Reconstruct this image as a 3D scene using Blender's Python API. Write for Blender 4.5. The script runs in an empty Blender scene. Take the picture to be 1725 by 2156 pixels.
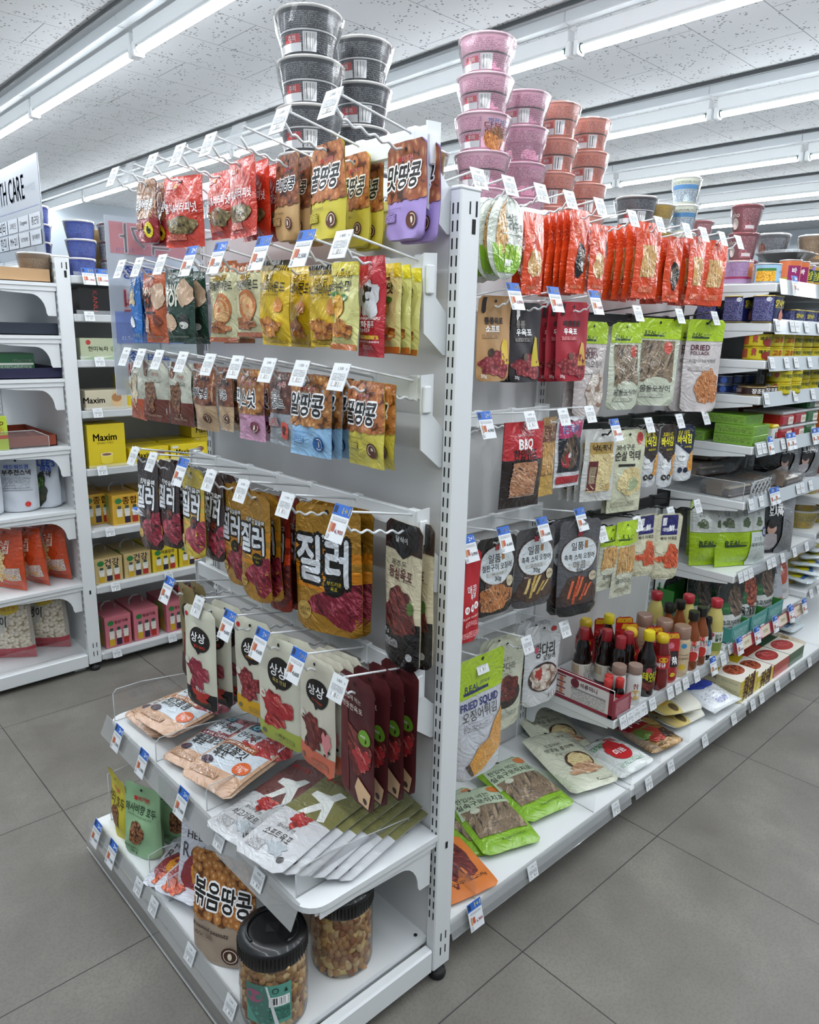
import bpy, math, random
from mathutils import Vector, Matrix, Euler
from mathutils.geometry import tessellate_polygon
PI = math.pi
C = bpy.context.scene.collection
S = bpy.context.scene

# ---------------- camera, world, exposure ----------------
cam_d = bpy.data.cameras.new('camera'); cam = bpy.data.objects.new('camera', cam_d); C.objects.link(cam)
S.camera = cam
F_PX, YAW, PITCH, ROLL = (1554.3358, 0.816586, -0.238801, 0.022740)
CAM_POS = Vector((-1.15918, -0.82518, 1.36174))
cam_d.sensor_fit = 'HORIZONTAL'; cam_d.sensor_width = 36.0; cam_d.lens = F_PX / 1725 * 36.0
cam_d.clip_start = 0.05; cam_d.clip_end = 60
fw = Vector((math.cos(YAW) * math.cos(PITCH), math.sin(YAW) * math.cos(PITCH), math.sin(PITCH)))
r0 = Vector((math.sin(YAW), -math.cos(YAW), 0)); u0 = r0.cross(fw)
rr = r0 * math.cos(ROLL) + u0 * math.sin(ROLL); uu = -r0 * math.sin(ROLL) + u0 * math.cos(ROLL)
M3 = Matrix((rr, uu, -fw)).transposed()
cam.matrix_world = Matrix.Translation(CAM_POS) @ M3.to_4x4()

w = bpy.data.worlds.new('world'); S.world = w; w.use_nodes = True
w.node_tree.nodes['Background'].inputs[0].default_value = (0.75, 0.83, 1, 1)
w.node_tree.nodes['Background'].inputs[1].default_value = 0.02
S.view_settings.view_transform = 'Standard'; S.view_settings.look = 'None'
S.view_settings.gamma = 1; S.view_settings.use_curve_mapping = False
S.view_settings.exposure = 1.9
TUBE_POWER = 17.0
S.cycles.max_bounces = 7; S.cycles.diffuse_bounces = 3; S.cycles.glossy_bounces = 3
S.cycles.transmission_bounces = 4; S.cycles.transparent_max_bounces = 14
S.cycles.sample_clamp_indirect = 4; S.cycles.caustics_reflective = False; S.cycles.caustics_refractive = False

# ---------------- materials ----------------
def lin(h):
    h = h.lstrip('#')
    if len(h) == 3: h = ''.join(c * 2 for c in h)
    o = []
    for i in (0, 2, 4):
        c = int(h[i:i + 2], 16) / 255
        o.append(c / 12.92 if c <= .04045 else ((c + .055) / 1.055) ** 2.4)
    return (o[0], o[1], o[2], 1)
MATS = {}
def newmat(name):
    m = bpy.data.materials.new(name); m.use_nodes = True
    nt = m.node_tree; b = nt.nodes['Principled BSDF']
    return m, nt, b
def mth(nt, op, a, b=None, c=None):
    n = nt.nodes.new('ShaderNodeMath'); n.operation = op
    for i, v in enumerate((a, b, c)):
        if v is None: continue
        if isinstance(v, (int, float)): n.inputs[i].default_value = v
        else: nt.links.new(v, n.inputs[i])
    return n.outputs[0]
def uvmap(nt, sx=1, sy=1, rot=0, loc=(0, 0, 0)):
    t = nt.nodes.new('ShaderNodeTexCoord'); mp = nt.nodes.new('ShaderNodeMapping')
    mp.inputs['Scale'].default_value = (sx, sy, 1); mp.inputs['Rotation'].default_value = (0, 0, rot)
    mp.inputs['Location'].default_value = loc
    nt.links.new(t.outputs['UV'], mp.inputs[0]); return mp.outputs[0]
def ramp(nt, fac, stops, interp='LINEAR'):
    r = nt.nodes.new('ShaderNodeValToRGB'); r.color_ramp.interpolation = interp
    e = r.color_ramp.elements
    while len(e) < len(stops): e.new(0.5)
    for i, (p, c) in enumerate(stops):
        e[i].position = p; e[i].color = lin(c)
    nt.links.new(fac, r.inputs[0]); return r.outputs[0]
def mixc(nt, f, a, b, mode='MIX'):
    m = nt.nodes.new('ShaderNodeMix'); m.data_type = 'RGBA'; m.blend_type = mode
    if isinstance(f, (int, float)): m.inputs[0].default_value = f
    else: nt.links.new(f, m.inputs[0])
    for i, v in ((6, a), (7, b)):
        if isinstance(v, str): m.inputs[i].default_value = lin(v)
        else: nt.links.new(v, m.inputs[i])
    return m.outputs[2]
def tex(nt, kind, vec, **kw):
    n = nt.nodes.new(kind)
    if vec is not None: nt.links.new(vec, n.inputs['Vector'])
    for k, v in kw.items():
        if k in n.inputs: n.inputs[k].default_value = v
        else: setattr(n, k, v)
    return n
# finish letter: m matt print, g glossy film, f foil, p plain plastic, k card
FIN = {'m': (.55, 0, 0, .25), 'g': (.3, .9, 0, .9), 'f': (.3, .5, .55, 1.0), 'p': (.4, 0, 0, 0), 'k': (.6, 0, 0, 0), 's': (.35, .3, 0, .0)}
def finish(nt, b, fin):
    ro, coat, met, bump = FIN[fin]
    b.inputs['Roughness'].default_value = ro
    b.inputs['Coat Weight'].default_value = coat; b.inputs['Coat Roughness'].default_value = .09
    b.inputs['Metallic'].default_value = met
    if bump:
        v = uvmap(nt, .22, .22); n = tex(nt, 'ShaderNodeTexNoise', v, Scale=1.0, Detail=3.0, Distortion=2.6, Roughness=.5)
        bp = nt.nodes.new('ShaderNodeBump'); bp.inputs['Strength'].default_value = bump
        bp.inputs['Distance'].default_value = .006 if fin != 'm' else .003
        nt.links.new(n.outputs[0], bp.inputs['Height'])
        nt.links.new(bp.outputs[0], b.inputs['Normal'])
        if coat: nt.links.new(bp.outputs[0], b.inputs['Coat Normal'])
# printed pictures: name -> (kind, params)
PR = {
 'almond': ('nut', '#3a160c', '#9a5230', '#d89a6c', .62, 1.7, .5), 'peanut': ('nut', '#5a3214', '#b5763a', '#e9bd83', .75, 1.25, .9),
 'honeynut': ('nut', '#5e2c12', '#b9703c', '#e2a26a', .7, 1.1, 0), 'darknut': ('nut', '#2b1410', '#6d4034', '#a87c68', .75, 1.6, .4),
 'coffeenut': ('nut', '#2a120a', '#84482a', '#b87c50', .75, 1.1, .2), 'greynut': ('nut', '#55493c', '#a59a84', '#cfc4ae', 1.1, 1.3, .3),
 'walnut': ('nut', '#3b2013', '#8b5a36', '#c99a6e', 1.5, 1.2, .5), 'popcorn': ('nut', '#a8641f', '#e5c98a', '#fff4d8', 1.1, 1.0, 0),
 'corn': ('nut', '#b87708', '#f0b429', '#ffdf7a', 1.6, 1.0, 0), 'butternut': ('nut', '#7c3d12', '#d98a35', '#ffd27a', .8, 1.1, .2),
 'cereal': ('str', '#3a1f10', '#8b5a32', '#c08a55', 1.1, .6, 5), 'jerky': ('str', '#3a0a12', '#8e2438', '#d8687a', .45, .9, 4),
 'jerkydark': ('str', '#1d0a0a', '#5a1f1c', '#96463c', .6, .7, 5), 'jerkybright': ('str', '#6a0f14', '#a82c30', '#e08a80', .6, .5, 4),
 'steak': ('str', '#4a0f16', '#8a2b3c', '#c86f7c', .5, .4, 6), 'squidtan': ('str', '#6a4420', '#c99a5c', '#f0d6a0', .9, 1.3, 3),
 'squiddark': ('str', '#140c0a', '#5c4838', '#a08a74', .5, 1.0, 4), 'orangestrip': ('str', '#5c1a0c', '#c9502a', '#f08c62', .9, 1.0, 2),
 'noodle': ('str', '#3a1c10', '#b5703c', '#e9b888', 1.3, 1.2, 6), 'fried': ('str', '#8a4a10', '#dc9430', '#f8cf72', 2.2, .8, 7),
 'fish': ('str', '#3a3028', '#7c6a55', '#b09c80', .5, 2.0, 5), 'grill': ('str', '#24100c', '#b07a58', '#e8c8a8', .9, .4, 5),
 'shred': ('str', '#9c8450', '#e0cc94', '#f8efc8', 1.5, .5, 5), 'flake': ('nut', '#8a6a44', '#d8c8a8', '#f8f2e2', .8, 1.5, .6),
 'pork': ('str', '#6a4430', '#b98f6e', '#efe0c8', .7, .6, 5), 'seaweed': ('str', '#10201a', '#2a3a2a', '#56664a', .9, .6, 5),
 'stew': ('nut', '#4a140a', '#a8482c', '#d9946a', .9, 1.2, .3), 'white_shell': ('nut', '#8a6a58', '#d8ccc0', '#fbf6f0', .5, 1.3, .6),
 'beans': ('nut', '#3c2e18', '#8a7848', '#bcae7c', 1.0, 1.2, .3), 'tofu': ('nut', '#9c8a70', '#e8ddc8', '#fffaf0', .8, 1.0, .1), 'sausage': ('nut', '#5a1418', '#8e3038', '#c47a70', .9, 1.0, 0),
 'leafy': ('nut', '#1c3a14', '#4a7a2c', '#9cc060', 1.2, 2.0, .7),
}
def M(spec, fin='g'):
    """spec: hex colour, a printed picture name, 'fine:bg:fg:rows', 'bar'"""
    key = (spec, fin)
    if key in MATS: return MATS[key]
    m, nt, b = newmat('ink_' + spec.strip('#').replace(':', '_') + '_' + fin)
    if spec.startswith('#'):
        b.inputs['Base Color'].default_value = lin(spec)
    elif spec.startswith('fine:'):
        _, bg, fg, rows = spec.split(':'); rows = float(rows)
        v = uvmap(nt); sx = nt.nodes.new('ShaderNodeSeparateXYZ'); nt.links.new(v, sx.inputs[0])
        yy = mth(nt, 'MULTIPLY', sx.outputs[1], rows); row = mth(nt, 'FLOOR', yy); fr = mth(nt, 'FRACT', yy)
        cx = nt.nodes.new('ShaderNodeCombineXYZ')
        nt.links.new(mth(nt, 'MULTIPLY', sx.outputs[0], rows * 1.5), cx.inputs[0]); nt.links.new(mth(nt, 'MULTIPLY', row, 7.31), cx.inputs[1])
        nt.links.new(mth(nt, 'MULTIPLY', fr, 1.7), cx.inputs[2])
        n = tex(nt, 'ShaderNodeTexNoise', cx.outputs[0], Scale=1.0, Detail=1.0)
        k = mth(nt, 'MULTIPLY', mth(nt, 'GREATER_THAN', n.outputs[0], .49), mth(nt, 'LESS_THAN', fr, .62))
        nt.links.new(mixc(nt, k, bg, fg), b.inputs['Base Color'])
    elif spec == 'bar':
        v = uvmap(nt); sx = nt.nodes.new('ShaderNodeSeparateXYZ'); nt.links.new(v, sx.inputs[0])
        wn = nt.nodes.new('ShaderNodeTexWhiteNoise'); wn.noise_dimensions = '1D'
        nt.links.new(mth(nt, 'FLOOR', mth(nt, 'MULTIPLY', sx.outputs[0], 16)), wn.inputs['W'])
        k = mth(nt, 'GREATER_THAN', wn.outputs[0], .5)
        nt.links.new(mixc(nt, k, '#ffffff', '#141414'), b.inputs['Base Color'])
    else:
        kind, c0, c1, c2, sc, st, ro = PR[spec]
        if kind == 'nut':
            v = uvmap(nt, sc * 1.0, sc / st * 1.0, ro)
            nz = tex(nt, 'ShaderNodeTexNoise', v, Scale=1.1, Detail=0.0)
            vv = nt.nodes.new('ShaderNodeVectorMath'); vv.operation = 'MULTIPLY_ADD'
            nt.links.new(nz.outputs['Color'], vv.inputs[0]); vv.inputs[1].default_value = (.4, .4, 0); nt.links.new(v, vv.inputs[2])
            vo = tex(nt, 'ShaderNodeTexVoronoi', vv.outputs[0], voronoi_dimensions='2D', Scale=1.0, Randomness=.85)
            col = ramp(nt, vo.outputs['Distance'], [(0, c2), (.3, c1), (.52, c1), (.68, c0)])
            hs = nt.nodes.new('ShaderNodeSeparateColor'); nt.links.new(vo.outputs['Color'], hs.inputs[0])
            k = mth(nt, 'MULTIPLY', hs.outputs[0], .42)
            nt.links.new(mixc(nt, k, col, c0), b.inputs['Base Color'])
        else:
            v = uvmap(nt, 1, 1, st); v2 = nt.nodes.new('ShaderNodeMapping'); v2.inputs['Scale'].default_value = (sc * .55, sc * 2.0, 1) if ro != 9 else (sc, sc, 1); nt.links.new(v, v2.inputs[0])
            n = tex(nt, 'ShaderNodeTexNoise', v2.outputs[0], Scale=1.0, Detail=2.5, Roughness=.55, Distortion=ro * .22)
            nt.links.new(ramp(nt, n.outputs[0], [(.33, c0), (.45, c1), (.56, c1), (.64, c2), (.7, c1)]), b.inputs['Base Color'])
    finish(nt, b, fin)
    MATS[key] = m; return m
def simple(name, col, rough=.5, metal=0, coat=0):
    if name in MATS: return MATS[name]
    m, nt, b = newmat(name); b.inputs['Base Color'].default_value = lin(col)
    b.inputs['Roughness'].default_value = rough; b.inputs['Metallic'].default_value = metal
    b.inputs['Coat Weight'].default_value = coat; b.inputs['Coat Roughness'].default_value = .1
    MATS[name] = m; return m
def clear(name, tint='#ffffff', alpha=.12, edge=.35, rough=.06):
    if name in MATS: return MATS[name]
    m = bpy.data.materials.new(name); m.use_nodes = True; nt = m.node_tree; nt.nodes.clear()
    out = nt.nodes.new('ShaderNodeOutputMaterial'); tr = nt.nodes.new('ShaderNodeBsdfTransparent'); tr.inputs[0].default_value = lin(tint)
    gl = nt.nodes.new('ShaderNodeBsdfGlossy'); gl.inputs['Roughness'].default_value = rough
    df = nt.nodes.new('ShaderNodeBsdfDiffuse'); df.inputs[0].default_value = (.8, .84, .86, 1)
    lw = nt.nodes.new('ShaderNodeLayerWeight'); lw.inputs[0].default_value = .25
    mx = nt.nodes.new('ShaderNodeMixShader'); mx2 = nt.nodes.new('ShaderNodeMixShader')
    nt.links.new(mth(nt, 'MULTIPLY_ADD', lw.outputs['Fresnel'], edge, .02), mx.inputs[0])
    nt.links.new(tr.outputs[0], mx.inputs[1]); nt.links.new(gl.outputs[0], mx.inputs[2])
    mx2.inputs[0].default_value = alpha
    nt.links.new(mx.outputs[0], mx2.inputs[1]); nt.links.new(df.outputs[0], mx2.inputs[2])
    nt.links.new(mx2.outputs[0], out.inputs[0]); MATS[name] = m; return m
WHITE = simple('white_powder_coat', '#dfe2e3', .42)
WHITE2 = simple('white_panel_paint', '#d3d3d3', .5)
WIRE = simple('white_coated_wire', '#dcdfe1', .35)
BLACKW = simple('black_coated_wire', '#15171a', .4)
DARK = simple('black_rubber', '#0b0c0e', .6)
PLAST = simple('white_plastic_clip', '#e6e9ea', .3)
ACRY = clear('clear_acrylic', alpha=.05, edge=.5)
FILM = clear('clear_wrap_film', alpha=.05, edge=.8, rough=.12)
TAGP = clear('clear_tag_sleeve', alpha=.12, edge=.5)

# ---------------- mesh builder ----------------
class MB:
    def __init__(s): s.v = []; s.f = []; s.m = []; s.uv = []; s.sm = []; s.mats = []
    def mi(s, m):
        if isinstance(m, tuple): m = M(*m)
        if m not in s.mats: s.mats.append(m)
        return s.mats.index(m)
    def add(s, vs, fs, mat, uvs=None, smooth=False):
        o = len(s.v); s.v += [tuple(p) for p in vs]; k = s.mi(mat)
        for f in fs:
            s.f.append([i + o for i in f]); s.m.append(k); s.sm.append(smooth)
            s.uv.append([uvs[i] for i in f] if uvs else [(0, 0)] * len(f))
    def box(s, x0, y0, z0, x1, y1, z1, mat, bev=0):
        if x1 < x0: x0, x1 = x1, x0
        if y1 < y0: y0, y1 = y1, y0
        if z1 < z0: z0, z1 = z1, z0
        b = min(bev, (x1 - x0) * .49, (y1 - y0) * .49, (z1 - z0) * .49)
        if b <= 0:
            vs = [(x, y, z) for x in (x0, x1) for y in (y0, y1) for z in (z0, z1)]
            s.add(vs, [(0, 1, 3, 2), (4, 6, 7, 5), (0, 4, 5, 1), (2, 3, 7, 6), (0, 2, 6, 4), (1, 5, 7, 3)], mat); return
        vs = []; idx = {}
        for i, x in enumerate((x0, x1)):
            for j, y in enumerate((y0, y1)):
                for k, z in enumerate((z0, z1)):
                    for a in range(3):
                        p = [x, y, z]
                        sg = [b if i == 0 else -b, b if j == 0 else -b, b if k == 0 else -b]
                        for q in range(3):
                            if q != a: p[q] += sg[q]
                        idx[i, j, k, a] = len(vs); vs.append(p)
        fs = []
        for a in range(3):
            o = [q for q in range(3) if q != a]
            for e in (0, 1):
                c = []
                for (p, q) in ((0, 0), (1, 0), (1, 1), (0, 1)):
                    t = [0, 0, 0]; t[a] = e; t[o[0]] = p; t[o[1]] = q; c.append(idx[t[0], t[1], t[2], a])
                fs.append(c if (e == 1) ^ (a == 1) else c[::-1])
        for a in range(3):
            o = [q for q in range(3) if q != a]
            for p in (0, 1):
                for q in (0, 1):
                    t = [0, 0, 0]; t[o[0]] = p; t[o[1]] = q; t2 = t[:]; t2[a] = 1
                    fs.append([idx[(*t, o[0])], idx[(*t2, o[0])], idx[(*t2, o[1])], idx[(*t, o[1])]])
        for i in (0, 1):
            for j in (0, 1):
                for k in (0, 1): fs.append([idx[i, j, k, 0], idx[i, j, k, 1], idx[i, j, k, 2]])
        s.add(vs, fs, mat)
    def tube(s, pts, r, mat, n=6, cap=True):
        pts = [Vector(p) for p in pts]; vs = []; fs = []
        up = Vector((0, 0, 1)); prev = None
        for i, p in enumerate(pts):
            t = (pts[min(i + 1, len(pts) - 1)] - pts[max(i - 1, 0)]).normalized()
            if prev is None:
                a = t.cross(up)
                if a.length < .1: a = t.cross(Vector((1, 0, 0)))
            else:
                a = prev - t * prev.dot(t)
            a.normalize(); prev = a; b = t.cross(a)
            for k in range(n):
                an = 2 * PI * k / n; vs.append(p + (a * math.cos(an) + b * math.sin(an)) * r)
        for i in range(len(pts) - 1):
            for k in range(n):
                fs.append((i * n + k, i * n + (k + 1) % n, (i + 1) * n + (k + 1) % n, (i + 1) * n + k))
        if cap: fs.append(list(range(n))[::-1]); fs.append([(len(pts) - 1) * n + k for k in range(n)])
        s.add(vs, fs, mat, smooth=True)
    def lathe(s, prof, mat, n=32, c=(0, 0), cap0=False, cap1=False, smooth=True, sq=0):
        vs = []; fs = []
        for (r, z) in prof:
            for k in range(n):
                a = 2 * PI * k / n; q = 1
                if sq: q = 1 / (abs(math.cos(a)) ** sq + abs(math.sin(a)) ** sq) ** (1 / sq)
                vs.append((c[0] + r * q * math.cos(a), c[1] + r * q * math.sin(a), z))
        for i in range(len(prof) - 1):
            for k in range(n):
                fs.append((i * n + k, i * n + (k + 1) % n, (i + 1) * n + (k + 1) % n, (i + 1) * n + k))
        s.add(vs, fs, mat, smooth=smooth)
        if cap0: s.add(vs[:n], [list(range(n))[::-1]], mat)
        if cap1: s.add(vs[-n:], [list(range(n))], mat)
    def prism(s, poly, ax, a0, a1, mat):
        """polygon in the plane perpendicular to axis ax, extruded from a0 to a1"""
        def P(q, a):
            t = list(q); t.insert(ax, a); return tuple(t)
        n = len(poly); vs = [P(q, a0) for q in poly] + [P(q, a1) for q in poly]
        tri = tessellate_polygon([[Vector((q[0], q[1], 0)) for q in poly]])
        fs = [list(t) for t in tri] + [[i + n for i in t][::-1] for t in tri] + [(i, (i + 1) % n, (i + 1) % n + n, i + n) for i in range(n)]
        s.add(vs, fs, mat)
    def mesh(s, name):
        me = bpy.data.meshes.new(name); me.from_pydata(s.v, [], s.f)
        for m in s.mats: me.materials.append(m)
        me.polygons.foreach_set('material_index', s.m); me.polygons.foreach_set('use_smooth', s.sm)
        uv = me.uv_layers.new(name='UVMap'); flat = [c for f in s.uv for p in f for c in p]
        uv.data.foreach_set('uv', flat); me.update(); return me
    def obj(s, name, parent=None, loc=None, rot=None):
        return mk(name, s.mesh(name), parent, loc, rot)
def mk(name, me, parent=None, loc=None, rot=None):
    o = bpy.data.objects.new(name, me); C.objects.link(o)
    if parent: o.parent = parent
    if loc: o.location = loc
    if rot: o.rotation_euler = rot
    return o
USED = {}
def tag(o, label, cat, group=None, kind=None):
    n = len(label.split())
    if not 4 <= n <= 16: print('LABEL LENGTH', n, label)
    if label in USED: print('DUPLICATE LABEL', label)
    USED[label] = 1
    o['label'] = label; o['category'] = cat
    if group: o['group'] = group
    if kind: o['kind'] = kind
    return o
def structure(o): o['kind'] = 'structure'; return o
def empty(name, loc=(0, 0, 0), rot=(0, 0, 0)):
    o = bpy.data.objects.new(name, None); C.objects.link(o); o.location = loc; o.rotation_euler = rot; o.empty_display_size = .02; return o
def copy_tree(o, loc=None, rot=None, parent=None):
    c = o.copy(); C.objects.link(c)
    if parent: c.parent = parent
    if loc is not None: c.location = loc
    if rot is not None: c.rotation_euler = rot
    for k in ('label', 'category', 'group'):
        if not parent and k in c: del c[k]
    for ch in list(o.children): copy_tree(ch, parent=c)
    return c

# ---------------- printed layers ----------------
TX = {}; GL = {}
def load_glyphs(need):
    c = bpy.data.curves.new('t', 'FONT'); c.resolution_u = 2; c.space_line = 3; c.body = '\n'.join(need)
    o = bpy.data.objects.new('t', c); me = bpy.data.meshes.new_from_object(o); G = [([], [], {}) for ch in need]
    co = [v.co for v in me.vertices]
    for p in me.polygons:
        i = int((1.2 - co[p.vertices[0]].y) // 3); vs, fs, mp = G[i]
        for q in p.vertices:
            if q not in mp: mp[q] = len(vs); vs.append((co[q].x, co[q].y + 3 * i))
        fs.append([mp[q] for q in p.vertices])
    bpy.data.meshes.remove(me); bpy.data.objects.remove(o); bpy.data.curves.remove(c)
    for ch, (vs, fs, mp) in zip(need, G):
        adv = .92 if ord(ch) > 8192 else (max(v[0] for v in vs) + min(v[0] for v in vs) if vs else .28)
        GL[ch] = (vs, fs, adv)
def text2d(s, shear=0):
    if (s, shear) in TX: return TX[s, shear]
    need = sorted(set(ch for ch in s if ch != ' ' and ch not in GL))
    if need: load_glyphs(need)
    X = 0; vs = []; fs = []
    for ch in s:
        if ch == ' ': X += .28; continue
        gv, gf, adv = GL[ch]; o = len(vs)
        vs += [(x + X + y * shear, y) for x, y in gv]; fs += [[i + o for i in f] for f in gf]; X += adv
    x0 = min(v[0] for v in vs); x1 = max(v[0] for v in vs); y0 = min(v[1] for v in vs); y1 = max(v[1] for v in vs)
    vs = [(v[0] - (x0 + x1) / 2, v[1] - (y0 + y1) / 2) for v in vs]
    TX[s, shear] = (vs, fs, x1 - x0, y1 - y0); return TX[s, shear]
def subdiv(pts, tr_, W, H, lim):
    vv = [(a, b) for a, b in pts]; mid = {}
    for _ in range(4):
        cut = set()
        for t in tr_:
            for a in range(3):
                p, q = t[a], t[(a + 1) % 3]
                if math.hypot((vv[p][0] - vv[q][0]) * W, (vv[p][1] - vv[q][1]) * H) > lim: cut.add((min(p, q), max(p, q)))
        if not cut: break
        for e_ in cut: mid[e_] = len(vv); vv.append(((vv[e_[0]][0] + vv[e_[1]][0]) / 2, (vv[e_[0]][1] + vv[e_[1]][1]) / 2))
        new = []
        for t in tr_:
            m_ = [mid.get((min(t[a], t[(a + 1) % 3]), max(t[a], t[(a + 1) % 3]))) for a in range(3)]
            n_ = sum(x is not None for x in m_)
            if n_ == 0: new.append(t); continue
            poly = []
            for a in range(3):
                poly.append(t[a])
                if m_[a] is not None: poly.append(m_[a])
            if n_ == 3: new += [[t[0], m_[0], m_[2]], [m_[0], t[1], m_[1]], [m_[2], m_[1], t[2]], m_]
            else:
                st = next(i for i, x in enumerate(poly) if x in m_)
                poly = poly[st:] + poly[:st]
                for i in range(1, len(poly) - 1): new.append([poly[0], poly[i], poly[i + 1]])
        tr_ = new
    return vv, tr_
def layers(mb, L, Fn, W, H, fin='g', step=.011, base=.0004):
    """L: layer list in fractions of the width / height, v downwards; Fn(u, v, off) -> 3D point; W, H in metres"""
    off = base; last = None
    for l in L:
        k = l[0]; sig = (k, str(l[-1]) if k in 'rp' else (l[5] if k in 'eb' else None))
        if sig != last or k == 't': off += .00016
        last = sig
        def put(q, fs, spec, smooth=True):
            mat = spec if not isinstance(spec, str) else M(spec, fin)
            mb.add([Fn(a, b, off) for a, b in q], fs, mat, [(a * W * 100, -b * H * 100) for a, b in q], smooth)
        if k == 'r':
            _, a0, b0, a1, b1, spec = l
            nu = max(1, round((a1 - a0) * W / step)); nv = max(1, round((b1 - b0) * H / step))
            q = [(a0 + (a1 - a0) * x / nu, b0 + (b1 - b0) * y / nv) for y in range(nv + 1) for x in range(nu + 1)]
            put(q, [(y * (nu + 1) + x, (y + 1) * (nu + 1) + x, (y + 1) * (nu + 1) + x + 1, y * (nu + 1) + x + 1) for y in range(nv) for x in range(nu)], spec)
        elif k == 'e' or k == 'b':
            cu, cv, ru, rv, spec = l[1:6]; n = 20; wob = l[6] if len(l) > 6 else 0
            rings = max(1, min(4, round(ru * W / .012))); q = [(cu, cv)]; rnd = random.Random(int(cu * 977 + cv * 331)); q1, q2, q3 = rnd.uniform(0, 6), rnd.uniform(0, 6), rnd.uniform(0, 6); n = 36 if wob else 24; wb = [1 + wob * (.55 * math.sin(3 * a + q1) + .4 * math.sin(5 * a + q2) + .35 * math.sin(9 * a + q3)) for a in [2 * PI * j / n for j in range(n)]]
            for g in range(1, rings + 1):
                for j in range(n):
                    a = 2 * PI * j / n; t = g / rings * wb[j]
                    q.append((cu + ru * t * math.cos(a), cv - rv * W / H * t * math.sin(a)))
            fs = [(0, 1 + j, 1 + (j + 1) % n) for j in range(n)]
            for g in range(rings - 1):
                for j in range(n): fs.append((1 + g * n + j, 1 + (g + 1) * n + j, 1 + (g + 1) * n + (j + 1) % n, 1 + g * n + (j + 1) % n))
            put(q, fs, spec)
        elif k == 'p':
            pts = l[1]; tri = tessellate_polygon([[Vector((a, -b, 0)) for a, b in pts]])
            vv, tr_ = subdiv(pts, [list(t) for t in tri], W, H, step * 1.6)
            put(vv, tr_, l[2])
        elif k == 't':
            txt, cu, cv, tw, spec = l[1:6]; o = l[6] if len(l) > 6 else {}
            hs = o.get('hs', 1); rot = o.get('rot', 0); cr, sr = math.cos(rot), math.sin(rot)
            vs, fs, tw0, th0 = text2d(txt, o.get('shear', 0)); sc = tw * W / tw0
            def draw(rad, k_, sp, extra):
                nonlocal off
                off += extra
                fs_ = fs
                for j in range(k_):
                    dx, dy = (rad * math.cos(2 * PI * j / k_), rad * math.sin(2 * PI * j / k_)) if k_ > 1 else (0, 0); q = []
                    for x, y in vs:
                        x = (x + dx) * sc; y = (y + dy) * sc * hs; q.append((cu + (x * cr - y * sr) / W, cv - (x * sr + y * cr) / H))
                    if big: q, f2 = subdiv(q, tri_, W, H, .012)
                    else: f2 = fs
                    put(q, f2, sp, False)
            bd = o.get('bold', 0); big = tw * W > .035 and step < 1; tri_ = [[f[0], f[i], f[i + 1]] for f in fs for i in range(1, len(f) - 1)]
            if 'out' in o: draw(bd * .45 + o.get('ow', .07) * .55, 8, o['out'], 0)
            draw(bd * .45, 4 if bd > .015 else 1, spec, .0003 if 'out' in o else 0)
def plane_fn(o, ux, vx, n):
    o, ux, vx, n = Vector(o), Vector(ux), Vector(vx), Vector(n).normalized()
    return lambda u, v, off: o + ux * u + vx * v + n * off

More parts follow.
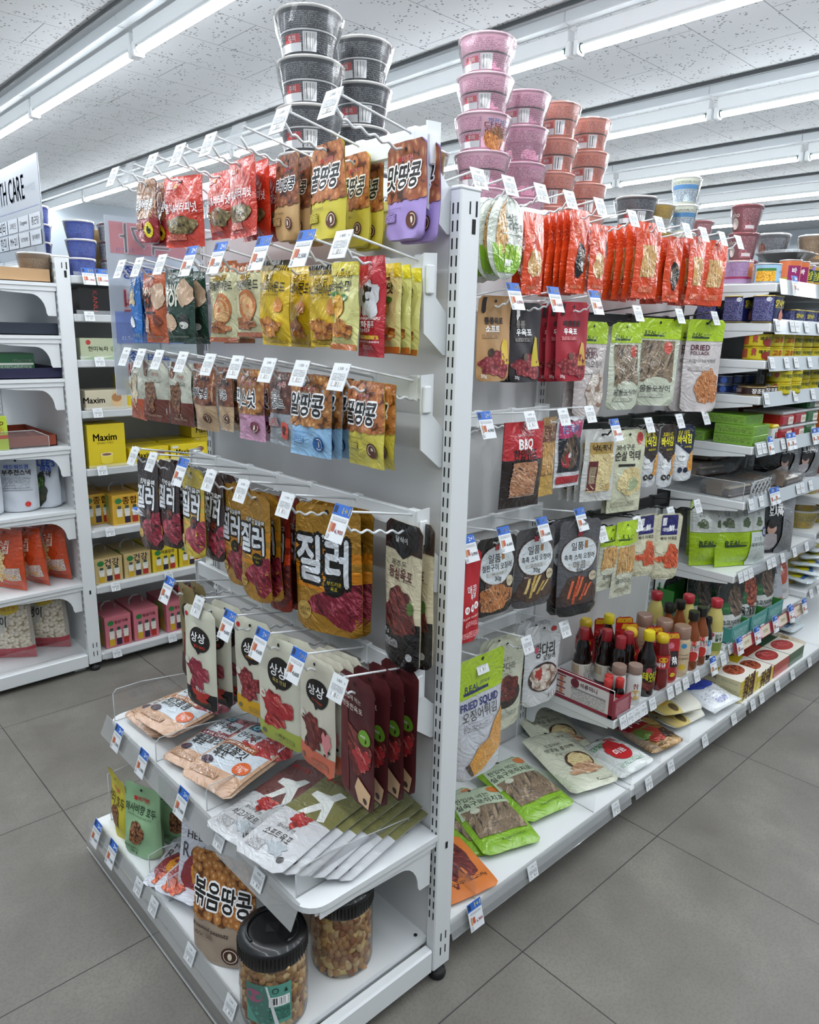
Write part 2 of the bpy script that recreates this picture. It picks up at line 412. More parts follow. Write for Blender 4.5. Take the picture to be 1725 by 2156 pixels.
# ---------------- pouches ----------------
def pouch(kind, w, h, T, L, base, fin='g', seed=0, back=None, hole=.012, oval=False):
    """hangs from the origin: front faces -Y, width along X"""
    rnd = random.Random(seed); ph = [rnd.uniform(0, 6) for _ in range(6)]; bend = rnd.uniform(-.004, .004); tw = rnd.uniform(-.05, .05)
    def thick(u, v):
        a = max(0, 1 - (2 * u - 1) ** 2)
        if kind == 'pillow':
            s = min(1, max(0, (v - .07) / .86)); g = max(0, math.sin(PI * s)) ** .5; return T * a ** .6 * g
        if kind == 'stand':
            s = min(1, max(0, (v - .14) / .6)); g = s * s * (3 - 2 * s); return T * (a ** .45) * g
        return T * a ** .4 * max(0, math.sin(PI * v)) ** .35
    R = {'pillow': 0, 'stand': .012, 'flat': .014}[kind]
    def Fn(u, v, off, side=-1):
        t = thick(u, v); g = t / T if T else 0
        hw = w * (.5 - (.03 * g if kind == 'pillow' else 0))
        if oval:
            hw = w * .5 * max(.03, 1 - abs(2 * v - 1) ** 2.6) ** .5
        elif R:
            for d in (v * h, (1 - v) * h):
                if d < R: hw -= R - math.sqrt(max(0, R * R - (R - max(0, d)) ** 2))
        x = (u - .5) * 2 * hw
        e = 1 - abs(2 * u - 1) ** 4
        y = t / 2 + .0003 + min(1, 2 * g) * e * (.0012 * math.sin(9 * v + 7 * u + ph[0]) + .0009 * math.sin(17 * v - 11 * u + ph[1])) * (1.6 if kind == 'pillow' else 1)
        if kind == 'pillow':
            sd = min(v, 1 - v); y = max(.0003, y + .0016 * math.sin(u * 26 + ph[2]) * math.exp(-((sd - .17) / .06) ** 2) * min(1, 3 * g))
        off2 = off if side < 0 else off
        yy = side * (y + off2) + bend * math.sin(PI * v) + tw * (u - .5) * (v - .2) * w + .0009 * math.sin(7 * u + 9 * v + ph[3]) + .0006 * math.sin(15 * u - 8 * v + ph[4])
        return (x, yy, -(v * h - hole))
    mb = MB(); nu, nv = (22, 30) if T > .035 else (14, 22)
    for side in (-1, 1):
        q = [(x / nu, y / nv) for y in range(nv + 1) for x in range(nu + 1)]
        fs = [(y * (nu + 1) + x, (y + 1) * (nu + 1) + x, (y + 1) * (nu + 1) + x + 1, y * (nu + 1) + x + 1) for y in range(nv) for x in range(nu)]
        if side > 0: fs = [f[::-1] for f in fs]
        mb.add([Fn(a, b, 0, side) for a, b in q], fs, M(base if side < 0 or not back else back, fin), [(a * w * 100, -b * h * 100) for a, b in q], True)
    a = [Fn(x / nu, 1, 0, -1) for x in range(nu + 1)]; b = [Fn(x / nu, 1, 0, 1) for x in range(nu + 1)]
    mb.add(a + b, [(x, x + nu + 1, x + nu + 2, x + 1) for x in range(nu)], M(base, fin))
    layers(mb, L, Fn, w, h, fin, base=.0005 + .026 * T)
    layers(mb, [('e', .5, hole / h, .03, .03, '#101010')], Fn, w, h, fin, base=.002)
    return mb
# ---------------- room ----------------
def box_obj(name, b, mat, bev=0, parent=None):
    mb = MB(); mb.box(*b, mat, bev); return mb.obj(name, parent)
def floor_mat():
    m, nt, b = newmat('grey_stone_floor_tile')
    t = nt.nodes.new('ShaderNodeTexCoord'); mp = nt.nodes.new('ShaderNodeMapping'); nt.links.new(t.outputs['Object'], mp.inputs[0])
    n1 = tex(nt, 'ShaderNodeTexNoise', mp.outputs[0], Scale=3.2, Detail=6.0, Roughness=.62)
    n2 = tex(nt, 'ShaderNodeTexNoise', mp.outputs[0], Scale=150.0, Detail=2.0)
    n3 = tex(nt, 'ShaderNodeTexNoise', mp.outputs[0], Scale=26.0, Detail=5.0, Roughness=.7)
    c = ramp(nt, n1.outputs[0], [(.3, '#5f5b54'), (.55, '#736f68'), (.75, '#858178')])
    c = mixc(nt, mth(nt, 'MULTIPLY', mth(nt, 'GREATER_THAN', n2.outputs[0], .53), .22), c, '#4e4c49')
    c = mixc(nt, mth(nt, 'MULTIPLY', mth(nt, 'SUBTRACT', n3.outputs[0], .35), .5), c, '#5d5b58')
    sx = nt.nodes.new('ShaderNodeSeparateXYZ'); nt.links.new(mp.outputs[0], sx.inputs[0]); g = None
    for i in (0, 1):
        f = mth(nt, 'ABSOLUTE', mth(nt, 'SUBTRACT', mth(nt, 'FRACT', mth(nt, 'ADD', mth(nt, 'DIVIDE', sx.outputs[i], .6), 100.5)), .5))
        k = mth(nt, 'LESS_THAN', f, .0024); g = k if g is None else mth(nt, 'MAXIMUM', g, k)
    c = mixc(nt, g, c, '#2c2b2a'); nt.links.new(c, b.inputs['Base Color'])
    nt.links.new(mth(nt, 'MULTIPLY_ADD', n1.outputs[0], .25, .36), b.inputs['Roughness'])
    bp = nt.nodes.new('ShaderNodeBump'); bp.inputs['Strength'].default_value = .25; bp.inputs['Distance'].default_value = .001
    nt.links.new(mth(nt, 'SUBTRACT', n3.outputs[0], mth(nt, 'MULTIPLY', g, 2.0)), bp.inputs['Height']); nt.links.new(bp.outputs[0], b.inputs['Normal']); return m
def ceil_mat():
    m, nt, b = newmat('fissured_ceiling_tile')
    t = nt.nodes.new('ShaderNodeTexCoord'); v = t.outputs['Object']
    sx = nt.nodes.new('ShaderNodeSeparateXYZ'); nt.links.new(v, sx.inputs[0])
    row = mth(nt, 'ADD', mth(nt, 'DIVIDE', mth(nt, 'ADD', sx.outputs[1], CEIL_OY), .3), 100.0)
    odd = mth(nt, 'MULTIPLY', mth(nt, 'MODULO', mth(nt, 'FLOOR', row), 2.0), .5)
    col = mth(nt, 'ADD', mth(nt, 'ADD', mth(nt, 'DIVIDE', mth(nt, 'ADD', sx.outputs[0], CEIL_OX), .6), 100.0), odd)
    def near(x, wd):
        return mth(nt, 'LESS_THAN', mth(nt, 'SUBTRACT', .5, mth(nt, 'ABSOLUTE', mth(nt, 'SUBTRACT', mth(nt, 'FRACT', x), .5))), wd)
    g = mth(nt, 'MAXIMUM', near(row, .0055), near(col, .0028))
    vo = tex(nt, 'ShaderNodeTexVoronoi', v, Scale=62.0); nz = tex(nt, 'ShaderNodeTexNoise', v, Scale=22.0, Detail=2.0)
    sp = mth(nt, 'MULTIPLY', mth(nt, 'LESS_THAN', vo.outputs['Distance'], .3), mth(nt, 'GREATER_THAN', nz.outputs[0], .54))
    c = mixc(nt, mth(nt, 'MULTIPLY', sp, .75), '#bfc1c3', '#3c3c3e'); c = mixc(nt, mth(nt, 'MULTIPLY', g, .8), c, '#55575a')
    nt.links.new(c, b.inputs['Base Color']); b.inputs['Roughness'].default_value = .9
    return m
CEIL_OX, CEIL_OY = (-.009, -.2)
CZ = 2.52
structure(box_obj('floor', (-4, -4, -.1, 8, 7.2, 0), floor_mat()))
structure(box_obj('ceiling', (-4, -4, CZ, 8, 7.2, CZ + .1), ceil_mat()))
WALL = simple('painted_wall', '#9aa2a9', .7)
structure(box_obj('wall_back', (-4, 7.0, 0, 8, 7.1, CZ), WALL)); structure(box_obj('wall_right', (7.6, -4, 0, 7.7, 7.0, CZ), WALL))
structure(box_obj('wall_left', (-3.9, -4, 0, -3.8, 7.0, CZ), WALL)); structure(box_obj('wall_front', (-3.8, -3.9, 0, 7.6, -3.8, CZ), WALL))

# ---------------- tube lights ----------------
em = bpy.data.materials.new('lit_tube'); em.use_nodes = True; nt = em.node_tree; nt.nodes.clear()
e = nt.nodes.new('ShaderNodeEmission'); e.inputs[0].default_value = (.90, .955, 1, 1); e.inputs[1].default_value = TUBE_POWER
o_ = nt.nodes.new('ShaderNodeOutputMaterial'); nt.links.new(e.outputs[0], o_.inputs[0])
RAILM = simple('aluminium_channel', '#c6cbce', .45, .1); GREEN = simple('green_socket', '#1f5a48', .4)
mb = MB(); R_ = .0185
arc = [(R_ * math.sin(a), -R_ * math.cos(a)) for a in [math.radians(-95 + 190 * i / 8) for i in range(9)]]
mb.add([(x, y, z) for y in (.02, 1.185) for x, z in arc], [(i, i + 1, i + 10, i + 9) for i in range(8)], em)
arc = [(R_ * math.sin(a), -R_ * math.cos(a)) for a in [math.radians(95 + 170 * i / 6) for i in range(7)]]
mb.add([(x, y, z) for y in (.02, 1.185) for x, z in arc], [(i, i + 1, i + 8, i + 7) for i in range(6)], PLAST)
tube_me = mb.mesh('tube')
mb = MB(); mb.box(-.02, .0, .012, .02, 1.205, .07, PLAST, .004); mb.box(-.075, -.017, .07, -.035, 1.222, .118, RAILM, .003); mb.box(-.02, -.017, .09, .02, 1.222, .118, PLAST); hous_me = mb.mesh('housing')
mb = MB(); mb.box(-.022, -.012, -.024, .022, .014, .03, PLAST, .005); mb.tube([(0, .014, 0), (0, .028, 0)], .0185, GREEN, 12); sock_me = mb.mesh('socket')
ROWN = {-2.05: 'far left row out of view', -.91: 'row above the camera', .235: 'leftmost visible row', 1.38: 'second row from left', 2.52: 'third row from left', 3.67: 'fourth row from left', 4.85: 'fifth row from left', 6.0: 'far right row'}
ORD = ['first', 'second', 'third', 'fourth', 'fifth', 'sixth', 'seventh', 'eighth', 'ninth', 'tenth', 'eleventh', 'twelfth']
for x in ROWN:
    mb = MB(); mb.box(x - .11, -3.7, CZ - .012, x + .05, 6.9, CZ, RAILM); mb.box(x - .112, -3.7, CZ - .016, x - .106, 6.9, CZ, simple('dark_seam', '#3c4144', .6))
    structure(mb.obj('trim_%d' % (list(ROWN).index(x) + 1)))
    for k in range(8):
        y = -2.67 + 1.24 * k
        t = empty('tube_light', (x, y, 2.4)); mk('housing', hous_me, t); mk('tube', tube_me, t); mk('socket', sock_me, t)
        s2 = mk('socket', sock_me, t, (0, 1.205, 0), (0, 0, PI))
        tag(t, 'lit white ceiling tube, %s, %s from the camera end' % (ROWN[x], ORD[k]), 'ceiling light', 'ceiling tube lights')

# ---------------- gondola frames ----------------
HOLE_SHADE = simple('hole_shade_paint', '#0c0c0d', .8)  # shade inside slots and holes, painted as flat black patches
def slots_x(mb, x, ys, z0, z1, pitch=.0279, sg=-1):
    z = z0
    while z < z1:
        for y in ys: mb.add([(x, y - .0017, z), (x, y + .0017, z), (x, y + .0017, z + .0175), (x, y - .0017, z + .0175)], [(0, 1, 2, 3)], HOLE_SHADE)
        z += pitch
def slots_y(mb, y, xs, z0, z1, pitch=.0279):
    z = z0
    while z < z1:
        for x in xs: mb.add([(x - .0017, y, z), (x + .0017, y, z), (x + .0017, y, z + .0175), (x - .0017, y, z + .0175)], [(0, 1, 2, 3)], HOLE_SHADE)
        z += pitch
def end_post(y0, y1, front=True):
    mb = MB(); mb.box(-.213, y0, .03, -.163, y1, 1.594, WHITE, .0025)
    mb.box(-.2145, y0 - .001, 1.592, -.1615, y1 + .001, 1.6, WHITE, .003)
    ys = (y0 + .006, y0 + .017) if front else (y1 - .017, y1 - .006)
    slots_x(mb, -.2134, ys, .16, 1.57)
    y = y0 - .0004
    for z in (.062, .098):
        for x in (-.193, -.179): mb.add([(x - .0016, y, z), (x + .0016, y, z), (x + .0016, y, z + .02), (x - .0016, y, z + .02)], [(0, 1, 2, 3)], HOLE_SHADE)
    for (a, b_, c_, d_) in ((-.1795, 1.525, .0045, .024), (-.190, 1.556, .0016, .02), (-.174, 1.553, .0022, .025), (-.187, .325, .0035, .016)):
        mb.add([(a - c_, y, b_), (a + c_, y, b_), (a + c_, y, b_ + d_), (a - c_, y, b_ + d_)], [(0, 1, 2, 3)], HOLE_SHADE)
    return mb
def foot():
    mb = MB(); mb.lathe([(.006, .03), (.006, .02), (.017, .018), (.02, .008), (.018, 0)], DARK, 16, cap1=True); return mb.mesh('foot')
FOOT = foot()
BAYS = [-.163, .5975, 1.36, 2.135, 2.91, 3.685, 4.46]
def gondola(Y, desc):
    g = empty('gondola_frame', (0, 0, 0))
    y0 = .075
    mb = end_post(y0, .1); mb.obj('upright', g, (0, Y, 0))
    mb = end_post(.955, .98, False); mb.obj('upright', g, (0, Y, 0))
    mb = MB(); mb.box(-.206, .1, .03, -.196, .955, 1.585, WHITE2); mb.box(-.21, .1, 1.575, -.166, .955, 1.594, WHITE, .002); mb.obj('end_panel', g, (0, Y, 0))
    mb = MB(); mb.box(-.163, .5, .05, 4.46, .53, 1.6, WHITE2)
    for x in BAYS[1:-1]:
        mb.box(x - .02, .494, .05, x + .02, .536, 1.6, WHITE, .002)
        slots_y(mb, .4936, (x - .006, x + .006), .16, 1.56)
    mb.obj('centre_panel', g, (0, Y, 0))
    for (x, y) in ((-.188, .088), (-.188, .967), (.5975, .17), (1.36, .17), (2.135, .17), (2.91, .17), (-.56, .1), (-.56, .95)): mk('foot', FOOT, g, (x, Y + y, 0))
    tag(g, desc, 'shelving unit', 'store gondola frames'); return g
gondola(0, 'white slotted steel gondola frame with end post, nearest to the camera')
gondola(1.97, 'white slotted steel gondola frame behind the aisle on the left')
# shelf unit pieces
def bracket_poly(d, up=0):
    # profile in (run, z): run from 0 at the post outwards
    pts = [(0, 0), (d * .93, 0), (d * .93, -.006), (d * .55, -.022)]
    for i in range(7):
        a = PI / 2 * i / 6; pts.append((.045 + (d * .3 - .045) * (1 - math.sin(a)), -.026 - .066 * (1 - math.cos(a))))
    pts += [(.04, -.1), (.012, -.1), (.012, -.012), (0, -.012)]
    return pts
RAILC = clear('price_rail_clear', alpha=.14, edge=.6)
def rail(mb, ax, a0, a1, front, z, h=.035, tilt=.012, mat=None):
    """sloping price rail along axis ax ('x' in front at y=front; 'y' at x=front)"""
    mat = mat or RAILC
    t = .0015
    def P(a, d, zz): return (a, front - d, zz) if ax == 'x' else (front - d, a, zz)
    vs = [P(a, d, zz) for a in (a0, a1) for d, zz in ((0, z + .002), (tilt, z - h), (tilt + t, z - h), (t, z + .002))]
    mb.add(vs, [(0, 1, 2, 3), (4, 7, 6, 5), (0, 4, 5, 1), (1, 5, 6, 2), (2, 6, 7, 3), (3, 7, 4, 0)], mat)
PRICE = {}
DIG = random.Random(5)
def tag_layers(kind, price, head='2+1'):
    if kind == 'w':
        return [('r', 0, 0, 1, 1, '#d6d9db'), ('t', price, .5, .2, .34, '#3b3d40'), ('t', '원', .86, .2, .07, '#3b3d40'), ('r', .12, .37, .88, .62, 'fine:#d6d9db:#4a4c50:9'), ('r', .2, .68, .8, .84, 'bar')]
    col = '#2a62b8'
    return [('r', 0, .28, 1, 1, '#dadde0'), ('r', 0, 0, 1, .3, col), ('t', head, .74, .15, .4, '#ffffff' if head == '2+1' else '#f6e47a', {'bold': .05}), ('r', .06, .05, .24, .24, '#1c2a4c'),
            ('r', .12, .35, .9, .44, 'fine:#dadde0:#4a4c50:12'), ('r', .1, .5, .2, .78, '#c98a55'), ('r', .24, .52, .4, .74, '#b5563e'), ('t', price, .7, .72, .46, '#c0283c' if head == '1+1' else '#3b3d40', {'bold': .02}), ('r', .06, .82, .2, .94, 'fine:#dadde0:#4a4c50:12')]
def tag_mesh(kind, price, head='2+1', w=None, h=None):
    """hanging from its top edge at the origin, facing -Y"""
    k = (kind, price, head, w, h)
    if k in PRICE: return PRICE[k]
    w = w or (.042 if kind == 'w' else .046); h = h or (.046 if kind == 'w' else .064)
    mb = MB(); mb.box(-w / 2, 0, -h, w / 2, .0008, 0, ('#e8eaeb', 'k'))
    layers(mb, tag_layers(kind, price, head), plane_fn((-w / 2, 0, 0), (w, 0, 0), (0, 0, -h), (0, -1, 0)), w, h, 'k', base=.0003)
    PRICE[k] = mb.mesh('price_tag'); return PRICE[k]
def shelf_tags(parent, ax, front, z, items, tilt=.3):
    for it in items:
        a, kind, price = it[:3]; head = it[3] if len(it) > 3 else '2+1'
        me = tag_mesh(kind, price, head, .036 if kind == 'w' else .044, .036 if kind == 'w' else .062)
        dz = 0 if kind == 'w' else .018
        if ax == 'x': mk('price_tag', me, parent, (a, front - .0035, z + dz), (-tilt, 0, 0))
        else: mk('price_tag', me, parent, (front - .0035, a, z + dz), Euler((-tilt, 0, -PI / 2), 'XYZ'))
def shelf_x(name, label, x0, x1, yf, yb, z, tags=(), railm=True, th=.028, brk=True, group=None, cat='shelf', rh=.035, rmat=None):
    s = empty(name, (0, 0, 0))
    mb = MB(); mb.box(x0 + .003, yf, z - th, x1 - .003, yb, z, WHITE, .003); mb.obj('deck', s)
    if brk:
        d = yb - yf
        for x in (x0 + .006, x1 - .009):
            mb = MB(); mb.prism([(yb - r, z - th + q) for r, q in bracket_poly(d)], 0, x, x + .0025, WHITE); mb.obj('bracket', s)
    if railm:
        mb = MB(); rail(mb, 'x', x0 + .012, x1 - .012, yf - .001, z + .012, rh, mat=rmat); rl_ = mb.obj('price_rail', s)
        shelf_tags(rl_, 'x', yf - .004, z + .01, tags)
    tag(s, label, cat, group); return s
def shelf_y(name, label, xf, xb, y0, y1, z, tags=(), railm=True, th=.028, rounded=True, group=None, bh=1):
    s = empty(name, (0, 0, 0)); r = .045 if rounded else .002
    P = [(xb, y0), (xf + r, y0)] + [(xf + r - r * math.sin(a), y0 + r - r * math.cos(a)) for a in [PI / 2 * i / 6 for i in range(1, 7)]]
    P += [(xf + r - r * math.cos(a), y1 - r + r * math.sin(a)) for a in [PI / 2 * i / 6 for i in range(0, 7)]] + [(xb, y1)]
    mb = MB(); mb.prism(P, 2, z - .012, z, WHITE); mb.box(xf + .03, y0 + .004, z - th, xb, y0 + .007, z - .011, WHITE); mb.obj('deck', s)
    d = xb - xf
    for y in (y0 + .008, y1 - .012):
        mb = MB(); mb.prism([(xb - a, z - .014 + b) for a, b in bracket_poly(d)], 1, y, y + .003, WHITE); mb.obj('bracket', s)
    if railm:
        mb = MB(); rail(mb, 'y', y0 + .02, y1 - .01, xf - .001, z + .012, .045, .02); rl_ = mb.obj('price_rail', s)
        shelf_tags(rl_, 'y', xf - .005, z + .012, tags, .35)
    tag(s, label, 'shelf', group); return s
EDGE = clear('acrylic_edge_glint', alpha=.5, edge=.6)  # milky tubes put the bright glint of acrylic edges into the colour
def edge_line(mb, pts, ax):
    def P(q):
        t = list(q); t.insert(ax, 0); return tuple(t)
    for i in range(len(pts)): mb.tube([P(pts[i]), P(pts[(i + 1) % len(pts)])], .0014, EDGE, 4)
def divider(kind, pts, label, loc=(0, 0, 0)):
    mb = MB(); mb.prism(pts, kind, -.0012, .0012, ACRY); edge_line(mb, pts, kind)
    return tag(mb.obj('acrylic_divider', None, loc), label, 'shelf divider', 'clear acrylic dividers')

# near endcap: base shelf and tray shelf
s = shelf_y('base_shelf', 'lowest white shelf of the near endcap with big nut jars', -.592, -.206, .103, .957, .1,
    tags=[(.90, 'b', '6,900'), (.80, 'b', '5,900'), (.655, 'w', '5,980'), (.575, 'w', '3,900'), (.40, 'w', '6,900'), (.235, 'w', '15,900')], th=.02, rounded=False)
mb = MB(); mb.box(-.585, .076, .03, -.214, .10, .088, WHITE, .004); mb.box(-.585, .955, .03, -.214, .979, .088, WHITE, .004); mb.box(-.585, .1, .03, -.575, .957, .08, WHITE, .002); mb.obj('base_beam', s)
mb = MB(); rail(mb, 'y', .05, .985, -.606, .085, .075, .004, ACRY); mb.box(-.611, .05, .009, -.609, .985, .012, PLAST); mb.obj('clear_skirt', s)
for (y0_, nm) in ((.12, 1), (.94, 2)):
    mb = MB(); mb.lathe([(.004, .102), (.004, .103)], HOLE_SHADE, 10, c=(-.225, y0_), cap1=True); mb.obj('screw_hole', s)  # dark disc painted for the shade in the screw hole
s = shelf_y('tray_shelf', 'white rounded shelf above the nut jars on the near endcap', -.535, -.212, .076, .975, .367,
    tags=[(.86, 'b', '3,900'), (.715, 'b', '3,900'), (.515, 'b', '3,900'), (.36, 'w', '4,500'), (.215, 'w', '4,500')])
for i, y in enumerate((.945, .70, .455, .30, .125)):
    hh = .03 if i == 0 else 0
    divider(1, [(-.525, .367), (-.25, .367), (-.25, .40 + hh), (-.45, .425 + hh), (-.515, .425 + hh), (-.525, .415 + hh)], 'clear acrylic divider on near endcap tray, %s from the far side' % ORD[i], (0, y, 0))
divider(1, [(-.56, .1), (-.3, .1), (-.3, .2), (-.5, .24), (-.56, .235)], 'clear acrylic divider at far end of the endcap base shelf', (0, .93, 0))
for i, y in enumerate((.66, .56)):
    divider(1, [(-.575, .1), (-.4, .1), (-.4, .14), (-.54, .165), (-.575, .16)], 'low clear divider on endcap base shelf, %s from the walnut pouches' % ORD[i], (0, y, 0))

# run of the near gondola: base decks
tg = [(.13, 'w', '5,700'), (.501, 'w', '6,300'), (.678, 'w', '6,500'), (.809, 'w', '4,800'), (1.031, 'w', '2,400'), (1.245, 'w', '2,100'), (1.4, 'w', '2,980'), (1.476, 'w', '2,980'), (1.62, 'w', '3,200'), (1.767, 'w', '2,600'), (1.945, 'w', '1,900'), (-.082, 'b', '6,900', '1+1'), (2.3, 'w', '2,600'), (2.6, 'w', '2,600')]
bn = ['nearest', 'second', 'third', 'fourth', 'fifth']
for i in range(5):
    x0, x1 = BAYS[i], BAYS[i + 1]
    s = shelf_x('base_shelf', 'white base shelf of the near gondola run, %s bay from the end post' % bn[i], x0, x1, .092, .497, .1, [t for t in tg if x0 <= t[0] < x1], th=.03, brk=False, group='base shelves of the near run', rh=.042)
    mb = MB(); mb.box(x0, .15, .03, x1, .16, .068, WHITE2); mb.obj('kick_panel', s)
shelf_x('shelf', 'white shelf carrying the sauce and vinegar bottles', .6, 1.338, .167, .494, .284,
        [(.612 + .02, 'w', '3,280'), (.671, 'w', '3,280'), (.708, 'w', '4,980'), (.745, 'w', '4,980'), (.797, 'w', '5,200'), (.906, 'w', '4,680'), (.956, 'w', '3,900'), (1.006, 'w', '3,900'), (1.083, 'w', '6,500'), (1.193, 'b', '7,900'), (1.279, 'w', '4,300')])
Z3 = [1.54, 1.416, 1.297, 1.180, 1.012, .82, .555, .286]
ZN = ['topmost', 'second', 'third', 'fourth', 'fifth', 'sixth', 'seventh', 'lowest']
for bi, (x0, x1) in enumerate(((1.36, 2.135), (2.135, 2.91), (2.91, 3.685))):
    for zi, z in enumerate(Z3):
        if bi == 1: z += (0, -.02, -.04, -.03, -.07, -.09, .02, .03)[zi]
        if bi == 2 and zi > 3: continue
        rng = random.Random(zi * 7 + bi); tags = []
        a = x0 + .03
        while a < x1 - .03:
            if rng.random() < .7: tags.append((a, 'w', '%d,%d80' % (rng.randint(1, 8), rng.randint(1, 9))) if rng.random() < .8 else (a, 'b', '%d,900' % rng.randint(2, 8)))
            a += rng.choice((.042, .085, .12))
        shelf_x('shelf', 'white shelf, %s in %s shelved bay of the near run' % (ZN[zi] if zi else 'topmost', ('first', 'second', 'third')[bi]), x0, x1, .178 + .002 * zi, .494, z, tags, group='shelves of the near run', rh=.035 if zi > 5 else .046, rmat=RAILC if zi > 5 else simple('white_price_rail', '#bcc2c6', .25, 0, .5))
# rear side decks carrying the noodle cups
for i in range(4):
    shelf_x('top_shelf', 'high white rear shelf under the stacked noodle cups, %s bay' % ORD[i], BAYS[i], BAYS[i + 1], .535, .9, 1.558, railm=False, brk=False, group='high rear shelves')
# second gondola
G2 = 1.97
Z2 = [1.535, 1.40, 1.235, 1.045, .822, .575, .345, .06]
for bi in range(2):
    for zi, z in enumerate(Z2):
        rng = random.Random(zi + 40 * bi); tags = [(BAYS[bi] + .05 + rng.uniform(0, .03), 'w', '%d,900' % rng.randint(3, 15)), (BAYS[bi] + .3, 'w', '%d,500' % rng.randint(3, 9)), (BAYS[bi] + .55, 'w', '9,900')]
        if zi == 0: tags[0] = (BAYS[bi] + .06, 'b', '1,900', '1+1'); tags.append((BAYS[bi] + .11, 'b', '1,900', '1+1'))
        s = shelf_x('shelf', 'white shelf in the coffee and juice run behind, %s one, %s bay' % (ZN[zi], ('near', 'far')[bi]), BAYS[bi], BAYS[bi + 1], G2 + .08, G2 + .494, z, tags, group='shelves of the run behind', brk=zi < 7)
for zi, z in enumerate((1.504, 1.322, 1.168, .918, .672, .373, .075)):
    shelf_y('endcap_shelf', 'white bracketed shelf of the left endcap, %s from the top' % ORD[zi], -.585 if zi > 3 else -.52, -.206, G2 + .078 if zi < 6 else G2 + .103, G2 + .97, z, railm=zi in (3, 6), rounded=zi < 6, group='shelves of the left endcap')
mb = MB(); mb.box(-.6, G2 + .076, .02, -.214, G2 + .10, .075, WHITE, .004); mb.box(-.6, G2 + .1, .02, -.585, G2 + .957, .07, WHITE); tag(mb.obj('base_beam'), 'white base beam under the left endcap', 'shelving beam')

# ---------------- hook bars and hooks ----------------
def plate_mb():
    mb = MB(); P = [(-.268, .01), (-.237, .012), (-.237, -.06), (-.214, -.082), (-.203, -.09), (-.203, -.156), (-.216, -.156), (-.264, -.12)]
    mb.prism(P, 1, -.0015, .0015, WHITE); mb.box(-.264, -.008, -.055, -.246, -.0015, -.008, PLAST, .002); return mb
PLATE = plate_mb().mesh('bracket')
def hook_meshes(rise, wire, L=.15):
    mb = MB()
    p = [(0, 0, -.03), (0, 0, 0)]; p2 = [(0, -L, rise)]
    mb.tube([(0, .004, -.03), (0, .003, -.004), (0, -.002, 0), (0, -L * .5, rise * .5), (0, -L, rise)], .0022, wire)
    q = [(0, .004, -.03), (0, -.006, -.033)]
    n = 26; y0, y1 = .03, L + .0
    for i in range(n + 1):
        t = i / n; y = .012 + (L - .02) * t; q.append((0, -y, -.034 + rise * y / L + .0028 * math.sin(t * 2 * PI * 4.5)))
    q += [(0, -L + .001, -.026 + rise), (0, -L - .006, -.018 + rise)]
    mb.tube(q, .0024, wire); me = mb.mesh('wire')
    mb = MB(); mb.box(-.012, -L - .006, rise - .004, .012, -L + .003, rise + .005, TAGP, .002); hold = mb.mesh('tag_holder')
    return me, hold
HK = {'E': hook_meshes(.027, WIRE), 'R': hook_meshes(.018, WIRE), 'B': hook_meshes(.018, BLACKW)}
ROWS = []   # (unit, rowname, z, material key, [(coord, tag kind, price, head)])
E_ROWS = [('top', 1.68, [(.147, 'w', '2,000'), (.282, 'w', '2,000'), (.42, 'e', ''), (.521, 'w', '1,500'), (.643, 'w', '1,500'), (.766, 'w', '1,500'), (.88, 'e', ''), (.965, 'w', '2,000')]),
 ('second', 1.48, [(.122, 'w', '1,400'), (.218, 'b', '2,500'), (.346, 'b', '2,500'), (.496, 'b', '2,500'), (.611, 'b', '2,500'), (.747, 'w', '1,000'), (.863, 'w', '1,000'), (.96, 'w', '1,000')]),
 ('third', 1.28, [(.127, 'w', '1,500'), (.236, 'w', '1,500'), (.337, 'w', '3,000'), (.449, 'w', '3,000'), (.555, 'w', '1,500'), (.672, 'w', '1,500'), (.787, 'w', '1,000'), (.88, 'w', '1,000'), (.965, 'w', '1,000')]),
 ('fourth', 1.04, [(.123, 'b', '6,900', '1+1'), (.287, 'w', '11,900'), (.441, 'w', '6,500'), (.572, 'w', '4,900'), (.696, 'b', '4,900'), (.852, 'w', '4,500'), (.955, 'w', '4,500')]),
 ('fifth', .735, [(.131, 'w', '3,800'), (.256, 'b', '4,600'), (.384, 'b', '4,600'), (.513, 'b', '4,600'), (.652, 'w', '5,900'), (.80, 'b', '7,900')])]
R_ROWS = [('top', 1.672, 'R', 'B', [(.06, 'w', '5,900'), (.16, 'w', '5,900'), (.271, 'w', '3,900'), (.382, 'w', '2,900'), (.508, 'w', '2,900'), (.663, 'w', '2,500'), (.80, 'w', '2,500'), (.955, 'w', '2,500'), (1.06, 'w', '2,500'), (1.183, 'w', '2,500'), (1.299, 'w', '2,500')]),
 ('second', 1.445, 'R', 'B', [(.193, 'b', '6,900', '1+1'), (.344, 'b', '6,600', '1+1'), (.516, 'b', '6,600', '1+1'), (.73, 'w', '4,900'), (.966, 'w', '4,900'), (1.195, 'w', '5,900')]),
 ('third', 1.16, 'R', 'B', [(.115, 'b', '4,900'), (.282, 'w', '6,900'), (.418, 'w', '3,900'), (.536, 'w', '2,900'), (.664, 'b', '8,900', '1+1'), (.851, 'w', '4,300'), (1.036, 'w', '1,800'), (1.209, 'w', '1,800')]),
 ('fourth', .874, 'R', 'B', [(.077, 'b', '3,900'), (.205, 'b', '6,600'), (.359, 'b', '6,600'), (.528, 'b', '6,600'), (.646, 'w', '4,900'), (.84, 'w', '4,900'), (1.045, 'w', '2,900'), (1.226, 'w', '3,900')]),
 ('fifth', .56, 'R', None, [(.143, 'w', '9,900'), (.326, 'w', '7,900'), (.495, 'w', '6,900')])]
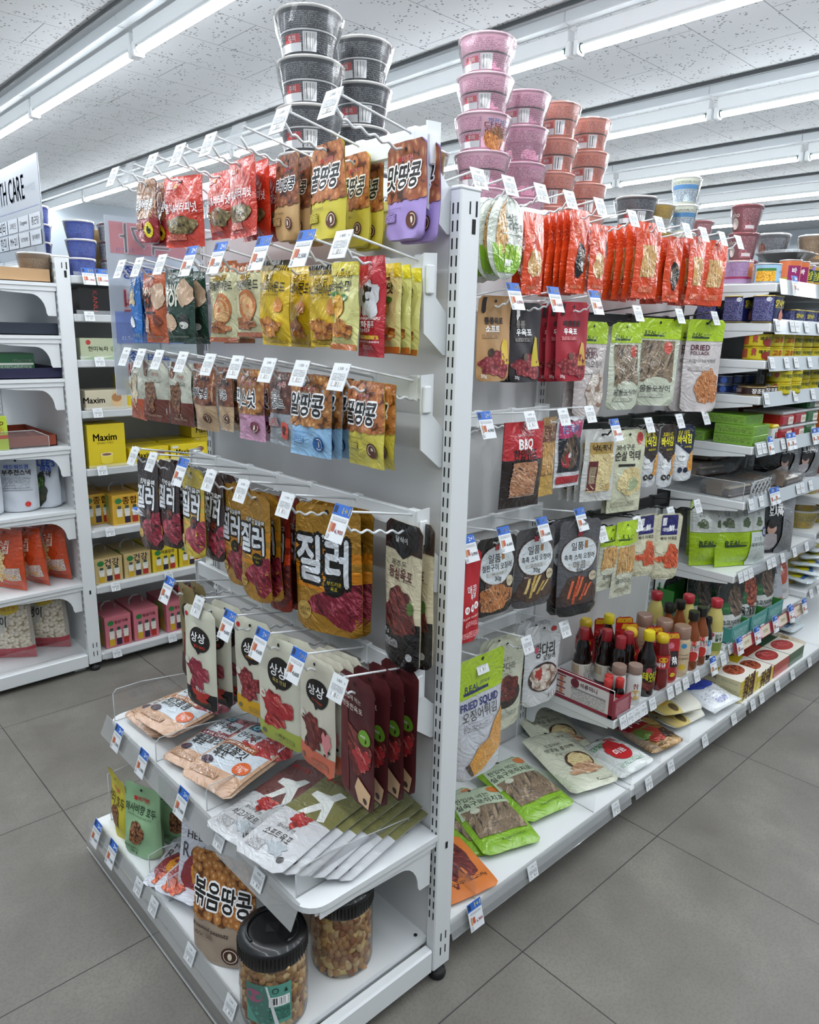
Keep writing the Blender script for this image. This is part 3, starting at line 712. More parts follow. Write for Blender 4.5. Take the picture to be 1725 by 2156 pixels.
def bar_thing(unit, row, z, x0, x1, mat, label):
    s = empty('hook_bar')
    mb = MB()
    if unit == 'E':
        mb.box(-.262, x0, z - .032, -.25, x1, z + .006, mat, .0015); mb.obj('bar', s)
        for y in (x0 - .002, x1 + .002): mk('bracket', PLATE, s, (0, y, z), (0, 0, 0))
    else:
        mb.box(x0, .45, z - .032, x1, .462, z + .006, mat, .0015); mb.obj('bar', s)
        for x in (x0 + .003, x1 - .004):
            mb = MB(); mb.box(x - .0015, .445, z - .05, x + .0015, .496, z + .012, mat); mb.obj('bracket', s)
    tag(s, label, 'hook rail', 'hook rails')
def hooks(unit, row, z, key, items, base_c, first=0):
    for i, it in enumerate(items):
        c, kind, price = it[:3]; head = it[3] if len(it) > 3 else '2+1'
        wire, hold = HK[key]
        h = empty('display_hook', (-.262, c, z) if unit == 'E' else (c, .45, z), (0, 0, -PI / 2 if unit == 'E' else 0))
        rise, L = (.027, .15) if unit == 'E' else (.018, .15)
        mk('wire', wire, h)
        mb = MB(); mb.box(-.011, -.001, -.036, .011, .014, .009, PLAST if key != 'B' else DARK, .002)
        if ('saddle', key) not in PRICE: PRICE['saddle', key] = mb.mesh('saddle')
        mk('saddle', PRICE['saddle', key], h); th_ = mk('tag_holder', hold, h)
        if kind == 'e':
            if 'sleeve' not in PRICE:
                mb = MB(); mb.box(-.022, 0, -.05, .022, .0012, 0, TAGP); PRICE['sleeve'] = mb.mesh('empty_tag_sleeve')
            mk('empty_tag_sleeve', PRICE['sleeve'], th_, (0, -L - .008, rise + .003), (-.4, 0, 0))
        else:
            mk('price_tag', tag_mesh(kind, price, head), th_, (0, -L - .006, rise + .004 + (.008 if kind == 'b' else 0)), (-.4, 0, 0))
        where = 'endcap' if unit == 'E' else 'aisle side'
        tag(h, '%s wire hook, %s from the white end post, %s %s row' % ('black' if key == 'B' else 'white', ORD[first + i], where, row), 'display hook', '%s wire hooks' % where)
for row, z, items in E_ROWS:
    bar_thing('E', row, z, .106, .972, WHITE, 'white hook rail across the near endcap, %s row' % row); hooks('E', row, z, 'E', items, 0)
for row, z, k1, k2, items in R_ROWS:
    a = [t for t in items if t[0] < .6]; b = [t for t in items if t[0] >= .6]
    bar_thing('R', row, z, -.15, .575, WHITE, 'white hook rail on the aisle side, %s row' % row); hooks('R', row, z, k1, a, 0)
    if k2:
        kk = k2 if row != 'top' else 'R'
        z2 = z + {'top': -.01, 'second': -.02, 'third': -.05, 'fourth': -.064}[row]
        bar_thing('R', row, z2, .62, 1.34, simple('black_hook_rail', '#1a1c1f', .4) if row != 'top' else WHITE, '%s hook rail in the second aisle bay, %s row' % ('black' if row != 'top' else 'white', row)); hooks('R', row, z2, kk, b, 0, len(a))
# ---------------- package designs: kind, thickness, base, finish, layers ----------------
K, W_ = '#17130f', '#ffffff'
def T(s, u, v, tw, c, **o): return ('t', s, u, v, tw, c, o)
def seal(u, v, c, c2='#f2ead2'): return [('e', u, v, .13, .13, c), ('e', u, v, .1, .1, c2), ('e', u, v, .088, .088, c), ('e', u, v, .03, .055, c2)]
def nutbag(base, nut, name, sub, sc, vb=.62, nm=.35):
    wav = [(i / 10, vb - .02 + .02 * math.sin(i * 2.3)) for i in range(11)]
    return [('r', 0, 0, 1, vb - .045, nut)] + [('e', .06 + .11 * i, vb - .05 + .012 * math.sin(i * 2.2), .075, .06, nut) for i in range(9)] + \
        [('r', .3, .155, .36, .195, '#c0202c'), T('머거본', .53, .175, .28, '#d8343a', out='#fff', ow=.04), T(name, .46, nm, .84, K, out=W_, ow=.13, bold=.06, shear=.18, hs=1.3),
         T(sub, .3, vb + .06, .48, sc), ('r', .06, vb + .1, .4, vb + .2, 'fine:%s:%s:3' % (base, sc))] + seal(.76, vb + .19, '#5a2a1e' if sc != '#1e5a9c' else '#1e5a9c')
def killer(base, band, top, txt, sub, meat='jerky', tc='#e8d020'):
    L = [('r', 0, 0, 1, 1, base)]
    if band: L += [('r', 0, .33, 1, .41, band), ('r', 0, .47, 1, .56, band), ('r', 0, .62, 1, .66, band)]
    L += [('p', [(.12, .86), (.28, .72), (.48, .66), (.72, .58), (1.0, .56), (1.0, .86), (.86, .95), (.66, .93), (.5, .86), (.3, .84)], meat)]
    L += [T(top, .5, .26, .66, '#ffffff', out=K, ow=.13, bold=.05, shear=.1)]
    L += [T(txt, .44, .42, .8, '#eef0f4', out=K, ow=.14, bold=.07, hs=1.3, shear=-.08), ('e', .64, .6, .15, .14, K), T(sub, .64, .585, .22, tc), T('육포', .64, .625, .1, tc), ('e', .17, .84, .12, .12, '#d9b25c'), T('고단백', .17, .835, .19, '#5a3416'), T('100%', .17, .87, .1, '#5a3416')]
    return L
def sangsang(bot, sub, subc, meat='jerkydark', shape=.1):
    return [('r', 0, .82, 1, 1, bot), ('e', .12, .09, .05, .05, '#b8202c'), ('e', .55, .3, .29, .27, K), ('p', [(.42, .4), (.6, .41), (.48, .46)], K), T('상상', .52, .28, .4, W_, bold=.04), T(sub, .55, .37, .32, subc),
            ('b', .45, .66, .33, .33, meat, .35), ('e', .14, .55, .08, .08, '#d9d6c8'), ('r', .4, .9, .85, .95, 'fine:%s:#5a5a4a:4' % bot), ('e', .14, .92, .05, .05, '#6b6b58')]
def anju(head, hc, t1, t2, oc='#dd6a3c'):
    return [('r', .03, .27, .97, 1, '#c8a184'), ('r', .08, .12, .92, .78, '#ccd6de'), ('b', .66, .2, .42, .36, 'jerky' if hc != '#9a5228' else 'jerkybright', .12), ('r', .1, .13, .56, .36, '#d3dde4'), ('r', .12, .03, .34, .15, '#15304a'), ('e', .23, .09, .06, .06, '#5cc8e0'), ('e', .23, .09, .03, .03, '#15304a'),
            T('안주夜', .33, .26, .42, K, bold=.02, hs=1.2), ('r', .08, .4, .72, .475, hc), T(head, .4, .4375, .56, W_, bold=.03), T(t1, .38, .54, .54, K, bold=.03, hs=1.15), T(t2, .28, .63, .26, K, bold=.03, hs=1.1), ('e', .78, .68, .13, .13, oc), T('고단백', .78, .665, .18, W_), T('19g', .78, .71, .1, W_), ('e', .2, .75, .1, .07, '#4a3a48'), ('r', .1, .85, .6, .92, 'fine:#c8a184:#7a5a44:3')]
def lime(body, name, sub, pic, title=None, tc='#5a1a2c', pv=.72, win=None):
    L = [('r', 0, 0, 1, .23, '#a9c91e'), T('REAL', .3, .165, .28, '#1f3a1c', bold=.04), T('price', .56, .165, .2, '#1f3a1c', shear=.3), ('r', .14, .185, .62, .205, '#1f3a1c')]
    if win: L += [('r', .12, .25, .88, .72, pic), ('e', .5, .73, .3, .12, body), ('e', .72, .33, .1, .13, '#b9402e')]
    else: L += [('b', .64, pv, .33, .42, pic, .15)]
    if title:
        for i, s in enumerate(title): L.append(T(s, .4, .3 + .06 * i, .5 if len(s) > 4 else .34, tc, bold=.05))
    L += [T(name, .48, .445 if not win else .8, .7, '#2c2c2c'), ('r', .12, .5 if not win else .86, .7, .55 if not win else .9, 'fine:%s:#77736c:3' % body)]
    return L
def stickpics(c1, c2):
    L = []
    for i, (x, y, a, l) in enumerate(((.3, .72, .35, .3), (.4, .78, .2, .3), (.52, .7, .5, .34), (.62, .76, .6, .3), (.74, .74, .7, .26), (.46, .66, .4, .26))):
        dx, dy = math.sin(a) * l * .5, math.cos(a) * l * .33; wx = .032
        L.append(('p', [(x + dx - wx, y - dy), (x + dx + wx, y - dy), (x - dx + wx, y + dy), (x - dx - wx, y + dy)], (c1, c2)[i % 2]))
    return L
def ilpum(bg, name, sub, pic, scc='#8a6a50'):
    return [('r', 0, .78, 1, .9, bg), ('b', .5, .74, .44, .3, '#4a342a', .12)] + (stickpics(*pic) if isinstance(pic, tuple) else [('b', .47, .78, .42, .26, pic, .15)]) + [('e', .5, .36, .455, .36, scc), ('e', .5, .36, .44, .35, '#d6dde0'), ('r', .44, .1, .56, .17, '#a8303c'), T('일품', .44, .27, .3, K, bold=.02), ('r', .62, .22, .69, .3, '#a87848'), T(name, .5, .38, .74, K, bold=.02, hs=1.2), ('r', .24, .44, .76, .49, '#c4c4c0'), T(sub, .5, .465, .3, '#555'), T('30g', .5, .53, .16, K), ('e', .84, .6, .1, .1, '#c9bda0'), T('고단백', .84, .6, .15, K)]
def mugeo(top, nm, sub):
    return [('r', 0, 0, 1, .52, top), ('r', 0, .52, 1, 1, '#c3c5c8'), ('r', .09, .09, .16, .13, '#c0202c'), T('머거본', .34, .11, .3, '#c0282e', bold=.03), ('p', [(.2, .28), (.48, .26), (.56, .2), (.7, .2), (.62, .3), (.82, .5), (.7, .52), (.56, .4), (.44, .5), (.28, .52), (.44, .36), (.2, .34)], '#d9dcd8'), ('b', .48, .58, .17, .17, 'jerkybright', .3),
            T(sub, .42, .68, .36, '#3a3a3a'), T(nm, .42, .76, .56, K, bold=.01, hs=1.4), ('r', .1, .84, .4, .93, 'fine:#c3c5c8:#555555:4'), ('e', .8, .9, .06, .06, '#4a4a4a'), ('b', .6, .85, .16, .12, '#aab2b8', .3)]
D = {
 'almond': ('stand', .03, '#a48ecb', 'm', nutbag('#a48ecb', 'almond', '맛땅콩', 'Roasted & Salted Peanuts', '#4a3a6a')),
 'honeytall': ('stand', .03, '#cfc040', 'm', nutbag('#cfc040', 'honeynut', '꿀땅콩', 'Honey Roasted', '#5a4a10')),
 'coffeetall': ('stand', .026, '#c09a68', 'm', nutbag('#c09a68', 'coffeenut', '커피땅콩', 'Coffee Peanut', '#5a3418')),
 'anchovy': ('pillow', .03, '#c8371f', 'g', [T('YOU', .2, .15, .2, W_, bold=.06, shear=.2), T('us', .4, .15, .12, '#f0b020', bold=.06, shear=.2), ('r', .14, .175, .46, .182, W_), T('고소한 멸치와 버터피넛의 조화', .5, .36, .6, '#f0c8b8'), T('멸치&버터피넛', .5, .45, .86, W_, bold=.04, hs=1.3)] + [('e', .16 + .085 * i, .67 + .03 * math.sin(i * 1.9), .08, .08, 'beans') for i in range(9)] + [('b', .5, .7, .4, .15, 'beans', .06), ('r', .08, .82, .6, .9, 'fine:#c8371f:#eeb49c:4')]),
 'cereal': ('stand', .026, '#8e1f26', 'g', [('r', 0, 0, 1, .62, 'cereal'), T('오징어땅콩', .46, .4, .85, W_, out=K, ow=.14, bold=.05, hs=1.5), ('e', .76, .8, .15, .2, '#d8c820'), ('e', .76, .8, .07, .1, K), ('r', .1, .68, .5, .78, 'fine:#8e1f26:#d8a04c:3')]),
 'spicyred': ('pillow', .022, '#b8202c', 'g', [('b', .52, .42, .36, .44, '#d9d9dc', .25), ('b', .45, .36, .2, .2, K, .3), T('ZHANGHUONGFU', .5, .61, .86, W_, bold=.03), T('장화홍푸', .42, .67, .66, W_, bold=.04), T('长火红夫', .36, .73, .4, W_), ('r', .12, .78, .88, .82, '#d8b030'), T('MALA FLAVOR ALMONDS', .5, .845, .76, W_), ('r', .2, .88, .7, .93, 'fine:#b8202c:#f0b0b0:4')]),
 'corn': ('pillow', .024, '#d8d488', 'g', [('r', 0, 0, 1, .15, '#e0cf2c'), T('HBAF', .55, .14, .4, '#f2ca2c', out='#5a3a10', ow=.05), T('옥수수맛', .45, .27, .7, K, bold=.04, hs=1.3), ('b', .45, .5, .22, .26, 'corn', .15), ('e', .66, .4, .14, .07, '#3f7a28'), ('e', .3, .36, .12, .05, '#3f7a28'), ('b', .5, .76, .4, .2, 'butternut', .2), ('r', 0, .93, 1, 1, '#b8621c')]),
 'butter': ('pillow', .028, '#d8b41c', 'g', [('r', 0, 0, 1, .055, '#2a2410')] + [('r', .04 + .06 * i, 0, .065 + .06 * i, .12, '#2a2410') for i in range(16)] + [T('HBAF', .42, .2, .42, '#f2ca2c', out='#5a3a10', ow=.06, bold=.05), T('허니버터아몬드', .5, .31, .86, K, bold=.04, hs=1.6), T('HONEY BUTTER ALMOND', .5, .4, .6, '#7a5a10'), ('b', .78, .52, .14, .14, '#d88a3c', .1), ('b', .45, .78, .36, .2, 'butternut', .25), ('r', .1, .92, .9, .96, 'fine:#d8b41c:#6a4a10:4')]),
 'butterslim': ('pillow', .024, '#d8b41c', 'g', [T('HBAF', .5, .14, .5, '#f2ca2c', out='#5a3a10', ow=.06, bold=.05), T('버터아몬드', .5, .27, .84, K, bold=.04, hs=1.6), ('b', .7, .5, .16, .16, '#d88a3c', .1), ('b', .45, .76, .36, .24, 'butternut', .25), ('r', .1, .92, .9, .96, 'fine:#d8b41c:#6a4a10:4')]),
 'garlic': ('pillow', .028, '#cfcaa0', 'g', [('r', 0, 0, 1, .05, '#a4552c')] + [('e', .1 + .2 * i, .09, .07, .08, '#c4794a') for i in range(5)] + [T('HBAF', .46, .2, .44, '#e8b83a', out='#5a3a10', ow=.06, bold=.05), T('마늘빵아몬드', .5, .3, .82, K, bold=.04, hs=1.5), ('e', .55, .58, .3, .34, '#c8763c'), ('e', .55, .6, .25, .28, '#e0b078'), ('b', .42, .82, .34, .14, 'honeynut', .25), ('r', 0, .94, 1, 1, '#a4552c')]),
 'bananagreen': ('pillow', .03, '#1b3a2c', 'g', [T('Jumbo', .2, .12, .18, '#dfe6dc'), T('BANA', .38, .26, .56, '#e8e6d4', bold=.07, hs=1.25), T('BOP', .36, .4, .5, '#e8e6d4', bold=.09, hs=1.7), ('b', .78, .33, .22, .3, '#c9a98c', .1), ('b', .22, .72, .22, .2, '#c9a98c', .1), ('b', .72, .7, .17, .15, '#2c2c28', .1), ('e', .72, .76, .14, .08, '#d8d8d0'), ('r', .1, .9, .8, .93, 'fine:#1b3a2c:#9ab0a0:4')]),
 'bananaorange': ('pillow', .03, '#b5562a', 'g', [T('Jumbo', .2, .12, .18, '#f0dcc8'), T('BANA', .34, .26, .5, '#e8dcc4', bold=.07, hs=1.25), T('BOP', .34, .4, .5, '#2a1610', bold=.09, hs=1.7), ('b', .74, .33, .24, .3, '#c9a98c', .1), ('r', .06, .55, .7, .58, '#2a1610'), ('b', .2, .75, .17, .2, '#cfa888', .1), ('b', .72, .68, .16, .14, '#7a3a24', .1), ('r', .1, .9, .8, .93, 'fine:#b5562a:#eac0a0:4')]),
 'bluesnack': ('pillow', .03, '#1f6cb8', 'g', [('b', .5, .36, .3, .3, '#c8b894', .2), T('스낵', .5, .16, .5, W_, bold=.05), ('e', .4, .72, .2, .2, '#e8eef2'), ('r', .1, .88, .8, .93, 'fine:#1f6cb8:#cfe0f0:4')]),
 'honey': ('pillow', .026, '#cfc250', 'g', nutbag('#cfc250', 'honeynut', '꿀땅콩', 'Honey Roasted Peanuts', '#5a4a10', .6, .36)),
 'salted': ('pillow', .026, '#8fb9dc', 'g', nutbag('#8fb9dc', 'peanut', '알땅콩', 'Oil Fried & Salted Peanuts', '#1e5a9c', .64, .36)),
 'saltalmond': ('pillow', .026, '#9a9ea4', 'g', [('r', 0, 0, 1, .55, 'darknut'), T('머거본', .6, .16, .3, '#d8343a', out='#fff'), T('솔티드', .42, .3, .46, K, out=W_, ow=.12, bold=.04), T('아몬드', .46, .42, .56, K, out=W_, ow=.12, bold=.04), ('e', .72, .78, .15, .18, '#c84a3c'), ('e', .72, .78, .07, .1, '#4a1410'), ('r', .06, .62, .5, .74, 'fine:#9a9ea4:#c0392b:3')]),
 'mixnut': ('pillow', .028, '#cf9ab8', 'g', [('r', 0, 0, 1, .62, 'peanut'), T('믹스넛', .42, .4, .8, K, out=W_, ow=.13, bold=.04, hs=1.4), T('머거본', .5, .2, .3, '#d8343a', out='#fff'), T('Mixed Nuts', .3, .68, .44, '#7a2a5a')] + seal(.74, .8, '#6a2a3c')),
 'coffee': ('pillow', .026, '#c4a582', 'g', [('r', 0, 0, 1, .6, 'coffeenut'), T('커피땅콩', .44, .42, .8, K, out=W_, ow=.12, bold=.04, hs=1.3)] + seal(.68, .8, '#5a3020')),
 'walnutpack': ('pillow', .024, '#c3c4b4', 'g', [('r', 0, .62, 1, 1, '#6a3020'), ('p', [(.1, 0), (.3, 0), (.3, .2), (.2, .26), (.1, .2)], '#5a3424'), ('e', .2, .2, .1, .1, '#8a5a34'), T('머거본', .6, .22, .28, '#b8343a'), ('r', .5, .3, .8, .34, 'fine:#c3c4b4:#6a6a5c:3'), ('b', .42, .56, .24, .4, 'walnut', .25), ('r', .2, .88, .8, .92, 'fine:#6a3020:#cfa890:4')]),
 'walnutorange': ('pillow', .024, '#c3c4b4', 'g', [('r', 0, .62, 1, 1, '#b8502c'), ('p', [(.1, 0), (.3, 0), (.3, .2), (.2, .26), (.1, .2)], '#a84a2c'), ('b', .5, .5, .28, .4, 'flake', .25)]),
 'sirloin': ('stand', .022, '#d3c8a8', 'g', [('r', 0, 0, 1, .2, '#2c1210'), ('p', [(.12, 0), (.88, 0), (.88, .16), (.5, .25), (.12, .16)], '#0c0b0c'), T('달식이', .46, .12, .3, W_, bold=.02), T('제주돈', .4, .29, .4, '#2a2420'), T('등심육포', .46, .355, .64, '#5a1a1c', bold=.04, hs=1.2), ('r', .1, .395, .9, .398, '#5a4a3a'), ('r', 0, .66, 1, 1, '#151213'), ('b', .5, .62, .4, .44, 'jerkydark', .18), ('e', .8, .56, .08, .12, '#4a6a28'), T('35 g', .16, .78, .16, W_), ('r', .1, .82, .5, .88, 'fine:#151213:#cccccc:4'), ('e', .82, .9, .07, .07, '#a0a0a0')]),
 'killergold': ('stand', .03, '#b8862c', 'f', killer('#b8862c', '#e08a18', '고민하지말고', '질러', '부드러운')),
 'killerfire': ('stand', .024, '#9a2c14', 'f', killer('#8a2414', '#d8441c', '고민하지말고', '질러', '직화', 'jerkydark', '#f0a020')),
 'killersmall': ('stand', .024, '#b8862c', 'f', killer('#b8862c', '#e09424', '지르고싶을땐', '질러', '부드러운')),
 'killerdark': ('stand', .024, '#2c1614', 'g', killer('#2c1614', None, '킹받을땐', '질러', '갈릭', 'jerky', '#c84a2c')),
 'killeryellow': ('stand', .022, '#b8a230', 'g', killer('#c0aa3a', '#d8a030', '킹받을땐', '질러', '클래식', 'jerky', '#c84a2c')),
 'stickred': ('flat', .01, '#4a1418', 'm', [('r', .04, .12, .3, .95, '#5a181c'), T('한입에 먹는', .42, .17, .5, '#e8dcd0', rot=0), T('반듯한육포', .42, .24, .56, '#e8dcd0', bold=.02), ('b', .6, .55, .34, .4, 'jerkydark', .3), ('b', .7, .6, .24, .22, 'jerkybright', .3), ('e', .78, .42, .16, .14, '#6a9a2c'), T('FREE OF', .78, .415, .2, W_), ('p', [(.52, .86), (.62, .76), (.95, .84), (.9, .97), (.6, .97)], '#d8b48c'), ('e', .8, .92, .06, .06, '#3a2a24')]),
 'sangpink': ('flat', .012, '#cdc9b8', 'm', sangsang('#c86a50', '육포 페퍼&솔트', '#e8502c', 'jerkydark') + [('b', .82, .68, .1, .2, '#d88a8c', .3), ('e', .78, .8, .03, .03, '#2a2a22'), ('e', .88, .76, .03, .03, '#2a2a22')]),
 'sanggreen': ('flat', .014, '#cdccba', 'm', sangsang('#a3b04a', '육포 안심', '#d8c86a', 'jerkybright') + [T('30 g', .56, .9, .14, '#3a3a2a')]),
 'sangyellow': ('flat', .014, '#cdccba', 'm', sangsang('#d8a820', '비프&치즈', '#e8902c', 'sausage')),
 'sangblack': ('flat', .014, '#cdccba', 'm', sangsang('#16161a', '불닭 BBQ', '#e8402c', 'steak') + [('b', .55, .86, .26, .14, '#a82c24', .3), T('불닭소스', .55, .8, .34, '#fff', out='#8a1c14')]),
 'sangolive': ('flat', .014, '#7c6c44', 'm', [('e', .12, .09, .05, .05, '#b8202c'), ('e', .6, .28, .27, .25, K), ('r', 0, .76, 1, 1, '#3a1c1a'), ('b', .55, .62, .3, .3, 'jerkydark', .3)]),
 'oval': ('flat', .02, '#c9cfc4', 'g', [('r', .08, .58, .92, .92, '#7fae1e'), ('b', .3, .4, .14, .42, 'squidtan', .1), T('바삭한', .52, .27, .42, '#22281e', bold=.02), T('꾸이꾸이', .6, .37, .52, '#22281e', bold=.03), ('r', .3, .44, .8, .46, 'fine:#c9cfc4:#55604c:3')] + [('e', .25 + .17 * (i % 4), .64 + .07 * (i // 4), .05, .07, '#a8cc3c') for i in range(8)] + [('r', .4, .76, .62, .84, '#dfe4da')]),
 'orangesquid': ('pillow', .014, '#d8481a', 'g', [('b', .5, .62, .36, .4, 'squidtan', .15), T('오징어', .3, .3, .4, '#f0b090'), ('r', .2, .9, .8, .94, 'fine:#d8481a:#f0b090:4')]),
 'orangemouth': ('pillow', .014, '#d8481a', 'g', [('b', .56, .6, .27, .52, '#141010', .1), ('b', .6, .58, .2, .34, 'squiddark', .2), T('쫄오', .4, .22, .3, '#f0a080', hs=2), T('깃', .4, .32, .14, '#f0a080', hs=2), ('r', .2, .9, .8, .94, 'fine:#d8481a:#f0b090:4')]),
 'orangestick': ('pillow', .014, '#d8481a', 'g', [('r', .2, .3, .8, .72, 'squidtan'), T('맥반석', .5, .12, .4, '#f0a080'), ('r', .2, .84, .8, .92, 'fine:#d8481a:#f0b090:4')]),
 'kraft': ('stand', .024, '#b28a5c', 'm', [('r', .1, .02, .22, .17, '#241c1c'), ('e', .16, .17, .06, .06, '#241c1c'), T('통통육포', .46, .29, .54, '#2a1c18', bold=.08), T('소프트', .42, .38, .42, W_, bold=.08), ('r', .12, .44, .6, .49, 'fine:#b28a5c:#5a4028:3'), ('b', .5, .8, .42, .26, 'sausage', .25), ('p', [(.62, .8), (.66, .6), (.76, .5), (.84, .52), (.86, .7), (.92, .8)], '#c8a830'), ('e', .36, .66, .09, .09, '#3a2c20'), T('30g', .16, .94, .14, '#eee')]),
 'greybeef': ('stand', .024, '#2e2a2e', 'm', [('b', .2, .15, .06, .12, W_, .3), T('통통', .3, .27, .3, '#8a8480', bold=.08), T('우육포', .4, .37, .46, W_, bold=.08), ('r', .12, .44, .6, .49, 'fine:#2e2a2e:#a09a94:3'), ('b', .5, .8, .42, .26, 'sausage', .25), ('p', [(.62, .8), (.66, .55), (.76, .42), (.84, .44), (.86, .7), (.92, .8)], '#c8b430'), ('e', .4, .68, .09, .09, '#5a4a3c'), T('30g', .16, .94, .14, '#eee')]),
 'redbeef': ('stand', .024, '#a02030', 'm', [('r', .1, .02, .22, .17, '#241c1c'), T('매콤통통', .46, .27, .52, '#2a1418', bold=.08), T('우육포', .4, .37, .42, W_, bold=.08), ('r', .12, .43, .6, .48, 'fine:#a02030:#e0a0a0:3'), ('b', .5, .8, .42, .26, 'sausage', .25), ('p', [(.62, .8), (.66, .6), (.76, .5), (.84, .52), (.86, .7), (.92, .8)], '#c8a048'), ('e', .4, .68, .09, .09, '#5a2a1c'), T('30g', .16, .94, .14, '#eee')]),
 'limesliced': ('stand', .03, '#c9bebb', 'g', lime('#c9bebb', '조미오징어', '', 'white_shell', ['SLICED', 'SQUID'])),
 'limebody': ('stand', .03, '#c4c9b6', 'g', lime('#c4c9b6', '몸통오징어', '', 'fish', win=1)),
 'limepollack': ('stand', .03, '#cbc3c2', 'g', lime('#cbc3c2', '리얼버터바삭먹태', '', 'noodle', ['DRIED', 'POLLACK'])),
 'bbq': ('pillow', .026, '#221412', 'g', [('r', 0, 0, 1, .43, '#b5242c'), T('SPICY FILEFISH', .5, .15, .4, '#e8e0dc'), T('BBQ', .5, .26, .4, W_, bold=.09, hs=1.2), T('한입쥐포', .5, .37, .62, K, bold=.06, hs=1.2), ('r', .18, .46, .82, .86, 'grill'), ('r', .16, .86, .84, .868, '#a8a09c')] + [('r', .16, .48 + .05 * i, .2, .486 + .05 * i, '#a8a09c') for i in range(8)] + [('r', .8, .48 + .05 * i, .84, .486 + .05 * i, '#a8a09c') for i in range(8)]),
 'kraftslim': ('pillow', .016, '#a88452', 'g', [('r', 0, .1, 1, .3, '#7a4a34'), T('연어면', .5, .22, .7, '#e0d0b8'), ('r', .08, .32, .92, .72, 'squidtan'), ('r', 0, .74, 1, 1, '#c8a050')]),
 'octopus': ('pillow', .02, '#d9dade', 'g', [('r', .06, .05, .94, .3, '#b8386a'), T('쫀득이', .5, .17, .6, '#2a4a9c', out=W_, ow=.06, bold=.05), ('r', .06, .3, .94, .78, '#1c1c24'), ('b', .5, .5, .32, .42, 'squiddark', .15), ('b', .34, .62, .18, .18, '#b82434', .3), ('e', .44, .54, .07, .07, '#e8e8ec'), ('r', .06, .84, .94, .95, '#b0202c')]),
 'meokwhite': ('pillow', .018, '#d3d3cf', 'g', [('r', .12, .16, .88, .32, '#b8964c'), T('먹태찍먹', .5, .24, .6, K, bold=.06), ('r', .12, .32, .88, .86, 'shred'), ('r', .12, .42, .4, .84, '#6a2c30'), ('r', .16, .5, .36, .74, '#9a8c70'), ('e', .8, .8, .09, .09, '#c8a868')]),
 'meokcream': ('pillow', .02, '#cfd0b4', 'g', [('e', .82, .1, .1, .14, '#b83a30'), T('바삭 구운', .4, .2, .56, K, bold=.02), T('순살 먹태', .46, .3, .76, K, bold=.03, hs=1.2), ('r', .2, .4, .68, .43, '#26261e'), ('b', .6, .62, .38, .34, 'shred', .1), ('e', .66, .66, .2, .16, '#a8b890'), ('r', .1, .86, .8, .92, 'fine:#cfd0b4:#77775c:3')]),
 'crispbrown': ('stand', .02, '#d0d3d6', 'g', [('p', [(0, 0), (1, 0), (1, .44), (.6, .6), (.5, .6), (0, .42)], '#2c1c18'), T('후라이드', .46, .16, .62, '#e0d020', bold=.06, hs=1.3), T('바삭김', .46, .27, .7, '#e8e020', bold=.09, hs=1.5), T('매콤크런치', .6, .4, .4, '#e0d020', bold=.04), ('e', .3, .62, .2, .22, '#e4e6e6'), T('Spicy', .3, .62, .3, K), ('p', [(.62, .82), (.8, .5), (1, .46), (1, .82)], 'fried'), ('e', .3, .84, .12, .12, '#241c18'), ('e', .58, .84, .12, .12, '#241c18'), T('3g', .3, .84, .1, W_), T('0g', .58, .84, .1, W_)]),
 'crispnavy': ('stand', .02, '#d0d3d6', 'g', [('p', [(0, 0), (1, 0), (1, .44), (.75, .52), (0, .3)], '#121a34'), T('후라이드', .46, .14, .62, '#e0d020', bold=.06, hs=1.3), T('바삭김', .5, .25, .7, '#e8e020', bold=.09, hs=1.5), T('오리지널', .66, .39, .34, '#e0d020', bold=.04), ('e', .38, .56, .22, .2, '#e4e6e6'), T('Original', .38, .56, .36, K, bold=.02), ('p', [(.62, .82), (.8, .5), (1, .46), (1, .82)], 'fried'), ('e', .3, .8, .12, .12, '#121a34'), ('e', .58, .8, .12, .12, '#121a34')]),
 'redbelt': ('stand', .02, '#b3242c', 'm', [T('매콤', .56, .42, .4, W_, hs=1.3), T('루루', .6, .5, .3, W_, bold=.02), ('e', .3, .63, .1, .12, W_), ('e', .54, .62, .1, .12, W_), ('e', .78, .61, .1, .12, W_), T('대', .3, .63, .1, '#b3242c', bold=.05), T('어', .54, .62, .1, '#b3242c', bold=.05), T('포', .78, .61, .1, '#b3242c', bold=.05), T('FLAVOR FISH BELT', .5, .72, .76, '#f0d8d0', bold=.04), ('r', .2, .76, .8, .82, 'fine:#b3242c:#f0c0c0:3'), ('r', .05, .88, .95, .95, 'fine:#b3242c:#f0c0c0:3')]),
 'ironsquid': ('stand', .02, '#1b1716', 'g', ilpum('#1b1716', '철판구이 오징어', 'GRILLED SQUID', 'noodle')),
 'stickyellow': ('stand', .02, '#4c4a4c', 'g', ilpum('#3a2c28', '촉촉 스틱 오징어', '오리지널', ('#d8c07c', '#c0a058'))),
 'stickorange': ('stand', .02, '#5a5a5e', 'g', ilpum('#3c3030', '촉촉 스틱 오징어', '매콤', ('#d86a44', '#c4502c')) + [('r', 0, .9, 1, 1, '#121214')]),
 'limeslim': ('pillow', .02, '#cfd0bc', 'g', [('r', 0, 0, 1, .3, '#a9c91e'), T('REAL', .34, .19, .34, '#1f3a1c', bold=.04), T('price', .66, .19, .24, '#1f3a1c', shear=.3), ('r', .1, .22, .7, .24, '#1f3a1c'), ('r', .1, .32, .9, .68, 'squidtan'), ('e', .4, .7, .3, .12, '#cfd0bc'), T('슬라이스', .46, .78, .6, '#333'), ('r', .2, .88, .8, .92, 'fine:#cfd0bc:#77775c:3')]),
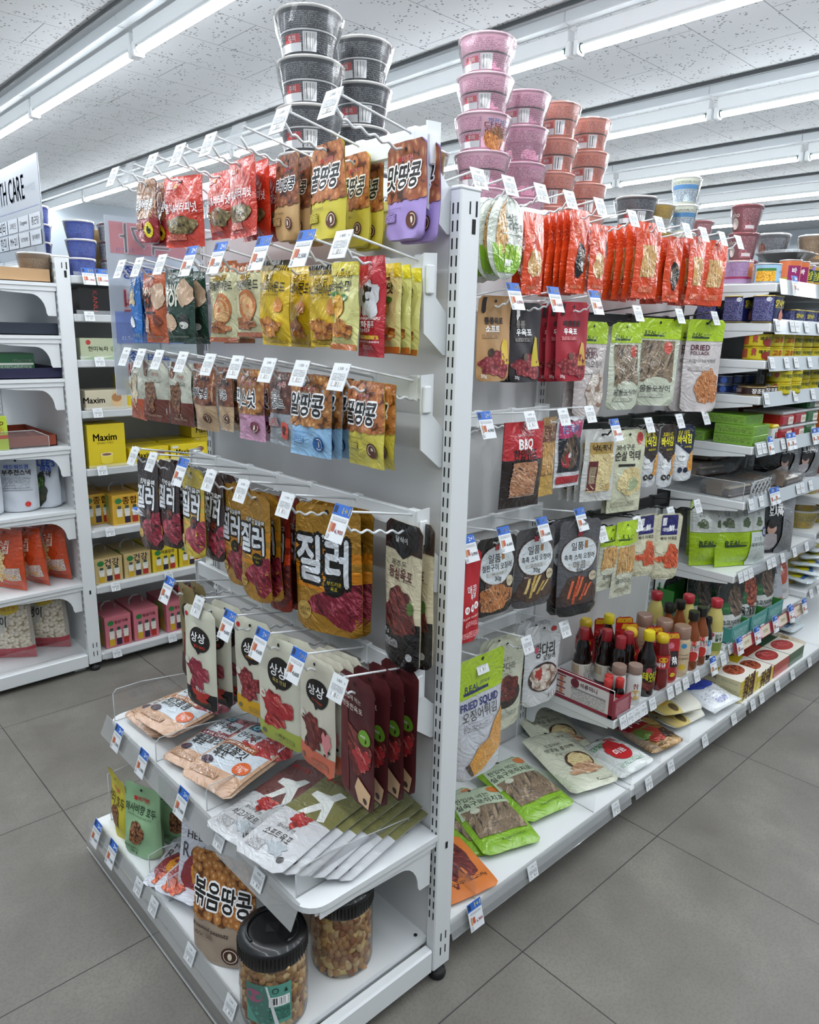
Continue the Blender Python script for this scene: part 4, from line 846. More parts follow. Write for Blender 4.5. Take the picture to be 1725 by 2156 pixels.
 'eomuk': ('stand', .022, '#cfcbae', 'g', [('r', .22, .02, .84, .32, '#221f66'), ('r', .26, .06, .42, .18, '#e8e8ee'), T('대림', .4, .24, .22, W_, bold=.04), T('鮮', .62, .22, .2, W_, bold=.06), T('어묵', .78, .25, .14, W_), T('빠삭 어묵칩', .52, .37, .6, '#2a241c', bold=.03), ('e', .22, .53, .14, .14, '#dcd8bc'), ('b', .66, .66, .3, .4, 'orangestrip', .2), ('b', .24, .68, .18, .1, 'orangestrip', .1), ('r', .1, .92, .85, .96, 'fine:#cfcbae:#77735c:3')]),
 'friedsquid': ('stand', .04, '#c9cbd2', 'g', [('r', 0, 0, 1, .32, '#a9c91e'), T('REAL', .3, .245, .3, '#1c2a5c', bold=.05), T('price', .58, .235, .22, '#1c2a5c', shear=.3), ('r', .12, .27, .66, .295, '#1c2a5c'), T('FRIED SQUID', .46, .39, .8, '#1c2470', bold=.06, hs=1.25), T('오징어튀김', .46, .47, .72, '#26262c', hs=1.2), ('r', .12, .53, .72, .532, '#555'), ('r', .14, .55, .66, .59, 'fine:#c9cbd2:#55555c:2.5'), ('p', [(.2, .9), (.22, .84), (.4, .74), (.6, .7), (.78, .58), (.96, .5), (.98, .84), (.8, .87), (.5, .95), (.3, .97)], 'fried'), ('p', [(.14, .87), (.2, .85), (.3, .96), (.26, .97)], '#4a3430')]),
 'legcream': ('stand', .026, '#c8cab6', 'g', [T('쫄깃', .84, .12, .14, '#333'), ('r', .4, .2, .66, .225, 'fine:#c8cab6:#77775c:2'), T('굿다리', .54, .3, .4, '#2c2c28', hs=1.2), ('r', .4, .37, .66, .385, 'fine:#c8cab6:#77775c:3'), ('e', .48, .6, .4, .3, '#2c2422'), ('b', .48, .54, .36, .26, 'jerkydark', .2), ('r', .1, .8, .8, .86, 'fine:#bcc0b4:#77775c:3')]),
 'legwhite': ('stand', .026, '#d2d4d6', 'g', [('e', .8, .09, .08, .06, '#b8242c'), T('그남큰바', .3, .24, .3, K, shear=.2), T('왕다리', .55, .32, .56, K, bold=.03, hs=1.5, shear=.1), T('오징어', .66, .42, .34, K, bold=.02), ('e', .3, .3, .05, .07, '#c84a5c'), ('e', .5, .65, .42, .32, '#3c2c28'), ('b', .5, .65, .38, .28, 'white_shell', .12), ('b', .36, .6, .1, .12, '#a8342c', .3), ('r', .68, .88, .9, .94, 'bar')]),
 'wasabi': ('stand', .05, '#8fb48a', 'm', [T('머거본', .56, .2, .3, '#c8242c', bold=.05), ('r', .3, .17, .38, .23, '#c8242c'), T('와사비향 호두', .5, .34, .86, '#1f3a1c', bold=.03, hs=1.35), T('WASABI FLAVOR WALNUT', .5, .43, .7, '#4a6a44'), ('b', .5, .64, .2, .25, 'walnut', .12), ('r', .48, .5, .52, .76, '#4a2a18'), T('100 g', .42, .93, .2, '#1f3a1c', bold=.03), ('r', .1, .86, .5, .9, 'fine:#8fb48a:#3a5a34:3')]),
 'butterwalnut': ('stand', .05, '#c8bc3c', 'm', [T('머거본', .5, .24, .34, '#c8245c', bold=.05), T('버터 호두', .5, .4, .8, '#3a2c10', bold=.03, hs=1.35), ('b', .5, .66, .22, .26, 'walnut', .12)]),
 'realpotato': ('flat', .02, '#c9ccd6', 'g', [T('HEL', .3, .26, .3, K), T('Real', .3, .42, .4, '#3a3a44', hs=1.4), ('e', .74, .2, .12, .12, '#2a8ac8'), ('b', .36, .68, .26, .36, '#8a2c34', .1), ('b', .42, .64, .16, .2, '#d8902c', .1), ('e', .66, .6, .16, .16, '#5a2a84'), T('100%', .66, .585, .2, W_), T('고구마', .66, .63, .2, W_), ('b', .4, .88, .22, .16, 'orangestrip', .2)]),
 'bigpeanut': ('stand', .055, '#a89684', 'm', [('r', 0, 0, 1, .58, 'peanut')] + [('e', .08 + .12 * i, .58 + .015 * math.sin(i * 2), .08, .07, 'peanut') for i in range(8)] + [T('볶음땅콩', .5, .4, .92, K, out=W_, ow=.13, bold=.05, hs=1.5), T('Roasted peanuts', .38, .7, .6, '#2a1c14', bold=.03), ('r', .1, .75, .4, .79, 'fine:#a89684:#3a2a20:2.5')] + seal(.72, .87, '#4a261c')),
 'darkpouch': ('flat', .03, '#3a3c40', 'g', [('r', .1, .3, .5, .9, '#2a2c30'), ('b', .6, .8, .3, .3, '#9a8a3c', .2), ('b', .4, .5, .3, .4, '#4a4c52', .2)]),
 'tumba': ('flat', .028, '#b08c74', 'g', anju('TUMBA CHEESE', '#a8622c', '치즈콤콤', '툼바치즈')),
 'lava': ('flat', .028, '#b08c74', 'g', anju('LAVA CHEWY', '#7a1f34', '매콤쫄깃', '육포')),
 'sweet': ('flat', .03, '#b89a80', 'g', anju('SWEET&CHEWY', '#9a5228', '달콤쫄깃', '육포')),
 'mugred': ('flat', .010, '#c3c5c8', 'g', mugeo('#6e4542', '쇠고기육포', '참나무훈연')),
 'mugolive': ('flat', .008, '#c3c5c8', 'g', mugeo('#77764a', '소프트육포', '참나무훈연')),
 'filefish': ('flat', .03, '#7fae1e', 'g', [('p', [(.1, .05), (.9, .05), (.98, .4), (.02, .5)], '#b4c4a8'), T('한입에 먹는', .42, .2, .6, K, bold=.02), T('실속구운쥐치포', .5, .3, .86, K, bold=.03), ('e', .86, .14, .11, .1, '#d8742c'), ('r', .08, .38, .92, .8, 'fish'), ('e', .3, .42, .08, .06, '#c8ccb8'), T('Roasted filefish', .6, .88, .4, '#3a5a10')]),
 'peanutsquid': ('flat', .03, '#c6c9b4', 'g', [T('냥냥', .72, .14, .14, K), T('오징어는', .4, .27, .34, '#2c2c28'), T('땅콩을 좋아해', .46, .35, .6, '#2c2c28', bold=.01), ('r', .3, .42, .6, .45, 'fine:#c6c9b4:#77775c:2'), ('e', .6, .6, .26, .24, '#4a2c20'), ('b', .6, .6, .22, .2, 'shred', .1), ('b', .56, .74, .3, .14, 'pork', .2), ('r', .6, .9, .9, .94, 'fine:#c6c9b4:#77775c:3')]),
 'orangejerky': ('flat', .02, '#c8702c', 'm', [('b', .34, .4, .2, .56, 'jerkydark', .15), ('b', .66, .42, .17, .5, 'jerkydark', .15), ('r', .1, .78, .8, .82, 'fine:#c8702c:#3a1c10:2.5'), T('45g', .84, .8, .12, K)]),
 'msg': ('flat', .04, '#d3d8d6', 'g', [T('감칠맛', .3, .24, .4, '#3a8a4c', bold=.04), T('미원', .68, .2, .26, '#c8242c', bold=.08), ('e', .52, .5, .24, .3, '#c8242c'), ('r', .26, .4, .78, .5, '#c8242c'), T('미원', .52, .54, .26, W_, bold=.06), ('r', .2, .8, .8, .88, 'fine:#d3d8d6:#5a9a6c:2')]),
 'dasida': ('flat', .035, '#8a6a3c', 'f', [('r', .02, .05, .98, .42, '#a01c24'), T('다시다', .4, .24, .6, W_, bold=.08, hs=1.2), ('e', .8, .38, .16, .18, '#c8a868'), ('b', .5, .68, .26, .22, '#a83a30', .2), ('b', .26, .6, .18, .14, '#5a7a34', .2), ('b', .76, .74, .16, .14, '#3a2418', .2), ('r', .1, .9, .5, .95, 'fine:#8a6a3c:#2a1c10:3')]),
 'sugar': ('pillow', .06, '#d6dade', 'g', [('p', [(.12, .08), (.88, .04), (.94, .52), (.7, .62), (.36, .62), (.12, .5)], '#2442b0'), T('백설', .4, .2, .3, W_, bold=.04), T('하얀설탕', .5, .36, .66, W_, bold=.08, hs=1.2), T('하얀설탕', .5, .88, .4, '#2442b0')] + [('e', .15 + .14 * i, .7 + .06 * j, .012, .012, '#5a6ab0') for i in range(6) for j in range(3)]),
 'lemonsugar': ('stand', .04, '#cfcdc0', 'm', [('r', 0, .06, 1, .5, '#c9b468'), ('e', .5, .32, .17, .15, '#d8a83c'), ('e', .8, .2, .16, .14, '#d8b04c'), ('e', .18, .4, .13, .08, '#5a4a2c'), T('SUGAR', .5, .6, .3, '#5a5a54')]),
 'popcorn': ('pillow', .075, '#c8481c', 'g', [T('크리스피', .5, .2, .5, '#e8d8c8', bold=.04), T('팝콘칩', .5, .3, .5, '#e8d8c8', bold=.06), ('b', .4, .56, .3, .4, 'popcorn', .25), T('POPCORN', .5, .76, .8, '#e0a020', bold=.08, hs=1.3), ('r', .62, .6, .95, .82, 'fine:#d8ccc4:#8a5a4c:2')]),
 'leekchip': ('stand', .08, '#c9ced6', 'm', [T('에드워드권', .5, .18, .6, '#2a5ac8', bold=.05), T('부추전스낵', .5, .28, .7, K, bold=.06), ('r', .15, .36, .85, .56, 'fine:#c9ced6:#6a6e78:2.5'), ('e', .78, .86, .07, .07, '#c8342c'), ('r', .1, .58, .9, .6, '#a0a4ac')]),
 'leekfront': ('stand', .08, '#c9ced6', 'm', [T("LEE'S", .6, .16, .6, '#2a5ac8', bold=.08), T('배추', .6, .27, .36, '#2a5ac8', bold=.05), T('스낵', .6, .36, .36, K, bold=.06), ('b', .4, .66, .34, .5, '#2c3228', .15), ('b', .42, .56, .2, .24, 'leafy', .2), ('b', .42, .78, .24, .16, '#4a4a34', .2)]),
 'puff': ('pillow', .085, '#b8b0a4', 'g', [('r', .04, .06, .96, .78, 'tofu'), ('r', 0, .78, 1, 1, '#b02438'), ('b', .36, .3, .28, .24, '#c9c6bc', .1), T('강냉이', .38, .3, .44, K, bold=.05, hs=1.3), ('e', .6, .12, .22, .1, '#e0c020'), T('우리 강정', .6, .12, .3, '#b02438')]),
 'seaweedlime': ('pillow', .085, '#9cbf10', 'g', [('r', 0, .04, 1, .5, '#b8bcb8'), ('r', 0, .0, 1, .14, '#9cbf10')] + [('r', .31 * i + .02, .14, .31 * i + .28, .5, '#c2c6c2') for i in range(3)] + [T('김', .31 * i + .14, .24, .08, '#4a4a44') for i in range(3)] + [('b', .31 * i + .16, .38, .08, .08, '#4a5a34', .2) for i in range(3)] + [T('REAL', .24, .66, .28, '#1f3a1c', bold=.06), T('price', .44, .66, .14, '#1f3a1c', shear=.3), ('r', .1, .69, .5, .715, '#1f3a1c'), ('r', .58, .52, 1, 1, '#c2ccc8'), T('갓구운', .74, .62, .2, '#333'), T('재래식탁김', .76, .7, .34, '#333', bold=.02), ('e', .92, .53, .08, .09, '#1c2a6a'), T('12', .92, .53, .09, W_, bold=.05)]),
 'seaweedblack': ('pillow', .09, '#131315', 'g', [('r', .4, .12, .62, .19, '#b02c24'), T('국내산', .51, .155, .16, W_), T('이문', .56, .24, .3, W_, bold=.09, hs=1.2), T('도시락김', .58, .33, .36, W_, bold=.09, hs=1.2), ('r', .68, .0, 1, 1, '#7a7c80'), ('r', .72, .4, .98, .9, 'fine:#8a8c90:#44464a:2'), ('e', .46, .56, .085, .11, '#c8a090'), ('b', .46, .5, .09, .07, '#1c1412', .1), ('p', [(.3, .95), (.28, .75), (.38, .66), (.46, .64), (.56, .66), (.62, .8), (.6, .95)], '#b4acb0')]),
 'soupred': ('stand', .05, '#cfd0cc', 'g', [('r', 0, 0, 1, .55, '#16281c'), ('b', .66, .3, .28, .5, 'stew', .1), ('e', .3, .42, .2, .2, '#1f5a2c'), T('bibigo', .3, .42, .26, '#5aa84c', bold=.03), T('육개장', .5, .68, .64, K, bold=.05, hs=1.2), T('Spicy Beef Soup', .5, .77, .6, '#2a2a2a')]),
 'soupblack': ('stand', .05, '#cfd0cc', 'g', [('r', 0, 0, 1, .55, '#12201a'), ('b', .64, .32, .28, .46, 'squiddark', .1), ('e', .26, .44, .18, .18, '#1f5a2c'), T('bibigo', .26, .44, .22, '#5aa84c'), T('소고기미역국', .5, .7, .74, K, bold=.04, hs=1.2), T('Seaweed Soup', .5, .8, .6, '#2a2a2a')]),
 'lavergrey': ('stand', .05, '#a6a9ae', 'g', [T('직화', .3, .2, .3, K, bold=.06), T('들기름김', .5, .32, .6, K, bold=.06), ('r', 0, .86, 1, 1, '#a8502c'), ('r', .2, .5, .7, .66, 'fine:#a6a9ae:#55585c:2')]),
 'laverred': ('stand', .05, '#b8b8b8', 'g', [('b', .4, .35, .3, .5, '#3a2c30', .1), ('e', .62, .4, .3, .4, '#b0482c'), T('124', .62, .4, .26, W_, bold=.05), ('r', .2, .8, .8, .88, 'fine:#b8b8b8:#55585c:2')]),
 'ketchup': ('stand', .04, '#b01c1c', 'g', [('r', .05, .02, .95, .12, '#d8a020'), T('토마토', .6, .44, .6, W_, out=K, ow=.08, bold=.06), T('케찹', .6, .56, .5, W_, out=K, ow=.08, bold=.06), ('e', .5, .26, .2, .16, '#c86a7a'), ('r', .1, .36, .9, .66, '#221010'), T('케찹', .5, .52, .6, W_, bold=.06), ('e', .6, .82, .16, .12, '#d8c020')]),
 'bowlfilm': ('flat', .03, '#c6cfd3', 'g', [('b', .4, .5, .3, .3, '#d8cc20', .3), ('r', .1, .7, .5, .8, '#3a6aa8')]),
 'driedpack': ('flat', .03, '#c9b79a', 'g', [('r', 0, .1, 1, .6, '#3a2a5c'), ('r', .1, .3, .9, .7, 'tofu'), ('r', .2, .5, .6, .66, '#8a6a2c')]),
}
BAGMESH = {}
def bag_mesh(name, w, h, tmax=None, seed=None):
    kind, T_, base, fin, L = D[name]
    if tmax: T_ = min(T_, tmax)
    key = (name, round(w, 3), round(h, 3), round(T_, 3), seed)
    if key in BAGMESH: return BAGMESH[key]
    mb = pouch(kind, w, h, T_, L, base, fin, seed if seed is not None else len(BAGMESH), oval=(name == 'oval'))
    BAGMESH[key] = mb.mesh(NAMES.get(name, 'snack_pouch')); return BAGMESH[key]
NAMES = {}
for k in D: NAMES[k] = 'snack_pouch'
for k in ('almond', 'honeytall', 'coffeetall', 'honey', 'salted', 'saltalmond', 'mixnut', 'coffee', 'bigpeanut', 'walnutpack', 'walnutorange', 'corn', 'butter', 'butterslim', 'garlic', 'spicyred', 'wasabi', 'butterwalnut'): NAMES[k] = 'nut_bag'
for k in ('sirloin', 'killergold', 'killerfire', 'killersmall', 'killerdark', 'killeryellow', 'stickred', 'sangpink', 'sanggreen', 'sangyellow', 'sangblack', 'sangolive', 'kraft', 'greybeef', 'redbeef', 'tumba', 'lava', 'sweet', 'mugred', 'mugolive', 'orangejerky'): NAMES[k] = 'jerky_pouch'
for k in ('oval', 'orangesquid', 'orangemouth', 'orangestick', 'limesliced', 'limebody', 'limepollack', 'bbq', 'kraftslim', 'octopus', 'meokwhite', 'meokcream', 'redbelt', 'ironsquid', 'stickyellow', 'stickorange', 'limeslim', 'friedsquid', 'legcream', 'legwhite', 'filefish', 'peanutsquid'): NAMES[k] = 'dried_seafood_pouch'
for k in ('crispbrown', 'crispnavy', 'seaweedlime', 'seaweedblack', 'lavergrey', 'laverred'): NAMES[k] = 'seaweed_snack_pouch'
NAMES['popcorn'] = NAMES['puff'] = NAMES['leekchip'] = NAMES['leekfront'] = 'chip_bag'
NAMES['sugar'] = NAMES['lemonsugar'] = 'sugar_bag'; NAMES['soupred'] = NAMES['soupblack'] = 'soup_pouch'; NAMES['ketchup'] = 'ketchup_pouch'
# description used in labels
DS = {
 'almond': 'lilac roasted nut bag', 'honeytall': 'tall yellow honey nut bag', 'coffeetall': 'tan coffee peanut bag', 'anchovy': 'orange-red snack bag with nut picture', 'cereal': 'brown and maroon peanut bag', 'spicyred': 'slim red nut bag with white lettering',
 'corn': 'pale yellow corn almond bag', 'butter': 'bright yellow almond bag', 'butterslim': 'slim bright yellow almond bag', 'garlic': 'cream almond bag with toast picture', 'bananagreen': 'dark green banana chip bag', 'bananaorange': 'burnt orange banana chip bag', 'bluesnack': 'blue snack bag seen edgewise',
 'honey': 'small yellow honey peanut bag', 'salted': 'light blue salted peanut bag', 'saltalmond': 'grey salted almond bag', 'mixnut': 'pink mixed nut bag', 'coffee': 'small beige coffee peanut bag', 'walnutpack': 'pale grey and maroon walnut bag', 'walnutorange': 'pale grey and orange nut bag',
 'sirloin': 'cream and black jerky pouch', 'killergold': 'big gold foil jerky pouch', 'killerfire': 'dark red foil jerky pouch', 'killersmall': 'gold foil jerky pouch', 'killerdark': 'dark brown jerky pouch', 'killeryellow': 'mustard yellow jerky pouch', 'stickred': 'wine red jerky stick pouch',
 'sangpink': 'cream jerky pouch with salmon bottom', 'sanggreen': 'cream jerky pouch with green bottom', 'sangyellow': 'cream jerky pouch with yellow bottom', 'sangblack': 'cream jerky pouch with black bottom', 'sangolive': 'olive brown jerky pouch',
 'oval': 'white and green oval seafood pack', 'orangesquid': 'orange pouch of flat dried squid', 'orangemouth': 'orange pouch with dark squid window', 'orangestick': 'orange pouch of tan squid sticks', 'kraft': 'kraft brown sausage jerky pouch', 'greybeef': 'charcoal sausage jerky pouch', 'redbeef': 'red sausage jerky pouch',
 'limesliced': 'lime topped sliced squid bag', 'limebody': 'lime topped bag with grey squid window', 'limepollack': 'lime topped dried pollack bag', 'bbq': 'red and black barbecue filefish bag', 'kraftslim': 'slim tan fish noodle bag', 'octopus': 'silver bag with dark dried strips', 'meokwhite': 'white and gold pollack bag', 'meokcream': 'cream roasted pollack bag',
 'crispbrown': 'brown and white seaweed crisp bag', 'crispnavy': 'navy and white seaweed crisp bag', 'redbelt': 'red fish snack pouch half hidden', 'ironsquid': 'black grilled squid pouch', 'stickyellow': 'grey squid stick pouch with yellow sticks', 'stickorange': 'grey squid stick pouch with orange sticks', 'limeslim': 'narrow lime topped sliced squid bag', 'eomuk': 'cream and navy fish cake chip bag',
 'friedsquid': 'large lime topped fried squid bag', 'legcream': 'pale cream squid leg bag', 'legwhite': 'white squid leg bag with bowl picture',
}
BAGS = [
('almond','E','top',-0.281,0.135,1.650,-93,0.100,0.151,2,0.028),
('honeytall','E','top',-0.331,0.280,1.661,-93,0.100,0.157,1,0.020),
('honeytall','E','top',-0.270,0.280,1.653,-95,0.085,0.156,2,0.030),
('coffeetall','E','top',-0.317,0.420,1.665,-95,0.086,0.152,3,0.026),
('anchovy','E','top',-0.358,0.521,1.665,-95,0.109,0.142,3,0.030),
('anchovy','E','top',-0.328,0.643,1.664,-92,0.120,0.132,1,0.020),
('anchovy','E','top',-0.356,0.766,1.665,-76,0.120,0.145,1,0.020),
('cereal','E','top',-0.383,0.885,1.669,-85,0.085,0.136,2,0.030),
('spicyred','E','second',-0.365,0.122,1.466,-90,0.065,0.157,1,0.020),
('corn','E','second',-0.335,0.122,1.456,-91,0.075,0.140,3,0.022),
('corn','E','second',-0.387,0.160,1.457,-93,0.075,0.138,1,0.020),
('butter','E','second',-0.380,0.218,1.456,-84,0.090,0.134,1,0.020),
('butterslim','E','second',-0.342,0.346,1.462,-90,0.075,0.144,1,0.020),
('butter','E','second',-0.398,0.346,1.468,-88,0.090,0.147,1,0.020),
('garlic','E','second',-0.363,0.496,1.475,-87,0.090,0.141,2,0.030),
('garlic','E','second',-0.355,0.611,1.483,-80,0.090,0.162,2,0.030),
('bananagreen','E','second',-0.384,0.747,1.471,-78,0.095,0.155,2,0.030),
('bananaorange','E','second',-0.387,0.863,1.468,-82,0.095,0.155,1,0.020),
('bluesnack','E','second',-0.386,0.972,1.478,-95,0.069,0.166,2,0.025),
('honey','E','third',-0.368,0.127,1.269,-92,0.100,0.142,2,0.025),
('salted','E','third',-0.404,0.236,1.275,-82,0.100,0.142,3,0.025),
('saltalmond','E','third',-0.395,0.337,1.274,-91,0.090,0.135,1,0.020),
('mixnut','E','third',-0.395,0.449,1.274,-87,0.090,0.139,2,0.030),
('coffee','E','third',-0.390,0.555,1.272,-95,0.072,0.130,2,0.025),
('coffee','E','third',-0.372,0.672,1.273,-83,0.080,0.145,1,0.020),
('walnutpack','E','third',-0.372,0.787,1.271,-83,0.090,0.144,3,0.020),
('walnutpack','E','third',-0.390,0.885,1.272,-74,0.090,0.144,1,0.020),
('walnutorange','E','third',-0.388,0.986,1.263,-91,0.090,0.139,1,0.020),
('sirloin','E','fourth',-0.280,0.123,1.015,-95,0.108,0.277,2,0.030),
('killergold','E','fourth',-0.330,0.287,1.023,-75,0.160,0.259,2,0.030),
('killerfire','E','fourth',-0.353,0.425,1.020,-95,0.100,0.239,2,0.030),
('killersmall','E','fourth',-0.394,0.441,1.029,-87,0.100,0.224,2,0.020),
('killersmall','E','fourth',-0.370,0.572,1.022,-92,0.100,0.221,2,0.020),
('killerdark','E','fourth',-0.372,0.655,1.032,-93,0.100,0.194,2,0.030),
('killeryellow','E','fourth',-0.403,0.696,1.044,-89,0.100,0.203,1,0.020),
('killerdark','E','fourth',-0.386,0.852,1.035,-89,0.100,0.211,2,0.030),
('killerdark','E','fourth',-0.394,0.945,1.030,-85,0.100,0.230,1,0.020),
('stickred','E','fifth',-0.382,0.131,0.741,-95,0.109,0.260,4,0.035),
('sangpink','E','fifth',-0.380,0.256,0.734,-89,0.115,0.246,4,0.020),
('sanggreen','E','fifth',-0.381,0.384,0.730,-80,0.130,0.243,2,0.025),
('sangyellow','E','fifth',-0.368,0.513,0.730,-80,0.115,0.235,1,0.020),
('sangblack','E','fifth',-0.423,0.652,0.729,-81,0.115,0.248,3,0.035),
('sangolive','E','fifth',-0.384,0.794,0.738,-95,0.101,0.253,2,0.030),
('oval','R','top',0.160,0.291,1.641,3,0.130,0.172,3,0.035),
('orangesquid','R','top',0.271,0.303,1.620,4,0.078,0.177,2,0.030),
('orangemouth','R','top',0.508,0.343,1.660,-1,0.080,0.203,5,0.022),
('orangesquid','R','top',0.585,0.334,1.632,2,0.080,0.168,2,0.030),
('orangestick','R','top',0.800,0.317,1.659,-11,0.100,0.201,4,0.030),
('orangemouth','R','top',0.955,0.317,1.636,-8,0.075,0.181,4,0.025),
('orangestick','R','top',1.060,0.303,1.645,-5,0.085,0.193,3,0.025),
('orangestick','R','top',1.183,0.306,1.647,-18,0.100,0.195,2,0.020),
('kraft','R','second',0.193,0.339,1.436,-3,0.110,0.194,1,0.020),
('greybeef','R','second',0.344,0.365,1.427,-3,0.110,0.193,2,0.030),
('redbeef','R','second',0.516,0.348,1.436,-11,0.110,0.203,3,0.030),
('limesliced','R','second',0.660,0.378,1.390,-4,0.130,0.260,2,0.030),
('limebody','R','second',0.800,0.359,1.391,-10,0.130,0.249,1,0.020),
('limebody','R','second',0.930,0.327,1.406,-32,0.140,0.256,1,0.020),
('limepollack','R','second',1.195,0.312,1.410,-26,0.140,0.292,3,0.030),
('bbq','R','third',0.282,0.305,1.143,-5,0.140,0.214,1,0.020),
('kraftslim','R','third',0.418,0.329,1.144,4,0.068,0.208,1,0.020),
('octopus','R','third',0.536,0.345,1.137,-4,0.110,0.194,1,0.020),
('meokwhite','R','third',0.664,0.326,1.092,-14,0.120,0.205,4,0.025),
('meokcream','R','third',0.790,0.313,1.085,-15,0.130,0.247,2,0.020),
('crispbrown','R','third',0.900,0.309,1.095,-13,0.075,0.191,1,0.020),
('crispbrown','R','third',1.000,0.300,1.089,-12,0.075,0.196,1,0.020),
('crispnavy','R','third',1.090,0.294,1.083,-25,0.075,0.180,1,0.020),
('redbelt','R','fourth',0.110,0.307,0.843,4,0.081,0.228,1,0.020),
('ironsquid','R','fourth',0.220,0.319,0.858,-4,0.140,0.202,1,0.020),
('stickyellow','R','fourth',0.359,0.305,0.862,-8,0.140,0.215,1,0.020),
('stickorange','R','fourth',0.528,0.282,0.862,-16,0.140,0.275,2,0.030),
('limeslim','R','fourth',0.720,0.299,0.810,-7,0.100,0.197,1,0.020),
('limeslim','R','fourth',0.780,0.287,0.817,-7,0.100,0.237,1,0.020),
('eomuk','R','fourth',0.900,0.292,0.818,-14,0.100,0.196,1,0.020),
('eomuk','R','fourth',1.000,0.268,0.810,-25,0.100,0.215,1,0.020),
('friedsquid','R','fifth',0.143,0.285,0.578,0,0.170,0.331,1,0.020),
('legcream','R','fifth',0.326,0.354,0.541,-6,0.140,0.263,2,0.030),
('legwhite','R','fifth',0.495,0.358,0.541,-9,0.140,0.247,2,0.030),
]
# ---------------- hanging goods ----------------
NTH = {1: [''], 2: ['front one', 'rear one'], 3: ['front one', 'middle one', 'rear one'], 4: ['front one', 'second one', 'third one', 'rear one'], 5: ['front one', 'second one', 'third one', 'fourth one', 'rear one']}
CNT = {}
for b in BAGS: CNT[b[0], b[1], b[2]] = CNT.get((b[0], b[1], b[2]), 0) + 1
SEEN = {}
hkE = {r[0]: [t[0] for t in r[2]] for r in E_ROWS}; hkR = {r[0]: [t[0] for t in r[4]] for r in R_ROWS}
rng = random.Random(11)
for name, unit, row, x, y, z, deg, bw, bh, n, sp in BAGS:
    c = y if unit == 'E' else x
    lst = (hkE if unit == 'E' else hkR)[row]; hi = min(range(len(lst)), key=lambda i: abs(lst[i] - c))
    SEEN[name, unit, row, hi] = SEEN.get((name, unit, row, hi), 0) + 1; again = SEEN[name, unit, row, hi] > 1
    me = bag_mesh(name, bw, bh, max(.006, sp * .8) if n > 1 else None)
    first = None
    for i in range(n):
        a = math.radians(deg + (rng.uniform(-3, 3) if i else 0)); d = sp * i
        loc = (x + d, y, z - .012 * d / .15) if unit == 'E' else (x, min(y + d, .44), z - .012 * d / .15)
        if first is None: o = mk(me.name.split('.')[0], me, None, loc, (rng.uniform(-.01, .015), rng.uniform(-.02, .02), a)); first = o
        else: o = first.copy(); C.objects.link(o); o.location = loc; o.rotation_euler = (rng.uniform(-.01, .02), rng.uniform(-.04, .04), a)
        wh = '%s %s hook of %s row' % (ORD[hi], 'endcap' if unit == 'E' else 'aisle', row)
        q = NTH[n][i]
        if again: q = (q + ' behind').strip() if q else ('left one' if name == 'corn' else 'rear one')
        tag(o, DS[name] + (', %s' % q if q else '') + ' on ' + wh, 'snack bag', (DS[name] + 's') if n > 1 else None)

# ---------------- lying and standing pouches ----------------
def lay(name, w, h, cx, cy, z, deg, pitch, label, cat='snack bag', group=None, seed=None, roll=0):
    """centre of the pack at (cx, cy), its back at height z, face up; deg turns the text direction"""
    me = bag_mesh(name, w, h, None, seed); a = math.radians(deg)
    T_ = D[name][1]
    R = Euler((0, 0, a)).to_matrix() @ Euler((-(PI / 2 - pitch), roll, 0)).to_matrix()
    c = R @ Vector((0, 0, -(h / 2 - .012)))
    o = mk(me.name.split('.')[0], me, None, Vector((cx, cy, z + T_ / 2 + math.sin(pitch) * h / 2)) - c, R.to_euler())
    return tag(o, label, cat, group)
def stand(name, w, h, x, y, z, deg, label, lean=0, cat='snack bag', group=None, seed=None):
    me = bag_mesh(name, w, h, None, seed)
    o = mk(me.name.split('.')[0], me, None, None, (lean, 0, math.radians(deg)))
    R = Euler((lean, 0, math.radians(deg))).to_matrix(); o.location = Vector((x, y, z)) - R @ Vector((0, 0, -(h - .012)))
    return tag(o, label, cat, group)
# tray shelf of the endcap
lay('tumba', .165, .21, -.40, .855, .372, -86, .03, 'brown and pale blue cheese jerky pack lying under the tray end, lower one', seed=1)
lay('tumba', .165, .21, -.40, .795, .4, -80, .05, 'brown and pale blue cheese jerky pack lying on top of its twin', seed=1)
lay('lava', .155, .215, -.40, .635, .372, -76, .05, 'pack with dark red band lying left of the sweet jerky pack', seed=2)
lay('sweet', .16, .225, -.405, .515, .386, -78, .1, 'sweet and chewy jerky pack with brown band lying on the tray', seed=3)
lay('mugred', .125, .275, -.415, .365, .376, -80, .07, 'white pouch with maroon top leaning on the tray divider', seed=4)
for i in range(6):
    j = 5 - i
    lay('mugolive', .125, .285, -.42 + .022 * j, .232 - .014 * j, .371 + .0072 * i, -80 - .6 * j, .07, 'white pouch with olive top leaning at the tray end, %s from the front' % ORD[j], group='olive topped jerky pouches', seed=5)
